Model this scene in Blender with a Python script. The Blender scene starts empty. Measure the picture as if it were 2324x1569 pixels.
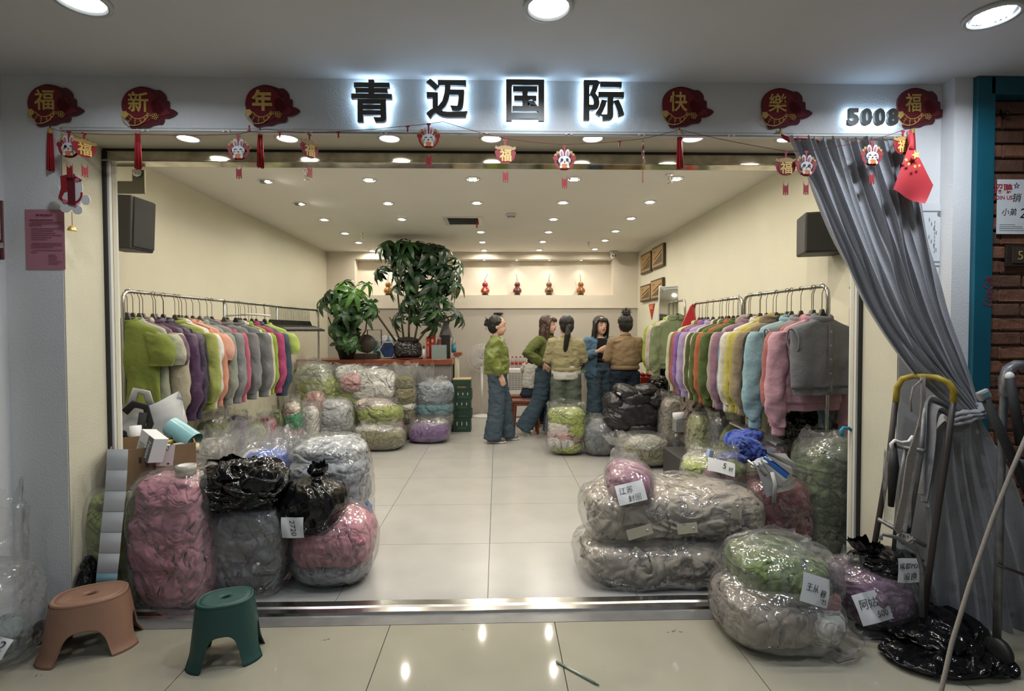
import bpy, bmesh, math, random
import numpy as np
from mathutils import Vector, Matrix, Euler

SC = bpy.context.scene
COL = SC.collection
# ------------------------------------------------------------------ camera
F_PX = 1187.0
CAM_H = 1.41
PITCH, YAW, ROLL = math.radians(-1.42), math.radians(1.6), math.radians(0.15)
cam_data = bpy.data.cameras.new('camera')
cam = bpy.data.objects.new('camera', cam_data)
COL.objects.link(cam)
cam_data.sensor_width = 36.0
cam_data.lens = 36.0 * F_PX / 2324.0
cam_data.clip_start = 0.05
CAM_R = (Matrix.Rotation(-YAW, 3, 'Z') @ Matrix.Rotation(math.pi / 2 + PITCH, 3, 'X') @ Matrix.Rotation(-ROLL, 3, 'Z'))
CAM_P = Vector((0, 0, CAM_H))
cam.matrix_world = Matrix.Translation(CAM_P) @ CAM_R.to_4x4()
SC.camera = cam
# ------------------------------------------------------------------ world and exposure
world = bpy.data.worlds.new('world')
SC.world = world
world.use_nodes = True
world.node_tree.nodes['Background'].inputs[0].default_value = (0.75, 0.82, 1.0, 1)
world.node_tree.nodes['Background'].inputs[1].default_value = 0.05
SC.view_settings.view_transform = 'Standard'
SC.view_settings.look = 'None'
SC.view_settings.gamma = 1.0
SC.view_settings.use_curve_mapping = False
SC.view_settings.exposure = 0.18
SC.cycles.max_bounces = 5
SC.cycles.diffuse_bounces = 3
SC.cycles.glossy_bounces = 3
SC.cycles.transmission_bounces = 3
SC.cycles.transparent_max_bounces = 10
SC.cycles.caustics_reflective = False
SC.cycles.caustics_refractive = False
# light levels of the lamps (used by the lamp builders below)
W_SHOP, W_SOFFIT, W_HALL, W_NICHE = 5.0, 3.0, 8.6, 0.45
E_SIGN = 12.0


def ray(px, py):
    return CAM_R @ Vector(((px - 1162.0) / F_PX, -(py - 784.5) / F_PX, -1.0))


def at(px, py, Y):
    d = ray(px, py)
    return CAM_P + d * (Y / d.y)


def onz(px, py, z=0.0):
    d = ray(px, py)
    return CAM_P + d * ((z - CAM_H) / d.z)


def onx(px, py, X):
    d = ray(px, py)
    return CAM_P + d * (X / d.x)
# ------------------------------------------------------------------ noise helpers (vectorised)
def _h(ix, iy, iz, s):
    h = (ix * 374761393 + iy * 668265263 + iz * 2147483647 + s * 974634721) & 0xffffffff
    h = ((h ^ (h >> 13)) * 1274126177) & 0xffffffff
    h = ((h ^ (h >> 16)) * 2246822519) & 0xffffffff
    return ((h ^ (h >> 15)) & 0xffffff) / float(0xffffff)


def vnoise(p, s=0):
    p = np.asarray(p, float)
    i = np.floor(p).astype(np.int64)
    f = p - i
    u = f * f * f * (f * (f * 6 - 15) + 10)
    r = 0
    for dx in (0, 1):
        for dy in (0, 1):
            for dz in (0, 1):
                w = (u[:, 0] if dx else 1 - u[:, 0]) * (u[:, 1] if dy else 1 - u[:, 1]) * (u[:, 2] if dz else 1 - u[:, 2])
                r = r + w * _h(i[:, 0] + dx, i[:, 1] + dy, i[:, 2] + dz, s)
    return r * 2 - 1


def fbm(p, s=0, o=3):
    a, r, t = 1.0, 0, 0
    for k in range(o):
        r = r + a * vnoise(np.asarray(p) * (2 ** k), s + k * 17)
        t += a
        a *= .5
    return r / t


def worley(p, s=0):
    p = np.asarray(p, float)
    i = np.floor(p).astype(np.int64)
    d1 = np.full(len(p), 9.0)
    d2 = np.full(len(p), 9.0)
    for dx in (-1, 0, 1):
        for dy in (-1, 0, 1):
            for dz in (-1, 0, 1):
                c = i + (dx, dy, dz)
                q = c + np.stack([_h(c[:, 0], c[:, 1], c[:, 2], s), _h(c[:, 0], c[:, 1], c[:, 2], s + 5), _h(c[:, 0], c[:, 1], c[:, 2], s + 9)], 1)
                d = np.linalg.norm(q - p, axis=1)
                m = d < d1
                d2 = np.where(m, d1, np.minimum(d2, d))
                d1 = np.where(m, d, d1)
    return d1, d2


def crumple(p, s=0, freq=7.0, fold=1.0):
    """height of crumpled, folded cloth, about -1..0.6: overlapping folds with sharp creases"""
    p = np.asarray(p) * np.array((1.0, 1.0, 1.35))
    q = p * freq
    w = np.stack([fbm(q * .35, s + 1, 2), fbm(q * .35, s + 2, 2), fbm(q * .35, s + 3, 2)], 1)
    n1 = fbm(q * .42 + w * 1.4, s + 11, 2) * 2.6 + fbm(q * .9 + w, s + 15, 1) * .35
    saw = n1 - np.floor(n1)
    saw = np.where(saw < .12, 1 - saw / .12, (saw - .12) / .88)
    n2 = fbm(q * .8 + w * 1.2, s + 50, 2)
    n3 = fbm(q * 1.5 + w * 1.6, s + 31, 2)
    cr = np.exp(-np.abs(n2) / .05)
    cr2 = np.exp(-np.abs(n3) / .07)
    return fold * (.62 * (saw - .55) - .5 * cr - .3 * cr2 + .35 * n2)


# ------------------------------------------------------------------ mesh builder
class MB:
    def __init__(self):
        self.v, self.f, self.sm = [], [], []

    def add(self, vs, fs, smooth=False):
        n = len(self.v)
        self.v.extend([tuple(x) for x in vs])
        self.f.extend([tuple(i + n for i in f) for f in fs])
        self.sm.extend([smooth] * len(fs))
        return self

    def box(self, c, s, rot=None, bev=0.0):
        x, y, z = s[0] / 2, s[1] / 2, s[2] / 2
        if bev <= 0:
            vs = [Vector((a * x, b * y, d * z)) for d in (-1, 1) for b in (-1, 1) for a in (-1, 1)]
            fs = [(0, 2, 3, 1), (4, 5, 7, 6), (0, 1, 5, 4), (2, 6, 7, 3), (0, 4, 6, 2), (1, 3, 7, 5)]
        else:
            bm = bmesh.new()
            bmesh.ops.create_cube(bm, size=1)
            for v in bm.verts:
                v.co = Vector((v.co.x * s[0], v.co.y * s[1], v.co.z * s[2]))
            bmesh.ops.bevel(bm, geom=bm.edges[:], offset=min(bev, min(s) * .45), segments=2, affect='EDGES', profile=.5)
            bm.verts.index_update()
            vs = [v.co.copy() for v in bm.verts]
            fs = [tuple(v.index for v in f.verts) for f in bm.faces]
            bm.free()
        if rot is not None:
            m = rot if isinstance(rot, Matrix) else Euler(rot).to_matrix()
            vs = [m @ v for v in vs]
        c = Vector(c)
        return self.add([v + c for v in vs], fs)

    def tube(self, pts, r, n=8, cap=True, flat=1.0, up=None, smooth=True, closed=False):
        pts = [Vector(p) for p in pts]
        m = len(pts)
        rs = r if isinstance(r, (list, tuple)) else [r] * m
        vs, fs = [], []
        prev = None
        for k in range(m):
            if closed:
                t = pts[(k + 1) % m] - pts[k - 1]
            else:
                t = (pts[min(k + 1, m - 1)] - pts[max(k - 1, 0)])
            t = t.normalized() if t.length > 1e-9 else Vector((0, 0, 1))
            if prev is None:
                u = Vector(up) if up is not None else (Vector((0, 0, 1)) if abs(t.z) < .9 else Vector((0, 1, 0)))
            else:
                u = prev
            u = (u - t * u.dot(t))
            u = u.normalized() if u.length > 1e-6 else t.orthogonal().normalized()
            prev = u
            w = t.cross(u)
            rk = rs[k]
            ra, rb = rk if isinstance(rk, (list, tuple)) else (rk, rk * flat)
            for j in range(n):
                a = 2 * math.pi * j / n
                vs.append(pts[k] + w * (math.cos(a) * ra) + u * (math.sin(a) * rb))
        for k in range(m if closed else m - 1):
            for j in range(n):
                a, b = k * n + j, k * n + (j + 1) % n
                c, d = ((k + 1) % m) * n + (j + 1) % n, ((k + 1) % m) * n + j
                fs.append((a, b, c, d))
        if cap and not closed:
            fs.append(tuple(reversed(range(n))))
            fs.append(tuple((m - 1) * n + j for j in range(n)))
        return self.add(vs, fs, smooth)

    def lathe(self, prof, n=24, c=(0, 0, 0), smooth=True, mat=None, sx=1.0, sy=1.0):
        vs, fs = [], []
        for r, z in prof:
            for j in range(n):
                a = 2 * math.pi * j / n
                vs.append(Vector((r * math.cos(a) * sx, r * math.sin(a) * sy, z)))
        for k in range(len(prof) - 1):
            for j in range(n):
                fs.append((k * n + j, k * n + (j + 1) % n, (k + 1) * n + (j + 1) % n, (k + 1) * n + j))
        if prof[0][0] > 1e-6:
            fs.append(tuple(reversed(range(n))))
        if prof[-1][0] > 1e-6:
            fs.append(tuple((len(prof) - 1) * n + j for j in range(n)))
        if mat is not None:
            vs = [mat @ v for v in vs]
        c = Vector(c)
        return self.add([v + c for v in vs], fs, smooth)

    def prism(self, outline, d, c=(0, 0, 0), mat=None, smooth=False):
        """outline in local x,z; thickness along y from 0 to d"""
        n = len(outline)
        vs = [Vector((x, 0, z)) for x, z in outline] + [Vector((x, d, z)) for x, z in outline]
        fs = [tuple(range(n)), tuple(reversed(range(n, 2 * n)))] + [(i, n + i, n + (i + 1) % n, (i + 1) % n) for i in range(n)]
        if mat is not None:
            vs = [mat @ v for v in vs]
        c = Vector(c)
        return self.add([v + c for v in vs], fs, smooth)

    def grid(self, P, smooth=True, wrap=False):
        """P: array (m, n, 3)"""
        P = np.asarray(P)
        m, n = P.shape[:2]
        fs = []
        for i in range(m - 1):
            for j in range(n if wrap else n - 1):
                fs.append((i * n + j, i * n + (j + 1) % n, (i + 1) * n + (j + 1) % n, (i + 1) * n + j))
        return self.add(P.reshape(-1, 3), fs, smooth)

    def ell(self, c, r, n=12, m=8, rot=None, smooth=True):
        prof = [(math.sin(math.pi * k / m), -math.cos(math.pi * k / m)) for k in range(m + 1)]
        prof[0] = (0.0, -1.0); prof[-1] = (0.0, 1.0)
        M = Matrix.Diagonal(Vector(r))
        if rot is not None:
            M = (rot if isinstance(rot, Matrix) else Euler(rot).to_matrix()) @ M
        return self.lathe(prof, n, c, smooth, M)

    def mesh(self, name):
        me = bpy.data.meshes.new(name)
        me.from_pydata(self.v, [], self.f)
        me.polygons.foreach_set('use_smooth', self.sm)
        me.validate()
        me.update()
        return me

    def obj(self, name, mat=None, parent=None, **kw):
        return link(name, self.mesh(name), mat, parent, **kw)


def link(name, me, mat=None, parent=None, label=None, cat=None, group=None, kind=None, M=None, loc=None):
    o = bpy.data.objects.new(name, me)
    COL.objects.link(o)
    if mat is not None and me is not None:
        if len(me.materials) == 0:
            me.materials.append(mat)
        elif me.materials[0] != mat:
            o.material_slots[0].link = 'OBJECT'
            o.material_slots[0].material = mat
    if parent is not None:
        o.parent = parent
    if M is not None:
        o.matrix_local = M
    if loc is not None:
        o.location = loc
    if label: o['label'] = label
    if cat: o['category'] = cat
    if group: o['group'] = group
    if kind: o['kind'] = kind
    return o


def thing(name, label, cat, loc=(0, 0, 0), rz=0.0, group=None, M=None):
    o = link(name, None, label=label, cat=cat, group=group)
    o.empty_display_size = .05
    o.location = loc
    o.rotation_euler = (0, 0, rz)
    if M is not None:
        o.matrix_local = M
    return o


def wbox(name, x0, x1, y0, y1, z0, z1, mat, parent=None, bev=0.0, **kw):
    return MB().box(((x0 + x1) / 2, (y0 + y1) / 2, (z0 + z1) / 2), (abs(x1 - x0), abs(y1 - y0), abs(z1 - z0)), bev=bev).obj(name, mat, parent, **kw)


def wstruct(name, x0, x1, y0, y1, z0, z1, mat, parent=None, **kw):
    return wbox(name, x0, x1, y0, y1, z0, z1, mat, parent, kind='structure', **kw)


# ------------------------------------------------------------------ materials
MATS = {}


def srgb(h):
    if isinstance(h, str):
        h = h.lstrip('#')
        c = [int(h[i:i + 2], 16) / 255 for i in (0, 2, 4)]
    else:
        c = [x / 255 for x in h]
    return tuple(x / 12.92 if x <= .04045 else ((x + .055) / 1.055) ** 2.4 for x in c)


def mat(name, col, rough=.6, metal=0.0, bump=None, var=0.0, vscale=6.0, spec=.5, emit=None, sheen=0.0, trans=0.0, coat=0.0, dirt=None):
    """bump: list of (kind, scale, strength, distance)"""
    if name in MATS:
        return MATS[name]
    m = bpy.data.materials.new(name)
    m.use_nodes = True
    nt = m.node_tree
    b = nt.nodes['Principled BSDF']
    c = srgb(col) if isinstance(col, str) else col
    b.inputs['Base Color'].default_value = (*c, 1)
    b.inputs['Roughness'].default_value = rough
    b.inputs['Metallic'].default_value = metal
    b.inputs['Specular IOR Level'].default_value = spec
    if sheen:
        b.inputs['Sheen Weight'].default_value = sheen
        b.inputs['Sheen Roughness'].default_value = .5
    if coat:
        b.inputs['Coat Weight'].default_value = coat
        b.inputs['Coat Roughness'].default_value = .15
    if trans:
        b.inputs['Transmission Weight'].default_value = trans
    if emit:
        b.inputs['Emission Color'].default_value = (*emit[0], 1)
        b.inputs['Emission Strength'].default_value = emit[1]
    tc = None
    if var or bump or dirt:
        tc = nt.nodes.new('ShaderNodeTexCoord').outputs['Object']
    if var:
        n = nt.nodes.new('ShaderNodeTexNoise')
        n.inputs['Scale'].default_value = vscale
        n.inputs['Detail'].default_value = 4
        nt.links.new(tc, n.inputs['Vector'])
        r = nt.nodes.new('ShaderNodeMapRange')
        r.inputs[1].default_value, r.inputs[2].default_value = .3, .7
        r.inputs[3].default_value, r.inputs[4].default_value = 1 - var, 1 + var
        nt.links.new(n.outputs[0], r.inputs[0])
        mx = nt.nodes.new('ShaderNodeVectorMath')
        mx.operation = 'SCALE'
        mx.inputs[0].default_value = c
        nt.links.new(r.outputs[0], mx.inputs['Scale'])
        nt.links.new(mx.outputs[0], b.inputs['Base Color'])
    if bump:
        prev = None
        for kind, sc, st, dist in bump:
            if kind == 'voronoi':
                n = nt.nodes.new('ShaderNodeTexVoronoi')
                n.feature = 'DISTANCE_TO_EDGE'
                w = nt.nodes.new('ShaderNodeTexNoise')
                w.inputs['Scale'].default_value = sc * .7
                nt.links.new(tc, w.inputs['Vector'])
                ad = nt.nodes.new('ShaderNodeMixRGB')
                ad.blend_type = 'ADD'
                ad.inputs[0].default_value = .12
                nt.links.new(tc, ad.inputs[1])
                nt.links.new(w.outputs['Color'], ad.inputs[2])
                nt.links.new(ad.outputs[0], n.inputs['Vector'])
                n.inputs['Scale'].default_value = sc
                out = n.outputs['Distance']
            elif kind == 'ridge':
                n = nt.nodes.new('ShaderNodeTexNoise')
                n.noise_type = 'RIDGED_MULTIFRACTAL'
                n.inputs['Scale'].default_value = sc
                n.inputs['Detail'].default_value = 3
                n.inputs['Distortion'].default_value = .6
                nt.links.new(tc, n.inputs['Vector'])
                out = n.outputs[0]
            elif kind == 'fold':
                n = nt.nodes.new('ShaderNodeTexNoise')
                n.inputs['Scale'].default_value = sc
                n.inputs['Detail'].default_value = 2
                n.inputs['Distortion'].default_value = 1.2
                nt.links.new(tc, n.inputs['Vector'])
                mu = nt.nodes.new('ShaderNodeMath'); mu.operation = 'MULTIPLY'; mu.inputs[1].default_value = 7.0
                nt.links.new(n.outputs[0], mu.inputs[0])
                fr = nt.nodes.new('ShaderNodeMath'); fr.operation = 'FRACT'
                nt.links.new(mu.outputs[0], fr.inputs[0])
                out = fr.outputs[0]
            elif kind == 'crease':
                n = nt.nodes.new('ShaderNodeTexNoise')
                n.inputs['Scale'].default_value = sc
                n.inputs['Detail'].default_value = 2
                n.inputs['Distortion'].default_value = 1.0
                nt.links.new(tc, n.inputs['Vector'])
                s1 = nt.nodes.new('ShaderNodeMath'); s1.operation = 'SUBTRACT'; s1.inputs[1].default_value = .5
                s2 = nt.nodes.new('ShaderNodeMath'); s2.operation = 'ABSOLUTE'
                s3 = nt.nodes.new('ShaderNodeMath'); s3.operation = 'MULTIPLY'; s3.inputs[1].default_value = 16.0; s3.use_clamp = True
                nt.links.new(n.outputs[0], s1.inputs[0]); nt.links.new(s1.outputs[0], s2.inputs[0]); nt.links.new(s2.outputs[0], s3.inputs[0])
                out = s3.outputs[0]
            elif kind == 'wave':
                n = nt.nodes.new('ShaderNodeTexWave')
                n.inputs['Scale'].default_value = sc
                n.inputs['Distortion'].default_value = 1.0
                nt.links.new(tc, n.inputs['Vector'])
                out = n.outputs[1]
            else:
                n = nt.nodes.new('ShaderNodeTexNoise')
                n.inputs['Scale'].default_value = sc
                n.inputs['Detail'].default_value = 3
                nt.links.new(tc, n.inputs['Vector'])
                out = n.outputs[0]
            bp = nt.nodes.new('ShaderNodeBump')
            bp.inputs['Strength'].default_value = st
            bp.inputs['Distance'].default_value = dist
            nt.links.new(out, bp.inputs['Height'])
            if prev is not None:
                nt.links.new(prev, bp.inputs['Normal'])
            prev = bp.outputs[0]
        nt.links.new(prev, b.inputs['Normal'])
    MATS[name] = m
    return m


def emat(name, col, strength, sample=False):
    if name in MATS:
        return MATS[name]
    m = bpy.data.materials.new(name)
    m.use_nodes = True
    nt = m.node_tree
    nt.nodes.clear()
    if not sample:
        m.cycles.emission_sampling = 'NONE'
    e = nt.nodes.new('ShaderNodeEmission')
    e.inputs[0].default_value = (*col, 1)
    e.inputs[1].default_value = strength
    o = nt.nodes.new('ShaderNodeOutputMaterial')
    nt.links.new(e.outputs[0], o.inputs[0])
    MATS[name] = m
    return m


def soft(col, k=.14, g=.9):
    c = srgb(col); l = sum(c) / 3
    return tuple((x * (1 - k) + (l * .8 + .06) * k) * g for x in c)


def cloth(col, name=None, rough=.9, b=.35):
    return mat(name or ('cloth_' + col.strip('#')), soft(col) if col else '', rough, bump=[('fold', 2.2, b, .02), ('noise', 45, b, .012), ('noise', 420, .12, .002)], sheen=.08, spec=.2, var=.06, vscale=9)


def film(name, tint=(1, 1, 1), haze=.12, gloss=.3, scale=16.0):
    """clear crinkled polythene: mostly see-through, a little milky, shiny at the crinkles"""
    if name in MATS:
        return MATS[name]
    m = bpy.data.materials.new(name)
    m.use_nodes = True
    nt = m.node_tree
    nt.nodes.clear()
    N, L = nt.nodes.new, nt.links.new
    tc = N('ShaderNodeTexCoord')
    n1 = N('ShaderNodeTexNoise'); n1.noise_type = 'RIDGED_MULTIFRACTAL'
    n1.inputs['Scale'].default_value = scale; n1.inputs['Detail'].default_value = 4; n1.inputs['Distortion'].default_value = .8
    L(tc.outputs['Object'], n1.inputs['Vector'])
    n2 = N('ShaderNodeTexNoise'); n2.inputs['Scale'].default_value = scale * .35; n2.inputs['Distortion'].default_value = 1.5
    L(tc.outputs['Object'], n2.inputs['Vector'])
    b1 = N('ShaderNodeBump'); b1.inputs['Strength'].default_value = 1.0; b1.inputs['Distance'].default_value = .03
    L(n2.outputs[0], b1.inputs['Height'])
    b2 = N('ShaderNodeBump'); b2.inputs['Strength'].default_value = .8; b2.inputs['Distance'].default_value = .012
    L(n1.outputs[0], b2.inputs['Height']); L(b1.outputs[0], b2.inputs['Normal'])
    tr = N('ShaderNodeBsdfTransparent'); tr.inputs[0].default_value = (*[.965 * t for t in tint], 1)
    gl = N('ShaderNodeBsdfGlossy'); gl.inputs['Roughness'].default_value = .09
    L(b2.outputs[0], gl.inputs['Normal'])
    df = N('ShaderNodeBsdfDiffuse'); df.inputs[0].default_value = (.86, .87, .88, 1)
    L(b2.outputs[0], df.inputs['Normal'])
    tl = N('ShaderNodeBsdfTranslucent'); tl.inputs[0].default_value = (.86, .87, .88, 1)
    mm = N('ShaderNodeMixShader'); mm.inputs[0].default_value = .4; L(df.outputs[0], mm.inputs[1]); L(tl.outputs[0], mm.inputs[2])
    lw = N('ShaderNodeLayerWeight'); lw.inputs[0].default_value = .35; L(b2.outputs[0], lw.inputs['Normal'])
    mr = N('ShaderNodeMapRange'); mr.inputs[3].default_value = .04; mr.inputs[4].default_value = gloss
    L(lw.outputs['Facing'], mr.inputs[0])
    rg = N('ShaderNodeMapRange'); rg.inputs[1].default_value = .55; rg.inputs[2].default_value = .95
    rg.inputs[3].default_value = haze * .5; rg.inputs[4].default_value = min(.95, haze * 3.0)
    L(n1.outputs[0], rg.inputs[0])
    m1 = N('ShaderNodeMixShader'); L(rg.outputs[0], m1.inputs[0]); L(tr.outputs[0], m1.inputs[1]); L(mm.outputs[0], m1.inputs[2])
    m2 = N('ShaderNodeMixShader'); L(mr.outputs[0], m2.inputs[0]); L(m1.outputs[0], m2.inputs[1]); L(gl.outputs[0], m2.inputs[2])
    o = N('ShaderNodeOutputMaterial'); L(m2.outputs[0], o.inputs[0])
    MATS[name] = m
    return m


# ------------------------------------------------------------------ lettering
_tc = {}


def text_mesh(body, w=None, h=None, ext=.002, bold=0.0, shear=0.0):
    """flat or raised lettering in the local x,z plane (front faces -y), centred, fitted to w x h"""
    cu = bpy.data.curves.new('lettering', 'FONT')
    cu.body = body
    cu.size = 1.0
    cu.offset = bold
    cu.shear = shear
    cu.extrude = 1.0
    cu.resolution_u = 3
    o = bpy.data.objects.new('lettering', cu)
    COL.objects.link(o)
    dg = bpy.context.evaluated_depsgraph_get()
    me = bpy.data.meshes.new_from_object(o.evaluated_get(dg))
    bpy.data.objects.remove(o)
    bpy.data.curves.remove(cu)
    n = len(me.vertices)
    co = np.empty(n * 3)
    me.vertices.foreach_get('co', co)
    co = co.reshape(-1, 3)
    lo, hi = co.min(0), co.max(0)
    s = hi - lo
    sx = (w / s[0]) if w else None
    sz = (h / s[1]) if h else None
    sx = sx or sz
    sz = sz or sx
    out = np.stack([(co[:, 0] - (lo[0] + hi[0]) / 2) * sx, np.where(co[:, 2] > 0, -ext, 0.0), (co[:, 1] - (lo[1] + hi[1]) / 2) * sz], 1)
    me.vertices.foreach_set('co', out.ravel())
    me.materials.clear()
    me.update()
    return me


def text_obj(name, body, M, mt, parent=None, w=None, h=None, ext=.002, bold=0.0, shear=0.0, **kw):
    return link(name, text_mesh(body, w, h, ext, bold, shear), mt, parent, M=M, **kw)


def basis(o, x, z):
    """matrix with origin o, local x, local z; y = z cross x"""
    x = Vector(x).normalized(); z = Vector(z)
    z = (z - x * z.dot(x)).normalized()
    y = z.cross(x)
    return Matrix(((x.x, y.x, z.x, o[0]), (x.y, y.y, z.y, o[1]), (x.z, y.z, z.z, o[2]), (0, 0, 0, 1)))


def TR(x, y, z, rx=0, ry=0, rz=0, s=1):
    return Matrix.Translation((x, y, z)) @ Euler((rx, ry, rz)).to_matrix().to_4x4() @ Matrix.Scale(s, 4)


def area(name, loc, w, size, col=(1, 1, 1), rot=(0, 0, 0), spread=None, parent=None):
    l = bpy.data.lights.new(name, 'AREA')
    l.shape = 'DISK'; l.size = size; l.energy = w; l.color = col
    if spread: l.spread = spread
    o = bpy.data.objects.new(name, l)
    COL.objects.link(o)
    o.location = loc; o.rotation_euler = rot
    if parent is not None: o.parent = parent
    return o
# ------------------------------------------------------------------ the shop and the hall in front of it
XL, XR, YW, ZC = -2.90, 2.43, 9.0, 2.79
YF, ZF, ZH = 2.55, 2.385, 2.625
XJL, XJR = -2.06, 2.0
YJ = 2.80
plaster = [('noise', 160, .25, .004)]
M_WALL = mat('cream_wall_paint', (.68, .65, .515), .75, bump=plaster, var=.03, vscale=2)
M_WALLB = mat('warm_back_wall_paint', (.72, .655, .55), .7, bump=plaster, var=.03, vscale=2)
M_PANEL = mat('smooth_grey_wall_panel', (.50, .455, .40), .45, var=.02, vscale=1)
M_FRONT = mat('white_front_wall_paint', (.70, .70, .70), .7, bump=[('noise', 130, .35, .005)], var=.05, vscale=2)
M_CEIL = mat('white_ceiling_paint', (.84, .82, .76), .8, var=.02, vscale=2)
M_HCEIL = mat('hall_ceiling_paint', (.66, .66, .68), .75, var=.04, vscale=1.5)
M_TILE_H = mat('polished_cream_tile', (.305, .285, .222), .06, var=.06, vscale=3, spec=.4)
M_TILE_S = mat('pale_stone_tile', (.365, .355, .335), .26, var=.06, vscale=3, bump=[('noise', 60, .04, .002)])
M_JOINT = mat('dark_tile_joint', (.05, .045, .04), .9)
M_STONE = mat('grey_threshold_stone', (.16, .155, .15), .3, var=.12, vscale=12)
M_STEEL = mat('brushed_stainless_steel', (.62, .60, .57), .2, 1.0, bump=[('noise', 18, .1, .004)], var=.15, vscale=9)
M_BLACK = mat('black_rubber', (.012, .012, .012), .5)
M_ALU = mat('white_aluminium', (.62, .62, .60), .4)
M_TEAL = mat('teal_gloss_paint', (.004, .085, .125), .45, var=.1, vscale=4, bump=[('noise', 80, .1, .003)])

# floors -----------------------------------------------------------
fl = wstruct('floor_hall', -4.0, 4.0, -3.6, 2.6, -.06, -.006, M_JOINT)
tm = MB().box((0, 0, -.005), (.791, .796, .01)).mesh('tile'); tm.materials.append(M_TILE_H)
for i in range(-4, 5):
    for j in range(-7, 1):
        link('tile', tm, M_TILE_H, fl, loc=(-.124 + .795 * i, 2.105 + .8 * j, 0))
fl2 = wstruct('floor_shop', XL, XR, 2.6, YW + .1, -.06, -.006, M_JOINT)
tm = MB().box((0, 0, -.005), (.7965, .7965, .01)).mesh('tile'); tm.materials.append(M_TILE_S)
xs = [XL] + [-.056 + .8 * k for k in range(-3, 4)] + [XR]
ys = [2.72] + [3.469 + .8 * k for k in range(0, 7)] + [YW]
for a, b in zip(xs, xs[1:]):
    for c, d in zip(ys, ys[1:]):
        if abs(b - a - .8) < .01 and abs(d - c - .8) < .01:
            link('tile', tm, M_TILE_S, fl2, loc=((a + b) / 2, (c + d) / 2, 0))
        else:
            wbox('tile', a + .0015, b - .0015, c + .0015, d - .0015, -.01, 0, M_TILE_S, fl2)
sl = wstruct('trim_1', XJL - .2, XJR + .25, 2.505, 2.60, -.05, .001, M_STONE)
# shutter track: a raised steel channel
tr = MB()
prof = [(2.595, 0), (2.60, .014), (2.635, .017), (2.645, .024), (2.695, .024), (2.703, .012), (2.725, .008), (2.73, 0)]
rows = []
for x in np.linspace(XJL, XJR, 60):
    rows.append([(x, y, z + (.0012 * math.sin(x * 9) if z > 0 else 0)) for y, z in prof])
tr.grid(rows, smooth=False)
for k in range(len(tr.sm)): tr.sm[k] = False
tr.obj('trim_2', M_STEEL, kind='structure')

# shop walls --------------------------------------------------------
wstruct('wall_left', XL - .1, XL, YJ + .1, YW + .3, -.05, ZC, M_WALL)
wstruct('wall_right', XR, XR + .1, YJ + .1, YW + .3, -.05, ZC, M_WALL)
p0, p1 = at(805, 588, YW), at(1391, 670, YW)
NX0, NX1, NZ1, NZ0 = p0.x, p1.x, p0.z, p1.z
ZL = at(1129, 700, YW).z
wb = MB()
for x0, x1, z0, z1, y0 in ((XL, NX0, ZL, ZC, YW), (NX1, XR, ZL, ZC, YW), (NX0, NX1, NZ1, ZC, YW), (NX0, NX1, ZL, NZ0, YW), (NX0, NX1, NZ0 - .02, NZ1 + .02, YW + .24)):
    wb.box(((x0 + x1) / 2, y0 + (.02 if y0 > YW else .15), (z0 + z1) / 2), (x1 - x0, .30 if y0 == YW else .08, z1 - z0))
wb.obj('wall_back', M_WALLB, kind='structure')
wstruct('wall_back_lower', XL, XR, YW + .03, YW + .3, -.05, ZL, M_PANEL)
cl = wstruct('ceiling_shop', XL - .1, XR + .1, YJ + .1, YW + .3, ZC, ZC + .08, M_CEIL)
# shop front ---------------------------------------------------------
wstruct('wall_front_left', -2.95, XJL, YF, YJ + .12, -.05, ZH, M_FRONT)
wstruct('wall_front_right', XJR, 2.48, YF, YJ + .12, -.05, ZH, M_FRONT)
wstruct('wall_fascia', XJL, XJR, YF, YJ, ZF, ZH + .25, M_FRONT)
# cream painted reveals and soffit lining
M_REV = mat('cream_reveal_paint', (.60, .57, .45), .75, bump=[('noise', 150, .4, .005)], var=.05, vscale=3)
wstruct('trim_3', XJL - .002, XJL + .006, YF + .002, YJ + .1, 0, ZF - .003, M_REV)
wstruct('trim_4', XJR - .006, XJR + .002, YF + .002, YJ + .1, 0, ZF - .003, M_REV)
wstruct('trim_5', XJL, XJR, YF + .002, YJ + .02, ZF - .008, ZF + .002, M_REV)
# steel shutter header
hd = MB()
z0 = at(1129, 372, YJ).z
hd.box(((XJL + XJR) / 2, YJ + .05, (ZF - .02 + z0) / 2), (XJR - XJL, .08, ZF - .02 - z0), bev=.004)
hd.box(((XJL + XJR) / 2, YJ + .006, z0 + .006), (XJR - XJL, .02, .012), bev=.003)
hd.obj('trim_6', mat('shutter_header_steel', (.50, .47, .40), .1, 1.0, var=.3, vscale=14, bump=[('noise', 8, .06, .004)]), kind='structure')
wstruct('trim_7', XJL, XJR, YJ + .012, YJ + .09, ZF - .02, ZF + .002, M_BLACK)
wstruct('wall_beam_inner', XL, XR, YJ + .1, YJ + .3, at(1129, 384, YJ + .3).z, ZC, M_WALL)
for nm, xa, s in (('trim_8', XJL, 1), ('trim_9', XJR, -1)):
    wstruct(nm, xa, xa + s * .022, YJ, YJ + .05, .0, ZF - .02, M_BLACK)
for nm, xa, s in (('trim_10', XJL, 1), ('trim_11', XJR, -1)):
    wstruct(nm, xa + s * .022, xa + s * .034, YJ + .012, YJ + .03, .0, ZF - .06, M_ALU)
# pilasters at both sides
wstruct('wall_pilaster_left', -4.6, -2.325, 2.455, 2.60, -.05, ZH, M_FRONT)
wstruct('wall_pilaster_right', 2.195, 2.285, 2.475, 2.62, -.05, ZH, M_FRONT)
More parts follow.
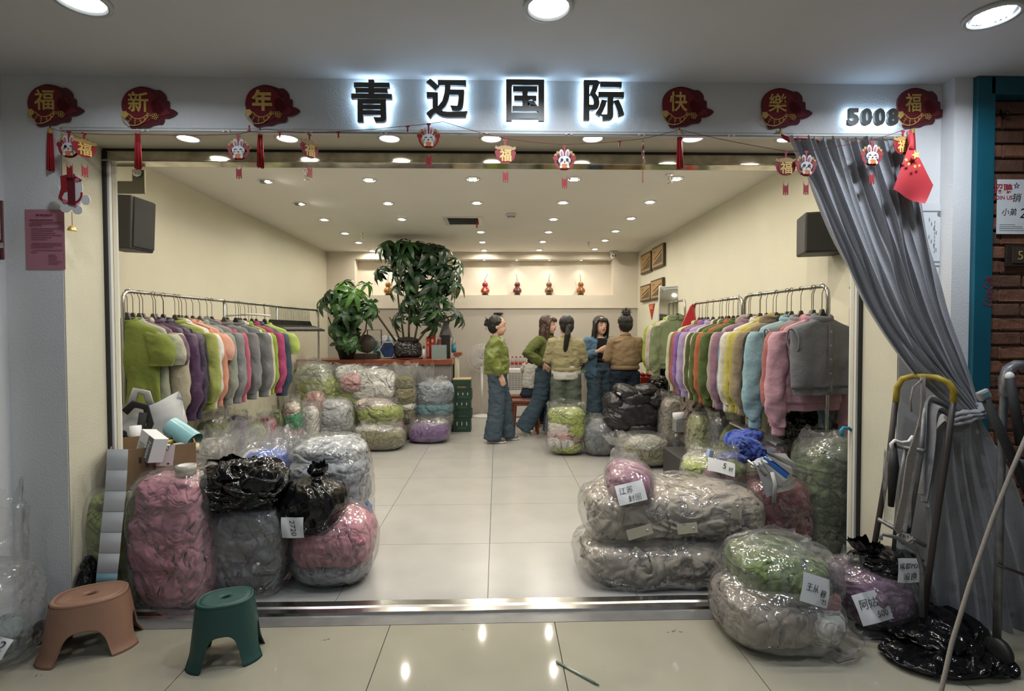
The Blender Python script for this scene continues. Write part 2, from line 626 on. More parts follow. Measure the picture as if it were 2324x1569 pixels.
# hall ceiling and far side of the hall
wstruct('ceiling_hall', -6, 6, -3.7, YF, ZH, ZH + .1, M_HCEIL)
wstruct('wall_hall_far', -6, 6, -3.7, -3.6, 0, ZH, M_FRONT)
# neighbouring shop front at the right: teal frame and a brick wall
tf = MB()
tf.box((2.33, 2.50, 1.31), (.09, .10, 2.62), bev=.004)
tf.box((3.2, 2.50, ZH - .045), (1.7, .10, .085), bev=.004)
tf.obj('teal_door_frame', M_TEAL, label='teal painted door frame of the next shop beside the brick wall', cat='frame')
bw = wstruct('wall_brick', 2.375, 4.2, 2.535, 2.62, -.05, ZH - .085, mat('pale_mortar', (.20, .15, .11), .95, bump=[('noise', 90, .6, .006)]))
random.seed(4)
bmats = [mat('brick_%d' % k, c, .85, bump=[('noise', 55, .7, .006), ('noise', 14, .5, .008)], var=.25, vscale=14)
         for k, c in enumerate(((.18, .075, .04), (.15, .062, .036), (.21, .09, .05), (.12, .055, .035)))]
bms = []
for k in range(3):
    b = MB().box((0, 0, 0), (.212, .04, .058), bev=.006)
    for q, v in enumerate(b.v):
        b.v[q] = (v[0] + random.uniform(-.003, .003), v[1] + random.uniform(-.004, .004), v[2] + random.uniform(-.003, .003))
    bms.append(b.mesh('brick')); bms[-1].materials.append(bmats[0])
for r in range(36):
    z = .035 + r * .0705
    for c in range(3):
        x = 2.36 + c * .224 + (.112 if r % 2 else 0) + random.uniform(-.006, .006)
        if x - .106 < 2.372:
            hb = MB().box(((2.376 + x + .106) / 2, 2.532 + random.uniform(-.005, .003), z), (x + .106 - 2.376, .04, .058), bev=.005)
            hb.obj('brick', random.choice(bmats), bw)
        else:
            link('brick', random.choice(bms), random.choice(bmats), bw, M=TR(x, 2.532 + random.uniform(-.006, .004), z, 0, random.uniform(-.01, .01), 0))

# ------------------------------------------------------------------ lamps
M_TRIM = mat('white_lamp_trim', (.55, .55, .53), .35)
M_HOUSE = mat('grey_lamp_can', (.20, .20, .19), .4)
E_LENS = emat('led_lens_warm', (1.0, .95, .84), 30.0)
E_COOL = emat('led_disc_cool', (.86, .93, 1.0), 12.0)
WARM = (1.0, .925, .79)
COOLC = (.82, .90, 1.0)


def downlight(x, y, n, tilt=0.0):
    t = thing('recessed_spotlight', 'LED ceiling spotlight, ' + n, 'ceiling light', (x, y, ZC), group='LED spotlights in the shop ceiling')
    MB().lathe([(.068, -.001), (.066, -.006), (.052, -.007), (.050, -.001)], 20).obj('trim_ring', M_TRIM, t)
    if tilt:
        b = MB().lathe([(.049, .0), (.049, -.008), (.03, -.012), (.0, -.012)], 18)
        k = b.obj('lamp_head', M_HOUSE, t); k.rotation_euler = (.0, tilt, 0)
    for a in range(4):
        th = math.pi / 4 + a * math.pi / 2
        MB().lathe([(.0001, -.0135), (.0175, -.0125), (.019, -.009)], 12, (.021 * math.cos(th), .021 * math.sin(th), 0)).obj('lens', E_LENS, t)
    area('spotlight_beam', (0, 0, -.016), W_SHOP, .026, WARM, (0, tilt, 0), math.radians(172), t)


ROWS = [['by the shutter, first row'] , ]
ords = ['first', 'second', 'third', 'fourth', 'fifth', 'sixth', 'seventh', 'eighth']
rows_px = [[(603, 411), (838, 408), (1073, 406), (1303, 406), (1535, 405)],
           [(680, 462), (881, 461), (1082, 460), (1278, 459), (1475, 458)],
           [(736, 498), (912, 497), (1256, 497), (1432, 495)],
           [(783, 529), (1091, 526), (1245, 526), (1397, 524)],
           [(814, 550), (1095, 549), (1232, 548), (1373, 545)],
           [(845, 569), (1099, 568), (1224, 567), (1350, 565)]]
for ri, rw in enumerate(rows_px):
    for ci, (px, py) in enumerate(rw):
        p = onz(px, py, ZC)
        downlight(p.x, p.y, '%s row behind the shutter header, %s from the left wall' % (ords[ri], ords[ci]), -.28 if ci == 0 and ri < 2 else 0)
for ri, y in enumerate((3.15, 3.92)):
    for ci, x in enumerate((-2.05, -1.15, -.2, .72, 1.6)):
        downlight(x, y, '%s shutter header, %s from the left wall' % ('hidden just behind the' if ri == 0 else 'hidden further behind the', ords[ci]))
# soffit lamps above the opening
for k, px in enumerate((427, 652, 884, 1115, 1345, 1572, 1788)):
    p = onz(px, 314, ZF - .008)
    t = thing('soffit_downlight', 'round soffit downlight over the shop opening, %s from the left jamb' % ords[k], 'ceiling light', p, group='downlights over the shop opening')
    MB().lathe([(.062, .002), (.060, -.004), (.050, -.005), (.048, .002)], 24).obj('trim_ring', M_TRIM, t)
    MB().lathe([(.0001, -.002), (.046, -.002), (.048, .001)], 24).obj('diffuser', emat('soffit_led', (1, .96, .88), 9.0), t)
    area('downlight_beam', (0, 0, -.008), W_SOFFIT, .08, (1, .93, .8), (0, 0, 0), math.radians(150), t)
# hall lamps
for k, (px, py, nm) in enumerate(((185, -2, 'partly out of view over the pink notice'), (1245, 12, 'over the shop sign'), (2253, 32, 'with a dotted LED face near the brick wall'))):
    p = onz(px, py, ZH)
    t = thing('hall_downlight', 'large cool white hall downlight ' + nm, 'ceiling light', p, group='hall ceiling downlights')
    MB().lathe([(.095, .0), (.094, -.012), (.078, -.014), (.074, -.002)], 32).obj('trim_ring', M_TRIM, t)
    if k < 2:
        MB().lathe([(.0001, -.004), (.073, -.004), (.074, -.001)], 28).obj('diffuser', E_COOL, t)
    else:
        MB().lathe([(.0001, -.003), (.073, -.003), (.074, -.001)], 28).obj('reflector_plate', mat('lamp_plate', (.6, .65, .75), .3), t)
        dm = MB()
        for a in range(-4, 5):
            for b in range(-4, 5):
                x, y = (a + (b % 2) * .5) * .016, b * .014
                if x * x + y * y < .066 ** 2:
                    dm.ell((x, y, -.005), (.0055, .0055, .004), 6, 4)
        dm.obj('led_dots', emat('led_dot_cool', (.8, .9, 1.0), 30.0), t, kind='stuff')
    area('downlight_beam', (0, 0, -.018), W_HALL * (1.25 if k else .5), .14, COOLC, (0, 0, 0), math.radians(160), t)
for x, y in ((-1.2, -.2), (1.2, -.2), (-1.2, -2.3), (1.2, -2.3)):
    t = thing('hall_downlight', 'cool white downlight in the hall ceiling behind the viewer', 'ceiling light', (x, y, ZH), group='hall downlights behind the viewer')
    MB().lathe([(.095, .0), (.094, -.012), (.078, -.014), (.074, -.002)], 32).obj('trim_ring', M_TRIM, t)
    MB().lathe([(.0001, -.004), (.073, -.004), (.074, -.001)], 28).obj('diffuser', E_COOL, t)
    area('downlight_beam', (0, 0, -.018), W_HALL, .14, COOLC, (0, 0, 0), math.radians(160), t)

# ------------------------------------------------------------------ ceiling fittings
p = onz(1052, 501, ZC)
t = thing('ceiling_vent', 'square ceiling vent with a dark slot and a red ribbon', 'vent', p)
fr = MB()
for s in (-1, 1):
    fr.box((s * .21, 0, -.006), (.05, .47, .012)); fr.box((0, s * .21, -.006), (.37, .05, .012))
fr.obj('frame', M_TRIM, t)
MB().box((0, 0, .0), (.37, .37, .004)).obj('slot', M_BLACK, t)
for k in range(5):
    MB().box((0, -.13 + k * .065, -.008), (.36, .05, .003), (.6, 0, 0)).obj('blade', M_HOUSE, t)
MB().tube([(.17, -.15, -.01), (.172, -.152, -.06), (.168, -.15, -.12)], .008, 6, flat=.3).obj('ribbon', mat('red_ribbon', '#a01018', .6), t)
p = onz(1160, 486, ZC)
t = thing('smoke_detector', 'white round smoke detector on the shop ceiling', 'detector', p)
MB().lathe([(.06, 0), (.06, -.02), (.045, -.03), (.04, -.045), (.0, -.048)], 24).obj('body', M_TRIM, t)
MB().lathe([(.046, -.03), (.047, -.036), (.043, -.042)], 24).obj('grille', M_HOUSE, t)
for k, (px, py, nm) in enumerate(((696, 388, 'behind a hanging rabbit charm'), (1519, 396, 'beside a spotlight near the header'), (822, 530, 'left of the tall plant'), (1336, 550, 'near the security camera'))):
    p = onz(px, py, ZC)
    t = thing('fire_sprinkler', 'small metal fire sprinkler under the ceiling ' + nm, 'sprinkler', p, group='fire sprinklers')
    MB().lathe([(.03, 0), (.028, -.006), (.012, -.008), (.010, -.03), (.006, -.034), (.006, -.05)], 14).obj('body', M_STEEL, t)
    MB().tube([(-.004, 0, -.03), (-.016, 0, -.045), (-.012, 0, -.065), (0, 0, -.07), (.012, 0, -.065), (.016, 0, -.045), (.004, 0, -.03)], .003, 6).obj('yoke', M_STEEL, t)
    MB().lathe([(.0, -.07), (.022, -.071), (.022, -.074), (.0, -.075)], 14).obj('deflector', M_STEEL, t)
p = at(1393, 568, YW - .12); p.z = ZC
t = thing('security_camera', 'white dome security camera under the ceiling by the back wall', 'camera', p)
MB().lathe([(.075, 0), (.073, -.03), (.06, -.05), (.02, -.055)], 24).obj('base', M_TRIM, t)
MB().ell((-.01, -.02, -.085), (.055, .055, .06), 18, 12).obj('head', M_TRIM, t)
for s in (-1, 1):
    MB().ell((-.012 + s * .022, -.068, -.09), (.014, .01, .014), 10, 6).obj('lens', M_BLACK, t)
# niche lamps and gourds are with the back wall things
# ------------------------------------------------------------------ sign letters on the fascia
M_LETTER = mat('dark_letter_face', (.085, .08, .072), .4, .3)
E_HALO = emat('letter_back_light', (.50, .74, 1.0), E_SIGN, True)
PX = YF / F_PX          # metres per photo pixel on the fascia plane


def halo_letter(ch, px, py, w, h, label, bold, ext=.022, gap=.022, par=None):
    p = at(px, py, YF)
    t = thing('sign_letter', label, 'sign letter', (p.x, YF - gap, p.z), group='back-lit shop sign')
    me = text_mesh(ch, w * PX, h * PX, ext, bold)
    link('letter_face', me, M_LETTER, t)
    me2 = text_mesh(ch, w * PX * .985, h * PX * .985, .006, bold)
    link('back_light', me2, E_HALO, t, M=TR(0, .0075, 0))
    return t


halo_letter('青', 848, 238, 88, 92, 'first back-lit character of the shop sign, 青', .026)
halo_letter('迈', 1016, 233, 90, 86, 'second back-lit character of the shop sign, 迈', .028)
halo_letter('国', 1191, 236, 84, 90, 'third back-lit character of the shop sign, 国', .028)
halo_letter('际', 1367, 236, 90, 88, 'fourth back-lit character of the shop sign, 际', .028)
for k, ch in enumerate('5008'):
    halo_letter(ch, 1926 + k * 29.5, 272, 25, 38, ['back-lit digit 5 that begins the shop number', 'back-lit digit 0 after the 5 of the shop number', 'second back-lit digit 0, beside the 8 of the shop number', 'back-lit digit 8 that ends the shop number'][k], .055, .018, .02)

# ------------------------------------------------------------------ new year plaques
M_RED_D = mat('dark_red_flock', (.10, .003, .010), .85, sheen=.4)
M_RED = mat('red_flock', (.19, .004, .012), .8, sheen=.3)
M_TASSEL = mat('red_tassel_thread', (.36, .006, .012), .7, bump=[('wave', 60, .3, .003)])
M_GOLD = mat('gold_foil', (.70, .48, .14), .35, .5)
M_GOLDP = mat('gold_paint', (.72, .49, .13), .5)
M_CORD = mat('dark_red_cord', (.14, .01, .012), .8)
OUT = [(150, 320), (165, 220), (230, 130), (330, 70), (450, 40), (570, 55), (690, 95), (760, 95), (830, 150), (855, 200), (860, 260), (905, 280), (912, 390), (960, 405), (1030, 455), (970, 515), (880, 550), (820, 550), (815, 600), (780, 645), (720, 650), (640, 665), (560, 700), (450, 705), (320, 730), (270, 700), (255, 650), (200, 560), (165, 460)]
Z = .1339 * PX
OUT = [((x - 480) * Z, -(y - 375) * Z) for x, y in OUT]


def smooth_outline(pts, n=4):
    r = []
    m = len(pts)
    for i in range(m):
        p0, p1, p2, p3 = [np.array(pts[(i + k) % m]) for k in (-1, 0, 1, 2)]
        for j in range(n):
            t = j / n
            r.append(tuple(.5 * ((2 * p1) + (-p0 + p2) * t + (2 * p0 - 5 * p1 + 4 * p2 - p3) * t * t + (-p0 + 3 * p1 - 3 * p2 + p3) * t ** 3)))
    return r


OUTS = smooth_outline(OUT, 3)
me_back = MB().prism(OUTS, -.007).mesh('backing'); me_back.materials.append(M_RED_D)
d = MB().prism([(-.012 + .085 * math.cos(a), .006 + .082 * math.sin(a)) for a in np.linspace(0, 2 * math.pi, 36)[:-1]], -.004)
me_disc = d.mesh('disc'); me_disc.materials.append(M_RED)
pet = MB()   # peony leaves at the right side
for a, l, w in ((-.25, .085, .022), (.05, .06, .026), (.42, .058, .026), (.85, .06, .026)):
    o = [(.045 + math.cos(a) * t * l - math.sin(a) * s * w * math.sin(math.pi * min(1, t * .9 + .1)), -.01 + math.sin(a) * t * l + math.cos(a) * s * w * math.sin(math.pi * min(1, t * .9 + .1)))
         for s, ts in ((1, np.linspace(0, 1, 8)), (-1, np.linspace(1, 0, 8))) for t in ts]
    pet.prism(o, -.004)
me_pet = pet.mesh('leaf_relief'); me_pet.materials.append(M_RED)
# carp: a crescent body with tail, gold
sp = [(-.086 + .0, -.034), (-.078, -.046), (-.062, -.062), (-.038, -.072), (-.012, -.068), (.008, -.056), (.022, -.042)]
wd = [.010, .019, .021, .017, .012, .007, .004]
up_, dn_ = [], []
for k in range(len(sp)):
    a = np.array(sp[min(k + 1, len(sp) - 1)]) - np.array(sp[max(k - 1, 0)])
    n_ = np.array((-a[1], a[0])) / np.linalg.norm(a)
    up_.append(tuple(np.array(sp[k]) + n_ * wd[k])); dn_.append(tuple(np.array(sp[k]) - n_ * wd[k]))
fish = MB()
rim = smooth_outline(up_ + dn_[::-1], 3)
fish.tube([(x, 0, z) for x, z in rim], .0022, 6, closed=True)
for k in range(1, 6):
    for s in (-.45, .1, .55):
        c = np.array(sp[k]) + (np.array(up_[k]) - np.array(sp[k])) * s
        fish.tube([(c[0] + .005 * math.cos(b), 0, c[1] + .005 * math.sin(b)) for b in np.linspace(-1.5, 1.5, 7)], .0012, 5)
fish.prism([(-.095, -.024), (-.072, -.022), (-.066, -.040), (-.080, -.056), (-.090, -.046)], -.003)   # head plate
fish.tube([(.020, 0, -.044), (.030, 0, -.030), (.024, 0, -.026), (.018, 0, -.040)], .002, 5)
fish.tube([(.020, 0, -.044), (.045, 0, -.040), (.052, 0, -.030), (.030, 0, -.036)], .002, 5)
me_fish = fish.mesh('carp'); me_fish.materials.append(M_GOLDP)
fl_ = MB()
for k in range(5):
    a = k * 2 * math.pi / 5
    c = (.058 + .0095 * math.cos(a), -.045 + .0095 * math.sin(a))
    fl_.tube([(c[0] + .0055 * math.cos(b), 0, c[1] + .0055 * math.sin(b)) for b in np.linspace(0, 2 * math.pi, 9)[:-1]], .0014, 5, closed=True)
me_flower = fl_.mesh('plum_blossom'); me_flower.materials.append(M_GOLDP)


def tassel(parent, x, z, L, mt=M_TASSEL, wide=.017, bend=None):
    MB().tube([(x, -.012, z + .012), (x, -.012, z - .006)], [.003, .003], 6).obj('hanging_loop', M_CORD, parent)
    MB().lathe([(.008, 0), (.0105, -.003), (.0105, -.022), (.0115, -.024)], 12, (x, -.012, z)).obj('gold_cap', M_GOLD, parent)
    b = MB()
    random.seed(int(abs(x * 1000 + z * 777)) + 3)
    for k in range(16):
        a = k * 2.4
        r = .0095 * math.sqrt((k + .5) / 16)
        e = r * (wide / .0095)
        pts = [(x + r * math.cos(a), -.012 + r * math.sin(a), z - .020), (x + e * .75 * math.cos(a), -.012 + e * .7 * math.sin(a), z - .02 - L * .4), (x + e * math.cos(a), -.012 + e * .8 * math.sin(a), z - .02 - L * random.uniform(.95, 1.02))]
        if bend:
            pts = [Vector(q) for q in pts[:1]] + [Vector((x + bx + r * math.cos(a), -.012 + by + r * math.sin(a), z + bz + r * math.sin(a * 2) * .5)) for bx, by, bz in bend]
        b.tube(pts, [.0026, .0034, .003] + [.003] * (len(pts) - 3), 5)
    b.obj('tassel_threads', mt, parent, kind='stuff')


def plaque(ch, px, py, label, w, h, bold, tz=None, L=.14, bend=None):
    p = at(px, py, YF)
    t = thing('new_year_plaque', label, 'decoration', (p.x, YF - .001, p.z), group='red and gold new year plaques on the fascia')
    link('backing', me_back, M_RED_D, t)
    link('disc', me_disc, M_RED, t, M=TR(0, -.007, 0))
    link('leaf_relief', me_pet, M_RED, t, M=TR(0, -.007, 0))
    link('carp', me_fish, M_GOLDP, t, M=TR(0, -.0125, 0))
    link('plum_blossom', me_flower, M_GOLDP, t, M=TR(0, -.0125, 0))
    text_obj('character', ch, TR(-.018, -.011, .022), M_GOLDP, t, w * PX, h * PX, .003, bold)
    if tz is not None:
        tassel(t, *tz, L, bend=bend)
    return t


plaque('福', 115, 240, 'red new year plaque reading 福 above the pink notice', 42, 44, .012, (.006, -.112), .175)
plaque('新', 327, 245, 'red new year plaque reading 新 over the left of the opening', 44, 44, .014, (-.022, -.105), .165)
plaque('年', 606, 241, 'red new year plaque reading 年 left of the shop sign', 44, 46, .035, (-.028, -.12), .155)
plaque('快', 1546, 244, 'red new year plaque reading 快 just right of the shop sign', 40, 44, .016, (-.012, -.115), .165)
plaque('樂', 1770, 247, 'red new year plaque reading 樂 left of the shop number', 42, 42, .008, (-.004, -.112), .16, [(.03, -.04, -.06), (.08, -.05, -.06), (.15, -.05, -.065)])
plaque('福', 2076, 246, 'red new year plaque reading 福 right of the shop number', 36, 42, .012, (-.02, -.105), .12)

# ------------------------------------------------------------------ hanging paper charms
M_WHITE = mat('white_card', (.62, .60, .58), .6)
M_PINK = mat('pink_card', (.55, .13, .17), .6)
M_INK = mat('black_ink', (.012, .010, .010), .6)
M_REDC = mat('red_card', (.27, .012, .016), .6)
M_ORANGE = mat('orange_card', (.55, .16, .03), .6)
M_PLUM = mat('plum_card', (.12, .015, .05), .6)
M_GOLDC = mat('gold_card', (.40, .24, .07), .55)
YS = 2.47
S = YS / F_PX


def ring(rx, rz, n=28, w=.012, a0=0, a1=2 * math.pi):
    o = []
    for a in np.linspace(a0, a1, n):
        o.append(((rx) * math.cos(a), (rz) * math.sin(a)))
    for a in np.linspace(a1, a0, n):
        o.append(((rx - w) * math.cos(a), (rz - w) * math.sin(a)))
    return o


def disc(cx, cz, rx, rz, n=18, rot=0.0):
    c, s = math.cos(rot), math.sin(rot)
    return [(cx + rx * math.cos(a) * c - rz * math.sin(a) * s, cz + rx * math.cos(a) * s + rz * math.sin(a) * c) for a in np.linspace(0, 2 * math.pi, n)[:-1]]


def card(outs, y, name, m, d=-.002):
    b = MB()
    for k, o in enumerate(outs):
        b.prism([(x * S, z * S) for x, z in o], d, (0, y - .0003 * k, 0))
    me = b.mesh(name); me.materials.append(m)
    return (name, me, m)


T_ = [(-3, 0), (3, 0), (3, -10), (-3, -10)]
tail = [(-6, -41), (-5, -47), (-2, -50), (2, -50), (5, -47), (6, -41), (6, -70), (3.5, -70), (3.5, -65), (1.3, -65), (1.3, -71), (-1.3, -71), (-1.3, -65), (-3.5, -65), (-3.5, -70), (-6, -70)]
tail = [(x, z + 7) for x, z in tail]
tag_ = [(-4.5, 33), (4.5, 33), (4.5, 29), (2, 29), (2, 17), (-2, 17), (-2, 29), (-4.5, 29)]
RAB = [card([ring(23, 23, 24, 5, -4.3, 1.2), disc(-20, 5, 6, 6), disc(20, 5, 6, 6), tag_, tail], 0, 'red_ring', M_REDC),
       card([disc(-15, 17, 3.5, 3.5, 10), disc(-20, 12, 3, 3, 10), disc(15, 17, 3.5, 3.5, 10), disc(20, 12, 3, 3, 10)], -.0012, 'gold_scroll', M_GOLDC),
       card([disc(0, 10, 13, 9)], -.0024, 'hat', M_PLUM),
       card([disc(-6.5, 15, 5, 9, 16, .15), disc(6.5, 15, 5, 9, 16, -.15), disc(0, -1, 14, 10), disc(0, -12, 10, 7)], -.0036, 'rabbit', M_WHITE),
       card([disc(-6.5, 14, 2.3, 5.5, 12, .15)], -.0066, 'inner_ear', M_PINK),
       card([disc(6.5, 14, 2.3, 5.5, 12, -.15)], -.0066, 'inner_ear', M_PINK),
       card([disc(-9, -4, 2, 1.4, 8)], -.0066, 'cheek', M_PINK),
       card([disc(9, -4, 2, 1.4, 8)], -.0066, 'cheek', M_PINK),
       card([disc(0, -14, 8, 5)], -.0072, 'gold_ingot', M_ORANGE),
       card([disc(-8, -16, 3, 3.5, 10)], -.0092, 'paw', M_WHITE), card([disc(8, -16, 3, 3.5, 10)], -.0092, 'paw', M_WHITE)]
EY_OPEN = card([disc(-6, 0, 3, 3.2, 12), disc(6, 0, 3, 3.2, 12), disc(0, -4.5, 1.5, 1, 8)], -.0068, 'eyes', M_INK)
arcb = lambda cx: [(cx + 3.2 * math.cos(a), -.6 + 2.6 * math.sin(a)) for a in np.linspace(.3, 2.84, 8)] + [(cx + 2.4 * math.cos(a), -.6 + 1.6 * math.sin(a)) for a in np.linspace(2.84, .3, 8)]
EY_SHUT = card([arcb(-6), arcb(6), disc(0, -4.5, 1.6, 1.4, 8)], -.0068, 'eyes', M_INK)
EY_WINK = card([disc(-6, 0, 3, 3.2, 12), arcb(6), disc(0, -4.5, 1.5, 1, 8)], -.0068, 'eyes', M_INK)
roof = [(-24, 12), (-22, 18), (-17, 15), (-12, 17), (0, 19), (12, 17), (17, 15), (22, 18), (24, 12), (18, 9), (-18, 9)]
FU = [card([ring(22, 21, 24, 5, -4.4, 1.3), disc(-19, 3, 5, 5), disc(19, 3, 5, 5), tag_, tail, disc(0, -2, 17, 16)], 0, 'red_ring', M_REDC),
      card([roof], -.0022, 'gold_roof', M_GOLDC)]
me_fu = text_mesh('福', 27 * S, 27 * S, .002, .02); me_fu.materials.append(M_GOLDP)


def charm(px, py, kind, label, ry=0.0, eyes=None, Y=YS, sc=1.0):
    p = at(px, py, Y)
    t = thing('paper_charm', label, 'decoration', p, group='paper charms strung over the opening')
    t.rotation_euler = (0, 0, ry)
    t.scale = (sc, 1, sc)
    for nm, me, m in (RAB + [eyes or EY_SHUT] if kind == 'r' else FU):
        link(nm, me, m, t)
    if kind == 'f':
        link('character', me_fu, M_GOLDP, t, M=TR(0, -.0028, -3 * S))
    return t


charm(158, 334, 'r', 'winking rabbit paper charm above the big hanging rabbit', 0, EY_WINK, sc=1.05)
charm(191, 336, 'f', 'gold 福 charm turned edge-on beside the winking rabbit', 1.1)
charm(542, 341, 'r', 'smiling rabbit charm left of the plaque reading 年', 0, EY_SHUT)
charm(702, 338, 'f', 'gold 福 charm turned half sideways right of the 年 plaque', 1.0)
charm(973, 314, 'r', 'smiling rabbit charm highest on the string, under the sign', 0, EY_SHUT)
charm(1147, 350, 'f', 'gold 福 charm facing forward at the middle of the opening', .12)
charm(1281, 364, 'r', 'round-eyed rabbit charm at the lowest dip of the string', -.05, EY_OPEN)
charm(1458, 351, 'r', 'rabbit charm turned edge-on left of the 快 tassel', 1.2, EY_OPEN)
charm(1783, 378, 'f', 'gold 福 charm overlapping the left edge of the grey curtain', 0, Y=2.40)
charm(1829, 377, 'r', 'round-eyed rabbit charm in front of the curtain', .1, EY_OPEN, Y=2.395)
charm(1978, 354, 'r', 'smiling rabbit charm hanging on the middle of the curtain', 0, EY_SHUT, Y=2.40)
charm(2048, 330, 'f', 'gold 福 charm half hidden behind the red flag', .1, Y=2.42)


def string(name, label, pts, r, m):
    q = []
    for a, b in zip(pts, pts[1:]):
        A, B = at(*a), at(*b)
        sag = (B - A).length * .012
        for k in range(8):
            t = k / 8
            q.append(A.lerp(B, t) - Vector((0, 0, sag * 4 * t * (1 - t))))
    q.append(at(*pts[-1]))
    return MB().tube(q, r, 6).obj(name, m, label=label, cat='string')


string('charm_string', 'thin dark red string carrying the paper charms across the opening',
       [(118, 292, 2.5), (158, 301, YS), (191, 303, YS), (330, 305, 2.5), (542, 304, YS), (565, 299, 2.5), (604, 293, 2.5), (702, 301, YS), (930, 285, 2.5), (973, 281, YS), (1005, 276, 2.5), (1147, 315, YS), (1281, 328, YS), (1458, 315, YS), (1541, 294, 2.5), (1783, 343, 2.40), (1829, 342, 2.395), (1978, 318, 2.40), (2048, 296, 2.42), (2064, 287, 2.46)], .0013, M_CORD)
for k, (px, py, up) in enumerate(((566, 297, 1), (635, 300, 0), (925, 287, 0), (1406, 321, 0), (768, 300, 0))):
    p = at(px, py, 2.485)
    s = 1 if up else -1
    MB().box((p.x, p.y, p.z), (.018, .002, .006)).box((p.x, p.y, p.z + s * .014), (.007, .002, .024)).obj('empty_clip', M_REDC, label=['red paper clip standing up on the string under 年', 'empty red clip right of the 年 tassel', 'empty red clip left of the highest rabbit charm', 'empty red clip between two rabbit charms', 'red scrap on the string left of the sign'][k], cat='clip', group='empty charm clips')

# the larger hanging rabbit with a bell at the left jamb
p = at(162, 440, 2.49)
t = thing('rabbit_hanging', 'large white rabbit card with a red scroll and brass bell', 'decoration', p)
for nm, outs, y, m in (('cord', [[(-1, 62), (1, 62), (1, 40), (-1, 40)]], .001, M_CORD),
                       ('body', [disc(-4, -12, 26, 24), disc(4, 12, 22, 34), disc(-34, 6, 11, 13), disc(32, -14, 10, 11), disc(-12, -32, 12, 10), disc(14, -36, 11, 10)], 0, M_WHITE),
                       ('coat', [ring(26, 24, 24, 4, 3.3, 6.4), [(-21, 38), (-5, 42), (-5, 6), (-14, 2), (-22, -14), (-26, -10), (-20, 14)], [(5, 42), (26, 30), (22, 26), (6, 38)]], -.003, M_REDC),
                       ('cheeks', [disc(-12, -18, 5, 5), disc(10, -26, 4, 4), disc(16, 30, 4, 4)], -.004, M_PINK),
                       ('scroll', [[(-5, 44), (11, 42), (11, -26), (-4, -24)]], -.007, mat('scroll_red', (.12, .006, .014), .6))):
    b = MB()
    for k, o in enumerate(outs):
        b.prism([(x * S, z * S) for x, z in o], -.003, (0, y - .0004 * k, 0))
    b.obj(nm, m, t)
MB().tube([(0, 0, -40 * S), (0, 0, -70 * S)], .0012, 6).obj('bell_cord', M_CORD, t)
MB().lathe([(.002, 0), (.008, -.003), (.015, -.012), (.018, -.022), (.019, -.024), (.016, -.024)], 18, (0, 0, -70 * S)).obj('bell', M_GOLD, t)

# ------------------------------------------------------------------ red flag with stars
fp = at(2068, 322, 2.36)
cn = {(0, 0): at(2066, 322, 2.37), (1, 0): at(2119, 420, 2.35), (1, 1): at(2098, 463, 2.36), (0, 1): at(2022, 432, 2.39)}
rows = []
for v in np.linspace(0, 1, 22):
    row = []
    for u in np.linspace(0, 1, 22):
        q = cn[(0, 0)] * ((1 - u) * (1 - v)) + cn[(1, 0)] * (u * (1 - v)) + cn[(1, 1)] * (u * v) + cn[(0, 1)] * ((1 - u) * v)
        q = q + Vector((0, -.012 * math.sin(u * 5 + v * 1.5) * (.2 + v), -.012 * math.sin(math.pi * v) * u))
        row.append(q)
    rows.append(row)
fo = MB().grid([[tuple(q) for q in r] for r in rows]).obj('red_flag', mat('red_flag_cloth', (.42, .012, .02), .7, sheen=.2), label='small red flag with yellow stars hanging over the curtain', cat='flag')


def star(c, r, n, up):
    o = []
    for k in range(10):
        a = math.pi / 2 + k * math.pi / 5 + up
        rr = r if k % 2 == 0 else r * .4
        o.append((rr * math.cos(a), rr * math.sin(a)))
    MB().prism(o, -.0015, c).obj('star', M_GOLDP, fo)


for px, py, r in ((2078, 352, .022), (2056, 363, .010), (2062, 372, .010), (2076, 378, .009), (2086, 376, .008)):
    star(at(px, py, 2.345 if px > 2070 else 2.355), r, 5, .3)
MB().tube([at(2064, 300, 2.44), at(2066, 312, 2.40), at(2068, 340, 2.37)], .012, 8).obj('red_sleeve', mat('red_flag_cloth', '', .7), fo)

# ------------------------------------------------------------------ notices on the walls
M_PAPER = mat('white_paper', (.66, .67, .68), .7)
M_PINKP = mat('pink_paper', (.47, .20, .25), .75)
M_PRINT = mat('faded_print', (.16, .03, .05), .8)
M_GREY = mat('grey_print', (.20, .20, .22), .8)
a, b = at(57, 476, YF), at(150, 612, YF)
t = thing('pink_notice', 'pink paper notice with a printed title taped to the wall', 'notice', ((a.x + b.x) / 2, YF - .001, (a.z + b.z) / 2))
W_, H_ = b.x - a.x, a.z - b.z
pg = MB()
rows = []
for z in np.linspace(-.5, .5, 9):
    rows.append([(x * W_, -.002 - .004 * math.sin((x + .5) * math.pi) * (.3 + .7 * (z + .5)) * .5, z * H_) for x in np.linspace(-.5, .5, 7)])
pg.grid(rows).obj('sheet', M_PINKP, t)
text_obj('title', '商户联名倡议书', TR(.002, -.006, H_ * .405), M_PRINT, t, W_ * .42, None, .0006, .01)
ln = MB()
random.seed(2)
